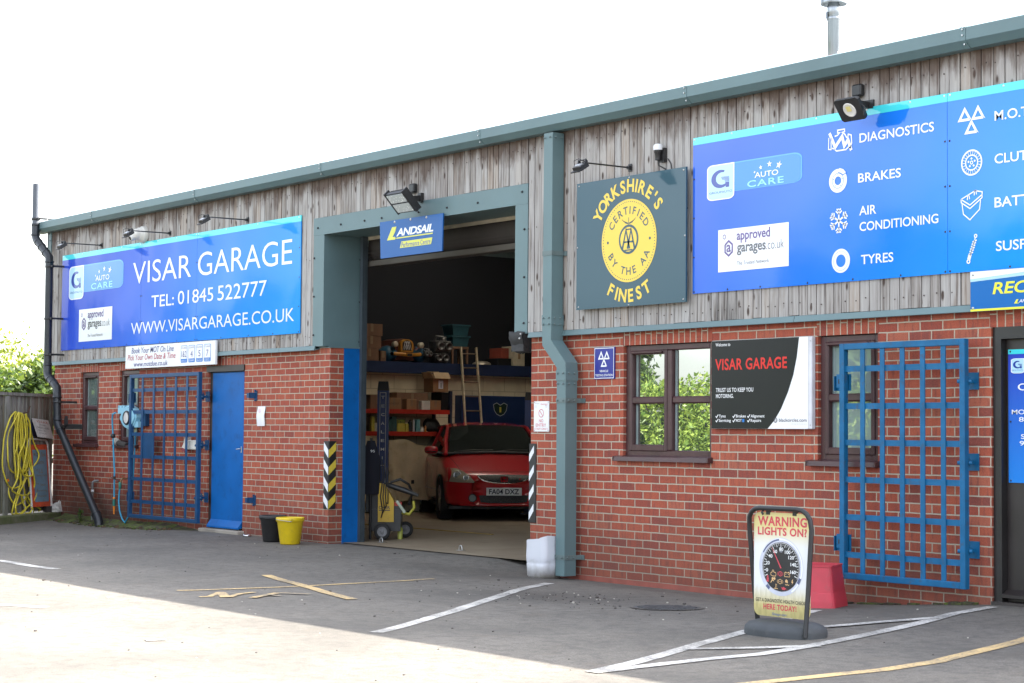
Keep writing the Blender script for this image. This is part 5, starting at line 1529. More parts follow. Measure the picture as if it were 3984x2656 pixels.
dup(lp, (5.341, -.06, 3.803), 0, 'black arm lamp above the grey-blue plaque with the yellow disc')

t = thing('security_camera', 'round white security camera under the timber, behind an arm lamp', 'camera', (-4.72, -.06, 3.97))
b = MB(); b.lathe([(.115, 0), (.115, .05), (.105, .06), (.095, .065), (.09, .10), (.08, .105)], (-4.72, -.06, 3.985), 24, 0, ax=(0, -1, 0)); b.build('housing', M('off_white_plastic', (.62, .60, .55), .4, 0, .06), t)
b = MB(); b.lathe([(.08, 0), (.075, .04), (.05, .07), (0, .08)], (-4.72, -.16, 3.985), 20, 0, ax=(0, -1, 0))
b.lathe([(.038, 0), (.038, .07), (.03, .08), (.028, .076)], (-4.74, -.20, 3.945), 16, 0, ax=(.1, -.9, -.3)); b.lathe([(.026, 0), (0, .004)], (-4.733, -.266, 3.922), 14, 1, ax=(.1, -.9, -.3)); b.build('lens_ball', [bpy.data.materials['off_white_plastic'], BLACKP], t)

t = thing('light_sensor', 'little white capped light sensor on a black bracket above the grey-blue plaque', 'sensor', (5.79, -.06, 3.85))
b = MB(); b.box(5.78, 5.84, -.09, -.056, 3.80, 3.93); b.lathe([(.028, 0), (.028, .06), (.034, .065), (.034, .09)], (5.785, -.115, 3.82), 14); b.tube([(5.785, -.115, 3.83), (5.79, -.11, 3.77), (5.83, -.07, 3.74), (5.84, -.062, 3.72)], .007, 8); b.tube([(5.86, -.062, 3.83), (5.90, -.062, 3.78), (5.91, -.062, 3.73)], .005, 6); b.build('bracket', BLACKP, t)
b = MB(); b.lathe([(.042, 0), (.044, .03), (.04, .045), (.03, .055), (0, .058)], (5.785, -.115, 3.91), 16); b.build('cap', WHITEP, t)

def junction(x, z, t):
    b = MB(); b.rbox(x - .05, x + .05, -.115, -.056, z - .05, z + .05, .012); b.build('junction_box', BLACKP, t)
# LED floodlight over the doorway
t = thing('floodlight', 'black finned floodlight with two white panels over the vehicle doorway', 'floodlight', (1.93, -.06, 3.86))
c = Vector((1.93, -.34, 3.775)); ux = Vector((1, 0, 0)); uy = Vector((0, -.69, .72)); uz = Vector((0, .72, .69))   # width, up the face, out of the back
b = MB()
b.obox(c + uz * .015, ux * .165, uy * .128, uz * .022, 0)
for k in range(13): b.obox(c + uz * .055 + ux * (-.15 + .025 * k), ux * .004, uy * .115, uz * .028, 0)
b.obox(c + uz * .03 + ux * .172, ux * .010, uy * .14, uz * .04, 0); b.obox(c + uz * .03 - ux * .172, ux * .010, uy * .14, uz * .04, 0)
b.build('housing', BLACKP, t)
m, nt, bs = newmat('led_panel')
v = coords(nt, (1, 1, 1))
vo = nt.nodes.new('ShaderNodeTexVoronoi'); vo.inputs['Scale'].default_value = 38; nt.links.new(v, vo.inputs['Vector'])
nt.links.new(ramp(nt, vo.outputs['Distance'], [(.1, (.85, .87, .85)), (.4, (.50, .54, .54))]), bs.inputs['Base Color']); bs.inputs['Roughness'].default_value = .2
b = MB()
for e in (-1, 1): b.obox(c - uz * .010 + uy * .062 * e, ux * .148, uy * .052, uz * .004, 0)
b.build('light_panel', m, t)
b = MB(); b.obox(Vector((1.93, -.19, 3.83)), (.012, 0, 0), Vector((0, .14, .02)), (0, -.004, .03)); b.obox((1.93, -.08, 3.85), (.03, 0, 0), (0, .02, 0), (0, 0, .05)); b.tube([(1.94, -.33, 3.80), (1.94, -.28, 3.82)], .02, 10)
b.tube([(1.80, -.10, 3.93), (1.83, -.13, 3.88), (1.95, -.2, 3.84)], .006, 6); b.build('bracket', BLACKP, t)
junction(1.79, 3.965, t)
# square floodlight over the long sign
t = thing('floodlight', 'flat square black floodlight with a round lens above the long blue services sign', 'floodlight', (8.3, -.06, 4.0))
c = Vector((8.305, -.335, 3.915)); ux = Vector((1, 0, 0)); lens = Vector((0, -.8, -.6)); uy = Vector((0, -.6, .8))
b = MB()
b.add([c + ux * i * .125 + uy * j * .098 - lens * k for k in (0, .03) for (i, j) in ((-.86, -1), (.86, -1), (1, -.82), (1, .82), (.86, 1), (-.86, 1), (-1, .82), (-1, -.82))], [tuple(range(8)), tuple(range(8, 16))[::-1]] + [(i, i + 8, (i + 1) % 8 + 8, (i + 1) % 8) for i in range(8)], 0)
b.obox(c - lens * .05, ux * .09, uy * .07, lens * .02)
b.build('housing', BLACKP, t)
b = MB(); b.lathe([(.062, 0), (.058, .006), (.05, .002), (.02, .004), (0, .004)], c + lens * .0, 28, 0, ax=lens); b.obox(c + lens * .006 + uy * .012, ux * .022, uy * .022, lens * .002, 1)
b.build('lens', [M('lens_white', (.72, .70, .66), .15), M('yellow_chip', (.75, .65, .25), .4)], t)
b = MB(); b.box(8.255, 8.28, -.30, -.058, 3.965, 4.015); b.box(8.2, 8.32, -.075, -.058, 3.96, 4.03); b.tube([(8.27, -.325, 3.93), (8.27, -.29, 3.99)], .014, 8)
b.tube([(8.17, -.09, 4.08), (8.19, -.12, 4.0), (8.26, -.25, 3.96)], .006, 6); b.tube([(8.40, -.33, 3.97), (8.45, -.32, 3.92), (8.43, -.31, 3.86)], .006, 6); b.build('bracket', BLACKP, t)
junction(8.17, 4.12, t)
# ------------------------------------------------------------------ hinged security grilles
def gate(label, x0, x1, z0, z1, bars, hbars, hinges, hasps, mats, y=-.165, plate=None, hinge_wall=-.004):
    t = thing('security_gate', label, 'security gate', ((x0 + x1) / 2, y, z0), 0, 'blue barred security gates folded back against the wall')
    m = mats; w = .05; d = .055; bw_ = .0255 if x0 < 0 else .0225
    b = MB()
    b.rbox(x0, x0 + w, y, y + d, z0, z1, .004); b.rbox(x1 - w, x1, y, y + d, z0, z1, .004)
    b.rbox(x0 + w, x1 - w, y + .0015, y + d, z1 - w, z1 - .0005, .004); b.rbox(x0 + w, x1 - w, y + .0015, y + d, z0 + .0005, z0 + w, .004)
    b.build('frame', m, t)
    for z in hbars:
        b = MB(); b.box(x0 + w - .002, x1 - w + .002, y + .022, y + .03, z - .0235, z + .0235)
        b.box(x0 + w, x0 + w + .006, y + .019, y + .033, z - .024, z + .024); b.box(x1 - w - .006, x1 - w, y + .019, y + .033, z - .024, z + .024)
        for x in bars: b.box(x - .024, x + .024, y + .0185, y + .0325, z - .0215, z + .0215)
        b.build('cross_bar', m, t)
    for x in bars:
        b = MB(); b.box(x - bw_, x + bw_, y + .010, y + .0195, z0 + w - .002, z1 - w + .002); b.build('upright_bar', m, t)
    for z in hinges:
        b = MB(); hx = x1 - .045
        b.box(hx - .045, hx + .055, hinge_wall - .01, hinge_wall, z - .065, z + .065)
        b.lathe([(.016, -.035), (.018, -.033), (.018, .03), (.016, .032)], (hx, -.075, z), 10); b.box(hx - .006, hx + .02, -.09, hinge_wall - .01, z - .016, z + .012)
        b.tube([(x1 - .055, y + .02, z - .005), (hx + .01, -.075, z - .005)], .010, 8); b.lathe([(.017, -.012), (.017, .012)], (x1 + .012, y + .055, z - .005), 6, 0, ax=(1, .6, 0))
        b.lathe([(.017, -.012), (.017, .012)], (x1 - .06, y + .01, z - .005), 6, 0, ax=(1, .6, 0))
        b.tube([(hx, -.075, z - .05), (hx, -.075, z + .055)], .008, 8)
        b.build('hinge', m, t)
    for z in hasps:
        b = MB()
        b.box(x0 - .055, x0 - .0, y + .03, y + .038, z - .05, z + .05); b.box(x0 - .085, x0 + .07, y + .062, y + .068, z - .075, z + .06); b.box(x0 - .085, x0 - .079, y + .03, y + .062, z - .075, z + .045)
        b.box(x0 - .036, x0 - .024, y + .0285, y + .031, z - .018, z + .018, 1)
        b.build('hasp', [m, BLACKM], t)
    if plate:
        b = MB(); b.box(*plate[:2], y + .020, y + .0235, *plate[2:]); b.build('lock_plate', m, t)
    return t
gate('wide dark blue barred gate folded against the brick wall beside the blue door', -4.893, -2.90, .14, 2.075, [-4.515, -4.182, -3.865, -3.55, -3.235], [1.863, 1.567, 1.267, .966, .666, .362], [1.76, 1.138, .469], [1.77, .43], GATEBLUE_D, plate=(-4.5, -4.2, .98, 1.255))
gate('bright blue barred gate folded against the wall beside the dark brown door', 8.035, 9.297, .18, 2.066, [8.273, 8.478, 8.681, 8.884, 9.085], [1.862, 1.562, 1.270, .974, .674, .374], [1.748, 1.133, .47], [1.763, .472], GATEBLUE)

# shroud over a padlock on the big gate's back, two gate catches on the wall
t = thing('padlock_cover', 'torn white rag and cover tied behind the bars of the dark blue gate', 'lock cover', (-3.25, -.05, 1.06))
b = MB(); b.rbox(-3.30, -3.08, -.105, -.03, 1.075, 1.20, .012); b.prism([(-3.46, 1.10), (-3.40, 1.17), (-3.38, 1.24), (-3.30, 1.24), (-3.31, 1.08), (-3.42, 1.07)], -.10, -.05); b.build('cover', M('grubby_white', (.55, .53, .48), .6, 0, .12, 12), t)
b = MB(); b.prism([(-3.47, 1.085), (-3.42, 1.05), (-3.32, 1.06), (-3.34, 1.078), (-3.44, 1.10)], -.108, -.06); b.build('rag', M('dull_red_cloth', (.22, .04, .05), .9), t)
for k, z in enumerate((1.76, .475)):
    t = thing('gate_catch', ('small blue steel catch on the brick above the paper notice', 'small blue steel catch on the brick near the ground beside the blue door')[k], 'gate catch', (-1.70, 0, z), 0, 'blue steel gate catches on the brick')
    b = MB(); b.box(-1.735, -1.675, -.012, -.001, z - .06, z + .06); b.box(-1.715, -1.70, -.10, -.012, z - .035, z + .035); b.box(-1.76, -1.70, -.105, -.095, z - .03, z + .03); b.tube([(-1.70, -.012, z + .06), (-1.70, -.03, z + .06)], .011, 8); b.tube([(-1.70, -.012, z - .06), (-1.70, -.03, z - .06)], .011, 8)
    b.build('bracket', GATEBLUE_D, t)

# striped corner protectors on both brick piers
KR = M('black_rubber_strip', (.014, .014, .015), .45, 0, .2, 9); YR = M('yellow_strip_paint', (.62, .47, .05), .5, 0, .12, 9, ((.25, .19, .05), .35)); WR = M('white_strip_paint', (.72, .73, .75), .5, 0, .06, 9, ((.4, .4, .38), .3))
def protector(name_label, x, sgn, z0, z1):
    t = thing('corner_protector', name_label, 'corner protector', (x, 0, z0))
    b = MB(); w = .092; d = .012
    b.rbox(min(x - sgn * w, x + sgn * d), max(x - sgn * w, x + sgn * d), -d, -.0005, z0, z1, .003)
    b.rbox(min(x + sgn * .0005, x + sgn * d), max(x + sgn * .0005, x + sgn * d), -.0005, w, z0, z1, .003)
    b.build('strip', KR, t)
    b = MB(); A = Art(b, (0, -d, 0)); h = (z1 - z0) / 4.0
    B_ = Art(b, (x + sgn * d, 0, 0), (0, sgn, 0), (0, 0, 1))
    for k in range(4):
        za = z1 - .012 - k * .197
        s_ = .092; th = .093
        A.poly([(x - sgn * w * .97, za), (x - sgn * w * .97, za - th), (x + sgn * d * .7, za - th - s_), (x + sgn * d * .7, za - s_)][::(1 if sgn > 0 else -1)], 0, .001)
        if sgn > 0: B_.poly([(-d * .7, za - s_), (-d * .7, za - th - s_), (w * .97, za - th), (w * .97, za)][::-1], 1, .001)
    b.build('stripes', [WR, YR], t)
protector('black white and yellow chevron strip wrapped round the brick corner left of the doorway', 0.0, 1, .43, 1.215)
t = thing('corner_protector', 'black strip with slanting white bars on the brick corner of the right door pier', 'corner protector', (3.79, 0, .44))
b = MB(); b.rbox(3.778, 3.885, -.012, -.0005, .44, 1.222, .003); b.rbox(3.778, 3.7895, -.0005, .092, .44, 1.222, .003); b.build('strip', KR, t)
b = MB(); B_ = Art(b, (0, -.012, 0))
for k in range(4):
    za = 1.205 - k * .192
    B_.poly([(3.780, za - .088), (3.856, za), (3.856, za - .072), (3.780, za - .165)], 0, .001)
b.build('stripes', [WR], t)

# rubber buffer on the flashing corner
t = thing('rubber_buffer', 'scrap of black tyre rubber bolted over the sharp corner of the flashing at the doorway', 'rubber buffer', (3.70, -.1, 2.2))
b = MB(); n = 10; vs = []
for i in range(n + 1):
    a = R(100 - 150 * i / n)
    for x in (3.55, 3.62, 3.69, 3.765): vs.append((x + .006 * math.sin(i * 2 + x * 40), .0 - .125 * math.cos(R(-20 + 95 * i / n)) + .02, 2.335 - .21 * i / n + .01 * math.sin(x * 50)))
b.add(vs, [(i * 4 + j, i * 4 + j + 1, i * 4 + j + 5, i * 4 + j + 4) for i in range(n) for j in range(3)], 0, True)
b.add([(x, y + .03, z) for x, y, z in vs], [(i * 4 + j, i * 4 + j + 4, i * 4 + j + 5, i * 4 + j + 1) for i in range(n) for j in range(3)], 0, True)
b.box(3.56, 3.76, -.08, .12, 2.14, 2.32, 0)
b.lathe([(.012, 0), (.008, .01), (0, .012)], (3.74, -.10, 2.31), 8, 1, ax=(0, -1, .3)); b.lathe([(.012, 0), (.008, .01), (0, .012)], (3.74, -.115, 2.265), 8, 1, ax=(0, -1, .2))
b.build('pad', [RUBBER, STEEL], t)

# cut plastic jug on the ground by the rainwater pipe
t = thing('cut_plastic_drum', 'cut off white plastic drum standing at the foot of the grey rainwater pipe', 'plastic drum', (4.29, -.22, -.07))
b = MB(); zb = -.07
ring = lambda s_, z, ofs=0: [(4.29 + px * s_, -.22 + py * s_, z + ofs * (px + py) * .18) for px, py in rr_pts(-.15, -.125, .15, .125, .07, .06, n=5)]
rs = [ring(.80, zb + .0), ring(.95, zb + .03), ring(.99, zb + .09), ring(1.0, zb + .14), ring(.965, zb + .148), ring(1.0, zb + .165), ring(1.01, zb + .22), ring(.995, zb + .30), ring(1.0, zb + .38, .25)]
n = len(rs[0]); vs = [p for r0 in rs for p in r0]
b.add(vs, [(i * n + k, i * n + (k + 1) % n, (i + 1) * n + (k + 1) % n, (i + 1) * n + k) for i in range(len(rs) - 1) for k in range(n)] + [tuple(range(n))[::-1]], 0, True)
vi = [(4.29 + (p[0] - 4.29) * .975, -.22 + (p[1] + .22) * .97, p[2]) for p in vs[2 * n:]]
b.add(vi, [(i * n + k, (i + 1) * n + k, (i + 1) * n + (k + 1) % n, i * n + (k + 1) % n) for i in range(len(rs) - 3) for k in range(n)], 0, True)
m, nt, bs = newmat('milky_plastic')
v = coords(nt); geo = nt.nodes.new('ShaderNodeSeparateXYZ'); tc = nt.nodes.new('ShaderNodeTexCoord'); nt.links.new(tc.outputs['Object'], geo.inputs[0])
ad = nt.nodes.new('ShaderNodeMath'); ad.operation = 'MULTIPLY_ADD'; ad.inputs[1].default_value = -.16; nt.links.new(noi(nt, v, 11, 5, .65), ad.inputs[0]); nt.links.new(geo.outputs[2], ad.inputs[2])
nt.links.new(mixc(nt, _falloff(nt, ad.outputs[0], -.08, .10, .9), (.62, .63, .68), (.16, .14, .11)), bs.inputs['Base Color']); bs.inputs['Roughness'].default_value = .4
bs.inputs['Subsurface Weight'].default_value = .25; bs.inputs['Subsurface Radius'].default_value = (.03, .03, .03)
b.v = [(p[0] + .016 * noise.noise(Vector((p[0] * 9, p[1] * 9, p[2] * 7))), p[1] + .016 * noise.noise(Vector((p[0] * 9 + 5, p[1] * 9, p[2] * 7))), p[2] + (.03 * noise.noise(Vector((p[0] * 8, p[1] * 8, 3))) + .12 * (p[0] - 4.29) if p[2] > .2 else 0)) for p in b.v]
b.build('drum', m, t)

# buckets
def bucket(label, x, y, rb, rt, h, m, rim, tilt=0):
    z = gz(x, y)
    t = thing('bucket', label, 'bucket', (x, y, z), 0)
    b = MB(); prof = [(0, .004), (rb, .0), (rb + .004, .01)]
    b.lathe([(0, .003), (rb - .01, .0), (rb, .012), (rt - .008, h - .055), (rt - .004, h - .05), (rt + .006, h - .045), (rt + .008, h - .01), (rt + .002, h), (rt - .006, h - .004), (rb - .004, .02), (0, .018)], (0, 0, 0), 32, 0)
    b.build('body', m, t, local=True)
    b = MB(); b.tube([(-(rt + .012) * math.cos(a), -(rt + .02) * math.sin(a) * .92, h - .03 + .02 * math.sin(a * 1) - .015) for a in np.linspace(0, math.pi, 15)], .004, 6)
    for e in (-1, 1): b.lathe([(.014, -.008), (.014, .008)], (e * (rt + .012), 0, h - .03), 8, 0, ax=(1, 0, 0))
    b.build('handle', rim, t, local=True)
    return t
YB = M('yellow_bucket_plastic', (.68, .49, .012), .38, 0, .10, 7, ((.30, .22, .05), .35))
bucket('yellow bucket with a wire handle standing by the brick wall', -.24, -.36, .115, .158, .31, YB, STEEL).rotation_euler = (0, 0, R(-25))
bucket('black bucket standing half behind the yellow bucket', -.72, -.31, .115, .155, .31, BLACKP, BLACKM).rotation_euler = (0, 0, R(-12))
t = thing('wheel_caps', 'two small shiny metal rings lying on the tarmac beside the black bucket', 'metal rings', (-1.64, -.12, gz(-1.64, -.12)))
for dx, dy in ((-.035, 0), (.06, -.045)):
    b = MB(); b.lathe([(.040, 0), (.052, .006), (.048, .018), (.034, .022), (.030, .012), (.034, .002)], (dx, dy, .004), 18); b.build('ring', CHROME, t, local=True)

# red plastic box at the wall
t = thing('red_container', 'dull red plastic container with flared foot, standing against the brick behind the pavement sign', 'plastic container', (8.16, -.56, gz(8.16, -.5)), R(28)); t.scale = (.92, .92, .95)
b = MB(); cx, cy, zb = 0, 0, 0
ring = lambda sx, sy, z: [(cx + px * sx, cy + py * sy, z) for px, py in rr_pts(-.19, -.22, .19, .22, .04, .04, n=3)]
rs = [ring(1.18, 1.1, zb - .02), ring(1.14, 1.06, zb + .06), ring(1.07, 1.0, zb + .13), ring(1.06, .99, zb + .135), ring(.94, .88, zb + .34), ring(.97, .91, zb + .342), ring(.97, .91, zb + .355)]
n = len(rs[0]); vs = [p for r0 in rs for p in r0]
b.add(vs, [(i * n + k, i * n + (k + 1) % n, (i + 1) * n + (k + 1) % n, (i + 1) * n + k) for i in range(len(rs) - 1) for k in range(n)], 0, False)
top = ring(.97, .91, zb + .355); inn = ring(.90, .84, zb + .355); low = ring(.90, .84, zb + .05)
b.add(top + inn + low, [(k, (k + 1) % n, n + (k + 1) % n, n + k) for k in range(n)] + [(n + k, n + (k + 1) % n, 2 * n + (k + 1) % n, 2 * n + k) for k in range(n)] + [tuple(range(2 * n, 3 * n))], 0, False)
b.build('tub', M('dull_red_plastic', (.46, .035, .055), .5, 0, .12, 6, ((.20, .08, .07), .35)), t, local=True)

# pavement swing sign
z0 = gz(9.687, -2.5)
t = thing('pavement_sign', 'swing sign on a black tube frame with a speedometer print, standing on the tarmac', 'pavement sign', (9.687, -2.51, z0), R(3))
b = MB()
path = [(-.25, .05, .03), (-.262, .02, .3), (-.268, -.02, .70), (-.262, -.028, .765), (-.24, -.032, .80), (-.205, -.034, .822), (-.16, -.035, .828), (.16, -.035, .828), (.205, -.034, .822), (.24, -.032, .80), (.262, -.028, .765), (.268, -.02, .70), (.266, -.05, .3), (.27, -.085, .012)]
b.tube(path, .0165, 12); b.build('tube_frame', BLACKM, t, local=True)
b = MB()
n = 44; prof = [(1.0, -.012), (1.0, .030), (.985, .045), (.90, .068), (.72, .088), (.45, .098), (0.0, .102)]
vs = []
for (q, h) in prof:
    for k in range(n):
        a = 2 * math.pi * k / n; ca, sa = math.cos(a), math.sin(a)
        x = .295 * q * math.copysign(abs(ca) ** .75, ca); y = .19 * q * math.copysign(abs(sa) ** .8, sa) + .035
        vs.append((x, y, h + (.012 * (abs(x) / .295) ** 2 if h > .03 else 0)))
b.add(vs, [(i * n + k, i * n + (k + 1) % n, (i + 1) * n + (k + 1) % n, (i + 1) * n + k) for i in range(len(prof) - 1) for k in range(n)], 0, True)
b.build('base', M('grey_rubber_base', (.048, .053, .058), .65, 0, .2, 9, ((.11, .105, .10), .3), .1), t, local=True)
m, nt, bs = newmat('faded_cream_print')
v = coords(nt); tc = nt.nodes.new('ShaderNodeTexCoord'); sp = nt.nodes.new('ShaderNodeSeparateXYZ'); nt.links.new(tc.outputs['Object'], sp.inputs[0])
dz = nt.nodes.new('ShaderNodeMath'); dz.operation = 'SUBTRACT'; dz.inputs[1].default_value = .45; nt.links.new(sp.outputs[2], dz.inputs[0])
ab = nt.nodes.new('ShaderNodeMath'); ab.operation = 'ABSOLUTE'; nt.links.new(dz.outputs[0], ab.inputs[0])
c = mixc(nt, _falloff(nt, ab.outputs[0], .12, .26, 1.0), (.66, .56, .25), (.74, .75, .76))
ad = nt.nodes.new('ShaderNodeMath'); ad.operation = 'MULTIPLY_ADD'; ad.inputs[1].default_value = -.35; nt.links.new(noi(nt, coords(nt, (40, 1, 9)), 1, 5, .65), ad.inputs[0]); nt.links.new(sp.outputs[2], ad.inputs[2])
c = mixc(nt, _falloff(nt, ad.outputs[0], -.06, .12, .75), c, (.30, .26, .10))
nt.links.new(c, bs.inputs['Base Color']); bs.inputs['Roughness'].default_value = .35
CREAM = m
b = MB(); pts = rr_pts(-.24, .118, .24, .80, .05, .05)
b.prism(pts, -.006, .004); b.box(-.13, -.10, -.012, .008, .785, .835, 1); b.box(.10, .13, -.012, .008, .785, .835, 1); b.lathe([(.022, -.008), (.024, 0), (.022, .008)], (.115, -.0, .815), 10, 1, ax=(0, 1, 0)); b.tube([(-.13, -.012, .84), (-.15, -.03, .80), (-.14, -.03, .785)], .008, 6, 1)
b.build('board', [CREAM, BLACKP], t, local=True)
b = MB(); A = Art(b, (0, -.006, 0)); LFT = .0015
RP = M('pinkish_red_print', (.55, .06, .085), .4, 0, .1, 5)
A.text('WARNING', -.205, .712, .218, .775, 1, LFT, .03, 0, 1.08); A.text('LIGHTS ON?', -.205, .650, .218, .704, 1, LFT, .03, 0, 1.08)
cx, cz = -.002, .447
A.ring(cx, cz, .160, .190, 3, LFT, 56); A.ring(cx, cz, .175, .186, 4, LFT + .0006, 56, 1, R(-60), R(150)); A.ring(cx, cz, .166, .187, 5, LFT + .0008, 10, 1, R(-35), R(-22)); A.ring(cx, cz, .166, .187, 5, LFT + .0008, 10, 1, R(225), R(236)); A.ring(cx, cz, .172, .183, 5, LFT + .0008, 20, 1, R(95), R(150))
A.disc(cx, cz, .163, 2, LFT, 56)
A.ring(cx, cz, .155, .1575, 4, LFT + .001, 50, 1, R(-28), R(208))
for k in range(33):
    a = R(205 - 230 * k / 32); l = .022 if k % 4 == 0 else (.018 if k % 2 == 0 else .011)
    A.line([(cx + (.150 - l) * math.cos(a), cz + (.150 - l) * math.sin(a)), (cx + .150 * math.cos(a), cz + .150 * math.sin(a))], .0042 if k % 2 == 0 else .0022, 4, LFT + .001)
for s_, x, y in (('0', 232, 732), ('20', 240, 657), ('40', 270, 585), ('60', 320, 538), ('80', 385, 515), ('100', 453, 548), ('120', 490, 605), ('140', 513, 680), ('160', 510, 760)):
    u = (x - 88) * .48 / 592 - .24; tp = 105 + 30 * (x - 88) / 592; bt = 1215 + 65 * (x - 88) / 592; vv = .806 - (y - tp) / (bt - tp) * .694
    w_ = (.010, .017, .024)[len(s_) - 1]; A.text(s_, u - w_, vv - .0115, u + w_, vv + .0115, 4, LFT + .001, .02)
A.text('mph', cx - .012, .541, cx + .012, .551, 3, LFT + .001)
A.poly([(cx - .004, .437), (cx + .006, .440), (-.078, .573), (-.081, .571)], 1, LFT + .0015)
OR = 6
def ic(pts, w, mi, cl=False): A.line(pts, w, mi, LFT + .001, cl)
# row one: engine, brake ring, battery
ic([(-.090, .405), (-.080, .405), (-.080, .415), (-.062, .415), (-.062, .408), (-.048, .408), (-.044, .395), (-.048, .384), (-.075, .384), (-.090, .392)], .0035, OR, True); ic([(-.078, .422), (-.062, .422)], .004, OR)
A.ring(-.007, .402, .012, .0165, 1, LFT + .001); ic([(-.007, .394), (-.007, .410)], .004, 1); ic([(-.028, .39), (-.031, .402), (-.028, .414)], .003, 1); ic([(.014, .39), (.017, .402), (.014, .414)], .003, 1)
ic([(.030, .386), (.074, .386), (.074, .412), (.030, .412)], .0035, OR, True); ic([(.036, .416), (.044, .416)], .004, OR); ic([(.060, .416), (.068, .416)], .004, OR); ic([(.036, .402), (.044, .402)], .003, OR); ic([(.060, .402), (.068, .402)], .003, OR); ic([(.064, .398), (.064, .406)], .003, OR)
# row two: belt, airbag, abs, skid, spark
A.disc(-.117, .380, .007, 1, LFT + .001, 12); A.poly([(-.128, .345), (-.106, .345), (-.108, .372), (-.126, .372)], 1, LFT + .001); ic([(-.126, .366), (-.106, .350)], .003, 2)
A.disc(-.074, .368, .008, OR, LFT + .001, 12); ic([(-.09, .340), (-.078, .358), (-.062, .352)], .006, OR); A.disc(-.058, .368, .009, OR, LFT + .001, 12)
A.ring(-.009, .351, .013, .0165, OR, LFT + .001); A.text('ABS', -.019, .347, .001, .355, OR, LFT + .001); ic([(-.030, .34), (-.034, .351), (-.030, .362)], .003, OR); ic([(.012, .34), (.016, .351), (.012, .362)], .003, OR)
A.poly([(.034, .35), (.058, .345), (.056, .362), (.044, .37), (.036, .362)], OR, LFT + .001); ic([(.036, .338), (.044, .330), (.052, .338), (.060, .330), (.07, .335)], .004, OR)
A.poly([(.094, .368), (.102, .372), (.098, .356), (.106, .357), (.092, .335), (.096, .350), (.088, .349)], OR, LFT + .001)
# row three: coolant, oil
ic([(-.046, .305), (-.046, .335)], .004, OR); ic([(-.046, .330), (-.036, .330)], .003, OR); ic([(-.046, .320), (-.036, .320)], .003, OR); ic([(-.064, .302), (-.054, .306), (-.046, .301), (-.038, .306), (-.028, .302)], .004, OR)
A.poly([(-.006, .318), (.004, .310), (.010, .298), (.034, .298), (.044, .312), (.030, .312), (.026, .318), (.016, .318), (.012, .312)], 1, LFT + .001); A.disc(.050, .300, .003, 1, LFT + .001, 8)
A.text('GET A DIAGNOSTIC HEALTH CHECK', -.222, .211, .205, .234, 2, LFT, .01, 0, 1.05); A.text('HERE TODAY!', -.155, .162, .130, .199, 1, LFT, .026, 0, 1.08); A.text('Snap-on', -.082, .122, .045, .145, 7, LFT, .02, .2)
b.build('print', [CREAM, RP, M('dial_black', (.02, .02, .023), .35), M('dial_rim_print', (.55, .57, .66), .3), M('dial_white', (.78, .79, .80), .35), M('rim_dark_print', (.10, .12, .22), .3), M('amber_print', (.66, .42, .20), .4), M('slate_print', (.16, .20, .27), .4)], t, local=True)
# ------------------------------------------------------------------ hose reel, tap, stub pipe
t = thing('hose_reel', 'pale blue retracting hose reel on the brick wall behind the dark blue gate', 'hose reel', (-5.18, -.02, 1.5)); reel = t
PB = M('pale_blue_plastic', (.25, .50, .62), .4, 0, .08, 6, ((.2, .3, .34), .3)); HB = M('blue_hose', (.03, .30, .50), .4)
b = MB(); pts = []
for k in range(28):
    a = 2 * math.pi * k / 28; rr = .165 + (.014 if k % 7 in (0, 1) else 0); pts.append((-5.18 + rr * 1.55 * math.cos(a) * .92, 1.497 + rr * .92 * math.sin(a)))
b.prism(pts, -.13, -.05); b.prism([(-5.18 + (p[0] + 5.18) * .86, 1.497 + (p[1] - 1.497) * .86) for p in pts], -.15, -.13)
b.box(-5.53, -5.33, -.12, -.05, 1.55, 1.66); b.box(-5.02, -4.90, -.12, -.05, 1.36, 1.44)
b.box(-5.0, -4.80, -.06, -.002, 1.38, 1.60, 1); b.lathe([(.012, 0), (0, .006)], (-5.50, -.12, 1.64), 8, 1, ax=(0, -1, 0)); b.lathe([(.012, 0), (0, .006)], (-5.40, -.12, 1.64), 8, 1, ax=(0, -1, 0))
b.build('case', [PB, GATEBLUE_D], t)
b = MB(); b.lathe([(.098, -.005), (.10, .01), (.088, .025), (.075, .018)], (-5.18, -.15, 1.49), 24, 0, ax=(0, -1, 0)); b.lathe([(.076, .016), (0, .016)], (-5.18, -.15, 1.49), 24, 1, ax=(0, -1, 0)); b.build('hub', [BLACKP, M('round_label', (.6, .58, .55), .4)], t)
b = MB(); b.tube([(-5.56, -.14, 1.56), (-5.63, -.15, 1.54), (-5.66, -.14, 1.46), (-5.67, -.12, 1.25), (-5.66, -.11, 1.0), (-5.645, -.10, .75), (-5.64, -.10, .38)], .012, 8); b.build('hose', HB, t)
b = MB(); b.lathe([(.014, -.03), (.03, -.028), (.034, 0), (.03, .028), (.014, .03)], (-5.672, -.12, 1.24), 10); b.lathe([(.02, -.02), (.02, .02)], (-5.648, -.10, .66), 8); b.build('stopper', BLACKP, t)
b = MB(); b.lathe([(.018, .0), (.022, .05), (.019, .10)], (-5.64, -.10, .27), 10, 0); b.lathe([(.021, .10), (.021, .125)], (-5.64, -.10, .27), 10, 1); b.lathe([(.008, -.11), (.015, -.02), (.018, .0)], (-5.635, -.10, .27), 10, 1); b.build('nozzle', [M('green_plastic', (.02, .16, .13), .4), M('orange_plastic', (.75, .22, .02), .4)], t)

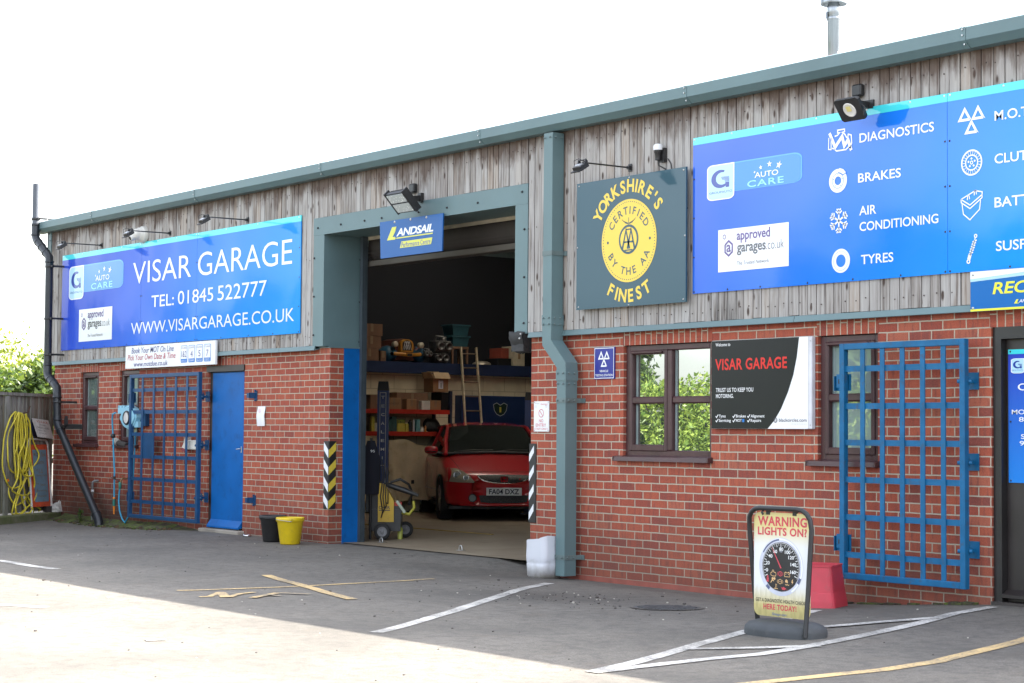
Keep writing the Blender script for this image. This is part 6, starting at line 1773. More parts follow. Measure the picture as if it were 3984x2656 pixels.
reel.location.x += .20
t = thing('garden_tap', 'brass garden tap with green connector and a loop of blue hose, low on the brick', 'tap', (-5.42, -.05, .6))
b = MB(); b.tube([(-5.40, 0, .655), (-5.40, -.09, .655), (-5.405, -.11, .63), (-5.41, -.11, .60)], .012, 8); b.box(-5.44, -5.36, -.095, -.08, .69, .70); b.tube([(-5.40, -.085, .66), (-5.40, -.085, .70)], .007, 6); b.tube([(-5.70, -.12, .665), (-5.42, -.12, .615)], .006, 6, 1); b.build('spout', [M('old_brass', (.22, .14, .07), .5, .6), BLACKP], t)
b = MB(); b.lathe([(.016, -.05), (.022, -.03), (.022, .03), (.016, .045)], (-5.42, -.115, .565), 10); b.build('connector', bpy.data.materials['green_plastic'], t)
b = MB(); b.tube([(-5.425, -.115, .53), (-5.44, -.115, .45), (-5.44, -.12, .33), (-5.40, -.12, .20), (-5.34, -.11, .10), (-5.27, -.10, .055), (-5.18, -.09, .16), (-5.12, -.08, .35), (-5.12, -.06, .8), (-5.10, -.05, 1.3)], .011, 8); b.build('hose', HB, t)
t.location.x += .19
t = thing('stub_pipe', 'short grey pipe with a bent top on the brick behind the slanting drainpipe', 'water pipe', (-6.28, -.04, 0))
b = MB(); b.tube([(-6.25, -.005, .60), (-6.25, -.05, .60), (-6.28, -.07, .585), (-6.29, -.07, .54), (-6.29, -.07, .0)], .016, 8); b.lathe([(.022, -.015), (.022, .015)], (-6.29, -.07, .46), 10, 1); b.build('pipe', [M('grey_lagging', (.16, .16, .16), .8), WHITEP], t)
t.location.x += .08
t = thing('paint_roller', 'worn paint roller head lying on the window sill by the pale blue hose reel', 'paint roller', (-5.62, -.03, 1.13))
b = MB(); b.tube([(-5.66, -.035, 1.175), (-5.56, -.035, 1.14)], .045, 12); b.build('roller', M('woolly_white', (.42, .39, .34), .95, 0, .2, 30), t)
b = MB(); b.tube([(-5.56, -.035, 1.14), (-5.30, -.03, 1.11)], .04, 10); b.build('sleeve', M('dark_rag', (.045, .04, .037), .95), t)

t.location.x += .09
# ------------------------------------------------------------------ boundary fence, kerb and what leans there
FO = Vector((-7.75, 0, 0)); FD = Vector((.62, -.785, 0)).normalized(); FNn = Vector((FD.y, -FD.x, 0))     # FNn points to the yard side
if FNn.x < 0: FNn = -FNn
FNn = Vector((.785, .62, 0)).normalized()
def fp(tt, d, z):
    p = FO + FD * tt + FNn * d
    return (p.x, p.y, z)
t = thing('boundary_fence', 'weathered grey-green close board fence meeting the brick wall at an angle', 'fence', fp(1.0, 0, 0))
bd = []
b = MB(); x = .03
while x < 7.0:
    w_ = random.uniform(.095, .125); zt = 1.80 + random.uniform(-.008, .008); th = random.uniform(-.004, .004)
    a, c = x, x + w_ - .006
    b.add([fp(a, .0 + th, .13), fp(c, .012 + th, .13), fp(c, .012 + th, zt), fp(a, .0 + th, zt), fp(a, -.018, .13), fp(c, -.018, .13), fp(c, -.018, zt), fp(a, -.018, zt)], [(0, 1, 2, 3), (5, 4, 7, 6), (0, 3, 7, 4), (1, 5, 6, 2), (3, 2, 6, 7), (0, 4, 5, 1)], 0, False, random.random())
    x += w_
FW = mat_wood('fence_boards', 1.0)
def green_fence():
    m = FW; nt = m.node_tree; bs = nt.nodes['Principled BSDF']; l = bs.inputs['Base Color'].links[0].from_socket
    out = mixc(nt, ramp(nt, noi(nt, coords(nt, (1, 1, .5)), 1.6, 5, .6), [(.35, .25), (.65, .75)]), l, (.075, .080, .040))
    nt.links.new(out, bs.inputs['Base Color'])
green_fence()
b.build('boards', FW, t)
b = MB(); b.add([fp(.0, -.03, 1.80), fp(7, -.03, 1.80), fp(7, .04, 1.80), fp(0, .04, 1.80), fp(0, -.03, 1.84), fp(7, -.03, 1.84), fp(7, .04, 1.845), fp(0, .04, 1.845)], [(0, 3, 2, 1), (4, 5, 6, 7), (0, 1, 5, 4), (3, 7, 6, 2), (0, 4, 7, 3), (1, 2, 6, 5)], 0, False, .5); b.build('capping', FW, t)
for q in (1.42, 3.4, 5.4):
    b = MB(); b.add([fp(q - .045, .013, .02), fp(q + .045, .013, .02), fp(q + .045, .05, .02), fp(q - .045, .05, .02), fp(q - .045, .013, 1.79), fp(q + .045, .013, 1.79), fp(q + .045, .05, 1.79), fp(q - .045, .05, 1.79)], [(0, 3, 2, 1), (4, 5, 6, 7), (0, 1, 5, 4), (2, 3, 7, 6), (3, 0, 4, 7), (1, 2, 6, 5)], 0, False, .75)
    b.build('post', FW, t)
b = MB(); b.tube([fp(.96, .02, 1.545), fp(.955, .10, 1.57), fp(.95, .13, 1.66)], .008, 6); b.lathe([(.02, 0), (.02, .02)], fp(1.42, .055, .60), 8, 1, ax=FNn); b.build('hook', [M('rusty_iron', (.10, .045, .03), .8), bpy.data.materials['orange_plastic']], t)

t = thing('kerb', 'mossy concrete kerb along the foot of the fence', 'kerb', fp(1.5, .2, 0))
b = MB()
for a, c in ((.05, .75), (.757, 1.66), (1.667, 2.57), (2.577, 3.5), (3.507, 5)):
    P = [fp(a, .12, -.05), fp(c, .12, -.05), fp(c, .26, -.05), fp(a, .26, -.05)]; Q = [(p[0], p[1], .115) for p in P]
    Q[2] = (*fp(c, .245, 0)[:2], .115); Q[3] = (*fp(a, .245, 0)[:2], .115); N_ = [fp(a, .26, .10), fp(c, .26, .10)]
    b.add(P + Q + N_, [(4, 5, 6, 7), (7, 6, 9, 8), (8, 9, 2, 3), (0, 4, 7, 8, 3), (1, 2, 9, 6, 5), (0, 1, 5, 4)], 0)
m, nt, bs = newmat('mossy_concrete')
v = coords(nt); nt.links.new(mixc(nt, ramp(nt, noi(nt, v, 5, 5, .65), [(.4, 0.0), (.62, 1.0)]), (.13, .125, .075), (.085, .10, .035)), bs.inputs['Base Color']); bs.inputs['Roughness'].default_value = .95; bump(nt, bs, noi(nt, v, 60, 4), .5, .006)
b.build('blocks', m, t)

# yellow hose coil
HOSE = [[(1.12, 1.571), (1.287, 1.467), (1.403, 1.321), (1.431, 1.114), (1.451, 0.846), (1.398, 0.627), (1.296, 0.53), (1.147, 0.483), (0.977, 0.505), (0.859, 0.603), (0.817, 0.749), (0.898, 0.932), (1.029, 1.139), (1.11, 1.321), (1.146, 1.48), (1.096, 1.571)], [(1.096, 1.565), (1.212, 1.419), (1.303, 1.26), (1.344, 1.09), (1.365, 0.895), (1.282, 0.773), (1.108, 0.7), (0.937, 0.712), (0.818, 0.785), (0.801, 0.968), (0.91, 1.212), (1.04, 1.407), (1.084, 1.565)], [(1.059, 1.565), (0.97, 1.48), (0.794, 1.358), (0.666, 1.224), (0.561, 1.066), (0.507, 0.944), (0.575, 0.822), (0.694, 0.749), (0.888, 0.712), (1.024, 0.749), (1.069, 0.932), (1.104, 1.175), (1.126, 1.419), (1.095, 1.559)], [(1.046, 1.553), (1.026, 1.358), (0.955, 1.139), (0.825, 0.944), (0.72, 0.773), (0.591, 0.627), (0.547, 0.457), (0.627, 0.323), (0.769, 0.213), (0.96, 0.12), (1.054, 0.10), (1.12, .13)], [(0.997, 1.541), (0.963, 1.321), (0.979, 1.114), (1.069, 0.944), (1.111, 0.773), (1.177, 0.603), (1.245, 0.481), (1.194, 0.432), (1.045, 0.383), (0.874, 0.383), (0.705, 0.42), (0.635, 0.493), (0.689, 0.627), (0.769, 0.773), (0.827, 0.992), (0.886, 1.236), (0.972, 1.528)], [(0.973, 1.541), (0.916, 1.358), (0.859, 1.175), (0.949, 0.992), (1.002, 0.798), (0.96, 0.676), (0.861, 0.651), (0.764, 0.664), (0.732, 0.773), (0.778, 0.992), (0.837, 1.236), (0.87, 1.419), (0.948, 1.541)], [(1.083, 1.553), (1.049, 1.333), (1.077, 1.114), (1.131, 0.968), (1.1, 0.798), (0.982, 0.627), (0.878, 0.481), (0.801, 0.383), (0.698, 0.262), (0.498, 0.2), (0.361, 0.15), (0.383, 0.13)], [(1.27, 0.493), (1.269, 0.359), (1.187, 0.274), (1.015, 0.243), (0.87, 0.286), (0.753, 0.396), (0.659, 0.493), (0.616, 0.627)], [(1.117, 0.341), (1.188, 0.286), (1.194, 0.14), (1.126, 0.115), (1.12, 0.14), (1.163, 0.274), (1.069, 0.359), (1.002, 0.505), (1.022, 0.688)], [(0.948, 0.383), (0.906, 0.262), (0.878, 0.189), (0.959, 0.12), (1.041, 0.115), (1.13, 0.13), (1.173, 0.237), (1.045, 0.383), (0.928, 0.505), (0.837, 0.651)], [(0.825, 0.383), (0.721, 0.237), (0.764, 0.13), (0.859, 0.118)], [(0.769, 0.201), (0.679, 0.13), (0.644, 0.118)],
        [(1.01, 1.55), (1.03, 1.2), (1.06, .95), (1.02, .75), (.93, .62), (.86, .55), (.80, .62), (.86, .9), (.95, 1.2), (.98, 1.55)], [(1.07, 1.56), (1.13, 1.25), (1.16, .95), (1.15, .75), (1.08, .62), (1.0, .75), (1.0, 1.0), (1.02, 1.3), (1.04, 1.56)], [(1.03, 1.565), (.99, 1.25), (.93, 1.0), (.85, .8), (.80, .62), (.76, .5), (.70, .62), (.76, .85), (.86, 1.15), (.95, 1.4), (.99, 1.56)]]
def smooth(pts, n=5):
    P = [Vector((*p, 0)) if len(p) == 2 else Vector(p) for p in pts]; out = []
    for i in range(len(P) - 1):
        p0, p1, p2, p3 = P[max(i - 1, 0)], P[i], P[i + 1], P[min(i + 2, len(P) - 1)]
        for k in range(n):
            s_ = k / n
            out.append(.5 * ((2 * p1) + (p2 - p0) * s_ + (2 * p0 - 5 * p1 + 4 * p2 - p3) * s_ * s_ + (3 * p1 - p0 - 3 * p2 + p3) * s_ ** 3))
    out.append(P[-1]); return out
t = thing('yellow_hose', 'tangled coil of yellow hose hung on a nail in the fence', 'hose', fp(1.05, .1, .1))
b = MB()
for k, tr in enumerate(HOSE):
    dd = .05 + .014 * (k % 6); ph = random.uniform(0, 6)
    b.tube([fp(p.x + .10, max(.045, dd + .02 * math.sin(ph + i * .35)), p.y) for i, p in enumerate(smooth(tr))], .0118, 7)
b.build('coil', M('yellow_hose_rubber', (.62, .52, .045), .45, 0, .15, 5, ((.35, .28, .05), .35)), t)

# old pavement sign leaning on the fence, old opening hours board on top of it
def leanpt(tt, dd, z, h0=.11, lean=.16):
    return fp(tt + .13, dd + .10 - .09 * (z - h0), z)
t = thing('old_pavement_sign', 'rusty orange and blue swing sign leaning against the fence beside the yellow hose', 'old sign', fp(.42, .2, .11))
RW = M('flaking_white_paint', (.55, .53, .50), .6, 0, .1, 9, ((.22, .10, .05), .8))
b = MB(); b.tube([leanpt(q, .03, z) for q, z in [(.70, .115), (.70, 1.10), (.685, 1.16), (.64, 1.185), (.19, 1.165), (.145, 1.145), (.125, 1.08), (.115, .115)]], .017, 8); b.tube([leanpt(q, -.05, z) for q, z in [(.76, .115), (.75, 1.10), (.735, 1.16), (.70, 1.185)]], .016, 8); b.build('tube_frame', RW, t)
def lquad(b, q0, q1, z0, z1, d, mi, dz=0): b.add([leanpt(q0, d, z0), leanpt(q1, d, z0), leanpt(q1, d, z1), leanpt(q0, d, z1)], [(0, 1, 2, 3)], mi)
ORG = M('flaking_orange_paint', (.60, .085, .03), .6, 0, .15, 7, ((.16, .07, .04), .8)); OLDB = M('faded_blue_paint', (.15, .25, .32), .6, 0, .14, 5, ((.17, .15, .12), .65))
b = MB(); b.add([leanpt(q, d, z) for d in (.01, .035) for q, z in ((.67, .20), (.155, .20), (.155, 1.10), (.67, 1.10))], [(0, 1, 2, 3), (7, 6, 5, 4), (0, 4, 5, 1), (1, 5, 6, 2), (2, 6, 7, 3), (3, 7, 4, 0)], 0)
b.box(*(sorted((fp(.3, .1, 0)[0], fp(.45, .15, 0)[0]))), *(sorted((fp(.3, .1, 0)[1], fp(.45, .15, 0)[1]))), .115, .20, 1)
b.build('board', [ORG, M('rust_black', (.03, .022, .02), .9)], t)
b = MB()
lquad(b, .60, .195, .27, 1.025, .0375, 0)
A = Art(b, leanpt(.60, .0385, 0), tuple(-FD), tuple((Vector(leanpt(.6, 0, 1)) - Vector(leanpt(.6, 0, 0)))))
Wd = .405
OT = 1
A.text('M.O.T. Test', .03, .93, .38, .985, OT, .001, .01); A.text('Centre', .11, .815, .31, .875, OT, .001, .01); A.text('Cars', .03, .715, .13, .755, OT, .001)
A.line([(.17, .75), (.15, .69), (.19, .69)], .008, OT, .001, True); A.line([(.24, .75), (.22, .69), (.26, .69)], .008, OT, .001, True)
A.text('Motorcycles', .08, .63, .33, .67, OT, .001); A.text('Free', .05, .52, .13, .55, OT, .001); A.text('Retests', .18, .50, .33, .54, OT, .001); A.text('Servicing', .06, .41, .36, .45, OT, .001); A.text('Repairs', .10, .33, .32, .37, OT, .001)
b.build('faded_panel', [OLDB, M('faded_brown_print', (.20, .15, .10), .7, 0, .3, 20)], t)
t = thing('old_hours_board', 'small weathered white folding board with faded red heading perched on the rusty orange sign', 'old sign', fp(.36, .12, 1.19))
b = MB()
def hp(q, z, d): return fp(q + .10, d * .55, z)
zt, zb = 1.485, 1.195
b.add([hp(.66, zt + .0, .10), hp(.17, zt - .03, .10), hp(.13, zb - .015, .24), hp(.61, zb + .02, .24), hp(.66, zt, .085), hp(.17, zt - .03, .085), hp(.13, zb - .015, .225), hp(.61, zb + .02, .225)], [(0, 3, 2, 1), (4, 5, 6, 7), (0, 1, 5, 4), (1, 2, 6, 5), (2, 3, 7, 6), (3, 0, 4, 7)], 0)
b.add([hp(.66, zt, .098), hp(.68, zb + .03, -.02 + .07), hp(.2, zb, .05), hp(.17, zt - .03, .098)], [(0, 1, 2, 3)], 1)
b.build('board', [M('lichened_white_board', (.52, .50, .47), .8, 0, .15, 9, ((.13, .11, .08), .85)), M('dark_blue_back', (.015, .022, .06), .6)], t)
b = MB(); O_ = Vector(hp(.61, zb + .02, .24)); U_ = (Vector(hp(.13, zb - .015, .24)) - O_); V_ = (Vector(hp(.66, zt, .10)) - O_); A = Art(b, O_, U_, V_)
A.N = U_.cross(V_).normalized() * 1.0
if A.N.dot(Vector((.79, -.6, 0))) < 0: A.N = -A.N
A.text('V.I.S.A.R.', .22, .80, .95, .92, 0, .003, .02); A.text('Garage', .33, .64, .72, .75, 1, .003); A.text('OPENING HOURS', .14, .48, .86, .57, 1, .003); A.text('MON - FRI', .14, .33, .60, .41, 1, .003); A.text('SATURDAY', .14, .18, .62, .26, 1, .003)
b.build('faded_lettering', [M('faded_red_heading', (.36, .10, .06), .8, 0, .3, 20), M('faded_black_lettering', (.13, .12, .11), .8, 0, .3, 20)], t)
t = thing('plastic_bag', 'crumpled clear plastic bag on the kerb at the foot of the rusty orange sign', 'plastic bag', fp(.2, .22, .115))
b = MB(); n = 14; vs = []; c = Vector(fp(.17, .20, .115))
for i in range(8):
    for k in range(n):
        a = 2 * math.pi * k / n; ph = math.pi * .5 * i / 7
        rr = .17 * math.cos(ph) * (1 + .25 * noise.noise(Vector((math.cos(a) * 2, math.sin(a) * 2, i * .8))))
        h = .14 * math.sin(ph) * (1 + .35 * noise.noise(Vector((math.cos(a) * 3, math.sin(a) * 3, 4 + i * .5))))
        q = c - FD * rr * math.cos(a) * 1.2 + FNn * rr * math.sin(a) * .55 + Vector((0, 0, h)); vs.append(q)
b.add(vs, [(i * n + k, i * n + (k + 1) % n, (i + 1) * n + (k + 1) % n, (i + 1) * n + k) for i in range(7) for k in range(n)], 0, False)
b.build('film', M('crumpled_film', (.50, .49, .46), .3, 0, .3, 14), t)

# ------------------------------------------------------------------ greenery behind the fence and across the yard
def bush(name, label, cat, blobs, n, size, mat, clump, nclump, group=None, trunk=None):
    x, y = blobs[0][0], blobs[0][1]
    t = thing(name, label, cat, (x, y, 0), 0, group)
    leaf_mesh('crown' if cat == 'tree' else 'foliage', crown_pts(blobs, n, clump, nclump), size, mat, t)
    b = MB()
    for (bx_, by_, bz_, rx, ry, rz) in blobs:
        p0 = Vector((x + random.uniform(-.1, .1), y + random.uniform(-.1, .1), 0)); p1 = Vector((bx_, by_, bz_))
        r0 = trunk or .05
        mid = p0.lerp(p1, .55) + Vector((random.uniform(-.1, .1), random.uniform(-.1, .1), 0))
        b.tube([p0, mid, p1], [r0, r0 * .7, r0 * .45], 8)
        for k in range(5):
            d = Vector((random.uniform(-1, 1) * rx, random.uniform(-1, 1) * ry, random.uniform(.0, 1) * rz)) * .7
            b.tube([p1, p1 + d * .5 + Vector((0, 0, .05)), p1 + d], [r0 * .35, r0 * .22, r0 * .08], 6)
    b.build('trunk' if cat == 'tree' else 'stem', BARK, t)
    return t
bush('laurel_bush', 'dark leafy shrub just behind the fence, its lower part in shade', 'shrub', [(-12.1, .95, 1.65, .75, .75, .66), (-11.8, 1.5, 1.7, .55, .5, .58), (-12.6, .3, 1.65, .7, .6, .6), (-11.7, 1.75, 2.02, .16, .16, .42)], 3000, .13, LEAF_TREE, .15, 60)
bush('sunlit_hedge', 'tall sunlit yellow-green shrub behind the dark shrub beyond the fence', 'shrub', [(-16.2, 2.5, 2.0, 1.4, 1.2, .98), (-15.2, 4.2, 2.1, 1.3, 1.2, 1.02), (-14.6, 5.4, 2.35, 1.0, 1.0, 1.2), (-17.2, .6, 2.0, 1.6, 1.4, 1.0)], 4600, .10, LEAF_BRIGHT, .17, 90)
bush('slender_tree', 'thin young tree with loose leaves rising behind the sunlit shrub', 'tree', [(-17.4, 2.2, 3.45, .26, .26, .38), (-17.5, 2.0, 3.0, .35, .35, .4)], 420, .11, LEAF_TREE, .09, 14, trunk=.03)
t = thing('upturned_tub', 'pale upturned tub just showing over the top of the fence', 'tub', fp(.6, -1.2, 0))
b = MB(); b.lathe([(.42, 0), (.42, 1.72), (.40, 1.80), (.30, 1.86), (0, 1.88)], fp(.55, -1.1, 0), 24); b.build('shell', M('pale_grey_plastic', (.55, .55, .52), .5), t)

# across the yard behind the camera: what the windows and glossy signs mirror
def hedge():
    t = thing('tall_hedge', 'long tall clipped hedge of bright leaves along the far side of the yard', 'hedge', (-14, -15.5, 0))
    n = 64000
    x = np.concatenate([rng.uniform(-21, -6, 44000), rng.uniform(-34, 2, 20000)]); side = rng.uniform(0, 1, n)
    top = 2.12 + .16 * np.sin(x * .9) + .14 * np.sin(x * 2.3 + 1) + .12 * np.sin(x * 5.1)
    z = np.where(side < .8, rng.uniform(.05, 1, n) * top, top + rng.normal(0, .12, n))
    cl = np.sin(x * 3.1) * np.sin(z * 3.7 + x) * .25 + np.sin(x * 7.7 + z * 5) * .10
    y = np.where(side < .8, -15.0 + cl + rng.normal(0, .08, n), rng.uniform(-16.6, -15, n))
    leaf_mesh('foliage', np.stack([x, y, z], 1), .115, LEAF_HEDGE, t)
    b = MB()
    for xx in np.arange(-34, 2, .9):
        b.tube([(xx, -15.8, 0), (xx + .1, -15.8, 1.2), (xx - .1, -15.7, 2.3)], [.05, .04, .015], 6)
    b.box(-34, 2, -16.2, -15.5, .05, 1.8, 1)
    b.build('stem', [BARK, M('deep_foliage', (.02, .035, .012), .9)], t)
hedge()
def tree(x, y, h, r, label):
    ls = .17 if r < 1 else .30
    bl = [(x, y, h * .68, r, r, h * .30)]
    for k in range(5):
        a = 2 * math.pi * k / 5 + x; bl.append((x + r * .65 * math.cos(a), y + r * .65 * math.sin(a), h * random.uniform(.5, .78), r * .6, r * .6, h * .2))
    return bush('broadleaf_tree', label, 'tree', bl, 1500 if r >= 1 else 900, ls, LEAF_TREE, .34 if r >= 1 else .2, 34, 'trees across the yard', .16)
for k, (x, y, h, r, lb) in enumerate(((-16.6, -18.5, 4.6, .8, 'young loose tree standing over the far hedge, mirrored in the middle window'), (-11.6, -22, 6.5, 1.6, 'tallest of the trees near the middle of the far hedge'),
                                      (-9.3, -23, 6.0, 1.3, 'narrow tree across the yard next to the tallest one'), (-6.0, -22, 6.3, 2.0, 'rounded tree across the yard at the road end'), (-39, -22, 6.3, 2.8, 'first of three broad trees beyond the far end of the hedge'), (-46, -23, 6.0, 2.6, 'middle one of three broad trees beyond the far end of the hedge'), (-52.5, -22, 6.5, 2.6, 'last of three broad trees beyond the far end of the hedge'))):
    tree(x, y, h, r, lb)
# ------------------------------------------------------------------ inside the workshop
FZ = .04
LIFT = M('lift_navy_paint', (.018, .042, .17), .35, 0, .15, 3)
LIFTK = M('lift_black_cap', (.012, .012, .013), .5)
SILV = M('silver_print', (.74, .76, .76), .4)
# camera-facing faces of the posts look along this direction
PD = Vector((.79, -.61, 0)).normalized(); PR = Vector((.61, .79, 0)).normalized()
def post(label, x, y, w, d, top, text=None, plate=False):
    t = thing('car_lift_post', label, 'car lift', (x, y, FZ), 0, 'blue posts of the car lifts')
    c = Vector((x, y, 0))
    b = MB()
    b.obox(c + Vector((0, 0, (FZ + top - .13) / 2)), PR * w / 2, PD * d / 2, (0, 0, (top - .13 - FZ) / 2))
    b.obox(c + Vector((0, 0, FZ + .01)), PR * w * .9, PD * d * .9, (0, 0, .01))
    b.build('post', LIFT, t)
    b = MB()
    q = [(-1.02, 0), (1.02, 0), (.86, .13), (-.86, .13)]
    P = [c + PR * (i * w / 2 * 1.02) + PD * (j * d / 2 * 1.05) + Vector((0, 0, top - .13)) for i, j in ((-1, -1), (1, -1), (1, 1), (-1, 1))] + [c + PR * (i * w / 2 * .84) + PD * (j * d / 2 * .84) + Vector((0, 0, top)) for i, j in ((-1, -1), (1, -1), (1, 1), (-1, 1))]
    b.add(P, [(0, 3, 2, 1), (4, 5, 6, 7), (0, 1, 5, 4), (1, 2, 6, 5), (2, 3, 7, 6), (3, 0, 4, 7)])
    b.build('cap', LIFTK, t)
    O = c + PD * (d / 2); 
    b = MB(); A = Art(b, O, PR, (0, 0, 1)); A.N = PD
    if text:
        hw = w * .26
        A.line([(-hw, .62), (-hw, top - .16), (hw, top - .16), (hw, .62)], .005, 0, .002)
        for k, ch in enumerate(text):
            z = top - .225 - k * .121; ww = .014 if ch == 'I' else .024
            ww = .006 if ch == 'I' else ww
            A.text(ch, -ww, z - .02, ww, z + .02, 0, .002, .01)
        b.build('lettering', [SILV], t)
    if plate:
        A.rect(-.035, top - .36, .035, top - .29, 0, .002); A.text('4000', -.028, top - .315, .028, top - .297, 1, .003); A.text('Kg', -.014, top - .347, .014, top - .325, 1, .003); A.rect(-.032, top - .41, .032, top - .375, 2, .002)
        b.build('load_plate', [M('plate_yellow', (.60, .42, .03), .5), TEXTDARK, SILV], t)
    return t
post('blue lift post with a column of silver letters down its front', -3.46, 3.03, .158, .16, 2.035, 'TECALEMIT')
post('blue lift post carrying a small yellow load plate, half hidden at the door edge', -3.75, 2.63, .145, .16, 1.95, None, True)
post('blue lift post at the right edge of the doorway, behind the red car', -5.0, 6.85, .17, .18, 1.98)

_before = set(bpy.data.objects)
# shelving along the end wall
t = thing('shelf_rack', 'grey rack with red shelf beams along the cream wall', 'shelving', (-7.1, 5.3, FZ))
REDB = M('red_beam_paint', (.45, .03, .015), .45, 0, .12, 5)
for z in (1.655, 1.30):
    b = MB(); b.box(-7.03, -6.99, 3.6, 6.72, z - .035, z + .035); b.build('beam', REDB, t)
    b = MB(); b.box(-7.49, -7.03, 3.6, 6.72, z + .0, z + .03); b.build('shelf', M('grey_board', (.18, .15, .12), .8), t)
b = MB()
for y in (3.6, 6.68): b.box(-7.03, -6.985, y, y + .05, FZ, 2.0); b.box(-7.49, -7.45, y, y + .05, FZ, 2.0)
b.build('upright', M('upright_blue', (.03, .04, .07), .5), t)
def carton(label, y0, y1, z0, z1, m=CARD, x1=-7.04, dx=.3, rot=0, mark=None, flaps=0, name='cardboard_box', cat='box', tape=True, group=None):
    cy = (y0 + y1) / 2; cx = x1 - dx / 2
    t = thing(name, label, cat, (cx, cy, z0), R(rot), group)
    b = MB(); w = (y1 - y0) / 2; h = z1 - z0
    b.rbox(-dx / 2, dx / 2, -w, w, 0, h, .004)
    if tape: b.box(dx / 2 - .001, dx / 2 + .0012, -.025, .025, h * .35, h - .004, 1); b.box(-dx / 2, dx / 2, -.02, .02, h - .003, h + .0012, 1)
    b.build('carton', [m, M('parcel_tape', (.26, .17, .10), .3)] if 'parcel_tape' not in bpy.data.materials else [m, bpy.data.materials['parcel_tape']], t, local=True)
    if mark:
        b = MB(); A = Art(b, (dx / 2, 0, 0), (0, 1, 0), (0, 0, 1))
        A.text(mark, -w * .72, h * .45, w * .72, h * .45 + min(.03, h * .22), 0, .002); b.build('print', [M('box_print', (.10, .06, .04), .7)] if 'box_print' not in bpy.data.materials else [bpy.data.materials['box_print']], t, local=True)
    if flaps:
        b = MB(); b.obox((dx / 2 + .03, 0, h + .045), (.035, 0, -.05), (0, w, 0), (.003, 0, .002)); b.obox((-dx / 2 - .02, 0, h + .06), (.02, 0, .06), (0, w, 0), (.002, 0, 0)); b.obox((0, -w - .02, h + .05), (dx / 2, 0, 0), (0, .03, -.05), (0, .001, .002))
        b.build('flap', M('pale_cardboard', (.48, .34, .20), .8), t, local=True)
    return t
SH = 1.69
WHITEBOX = M('white_carton', (.60, .58, .52), .7)
carton('brown carton marked service kit on the top shelf beside the lettered lift post', 5.49, 5.76, SH, 1.885, CARD, mark='SERVICE KIT')
carton('large dark brown carton lying long at the back of the top shelf', 5.73, 6.34, SH, 1.975, CARD_D, -7.12, .33)
carton('leaning brown carton at the middle of the top shelf', 5.84, 6.05, SH, 1.87, CARD, -7.02, .16, 6)
carton('small white carton on the top shelf', 6.16, 6.33, SH, 1.845, WHITEBOX, tape=False)
carton('reddish brown carton beside the small white one on the top shelf', 6.335, 6.54, SH, 1.855, CARD)
carton('black metal case at the end of the top shelf with a pale label', 6.555, 6.70, SH, 1.99, LIFTK, tape=False, name='tool_case', cat='case')
tt_ = carton('open topped brown carton with raised flaps stacked on the black case', 6.40, 6.69, 1.995, 2.215, CARD, flaps=1, rot=-4)
b = MB(); A = Art(b, (.15, 0, 0), (0, 1, 0), (0, 0, 1)); A.rect(-.045, .05, .045, .185, 0, .0015)
for k in range(7): A.rect(-.01 + .0, .07 + k * .011, .022, .075 + k * .011, 1, .0025)
b.build('label', [WHITES, TEXTDARK], tt_, local=True)
carton('brown carton seen between the two lift posts', 5.18, 5.46, SH, 1.93, CARD_D)
# lower shelf: cans, filters and cleaning things
S2 = 1.332
def small(label, name, cat, y0, y1, h, m, mark=None, round_=False, x1=-7.05):
    t = thing(name, label, cat, (x1 - (y1 - y0) / 2, (y0 + y1) / 2, S2)); w = (y1 - y0) / 2
    b = MB()
    if round_: b.lathe([(w, 0), (w, h * .78), (w * .8, h * .84), (w * .35, h * .86), (w * .35, h), (0, h)], (0, 0, 0), 14)
    else: b.rbox(-w, w, -w, w, 0, h, .003)
    b.build('body', m, t, local=True)
    if mark:
        b = MB(); A = Art(b, (w, 0, 0), (0, 1, 0), (0, 0, 1)); A.rect(-w * .98, h * .69, w * .98, h * .99, 0, .0015)
        A.text(mark[0], -w * .9, h * .845, w * .9, h * .955, 1, .0025, .02); A.text(mark[1], -w * .9, h * .72, w * .9, h * .83, 1, .0025, .02); b.build('print', [M('dark_green_band', (.03, .08, .05), .6), M('lime_print', (.5, .52, .06), .5)], t, local=True)
GN = M('dark_green_box', (.05, .11, .10), .6); YL = M('yellow_box', (.55, .46, .08), .6); TQ = M('turquoise_box', (.16, .38, .40), .6)
small('dark grey-green carton on the lower shelf next to the lettered lift post', 'parts_box', 'box', 5.50, 5.59, .19, GN)
small('taller dark green carton on the lower shelf', 'parts_box', 'box', 5.60, 5.69, .24, GN)
small('yellow and green filter box on the lower shelf', 'filter_box', 'box', 5.70, 5.85, .20, YL, ('MANN', 'FILTER'))
small('narrow yellow box beside the filter box', 'filter_box', 'box', 5.86, 5.92, .13, YL)
small('dark bottle with a white foot on the lower shelf', 'bottle', 'bottle', 5.93, 6.0, .19, BLACKP, None, True)
small('slim white spray can standing tall on the lower shelf', 'spray_can', 'can', 6.01, 6.04, .22, WHITEP, None, True)
small('turquoise narrow carton on the lower shelf', 'parts_box', 'box', 6.07, 6.14, .20, TQ)
small('pale tub with printed label on the lower shelf', 'tub', 'tub', 6.16, 6.23, .08, WHITEBOX, None, True)
small('small orange topped bottle on the lower shelf', 'bottle', 'bottle', 6.24, 6.27, .11, M('orange_bottle', (.55, .22, .05), .5), None, True)
small('yellow box on the lower shelf left of the lettered lift post', 'filter_box', 'box', 5.21, 5.27, .24, YL)
small('white and red box on the lower shelf left of the lettered lift post', 'parts_box', 'box', 5.28, 5.36, .13, WHITEBOX)
t = thing('hub_caps', 'pile of dull black wheel trims on the lower shelf', 'wheel trims', (-7.15, 6.43, S2))
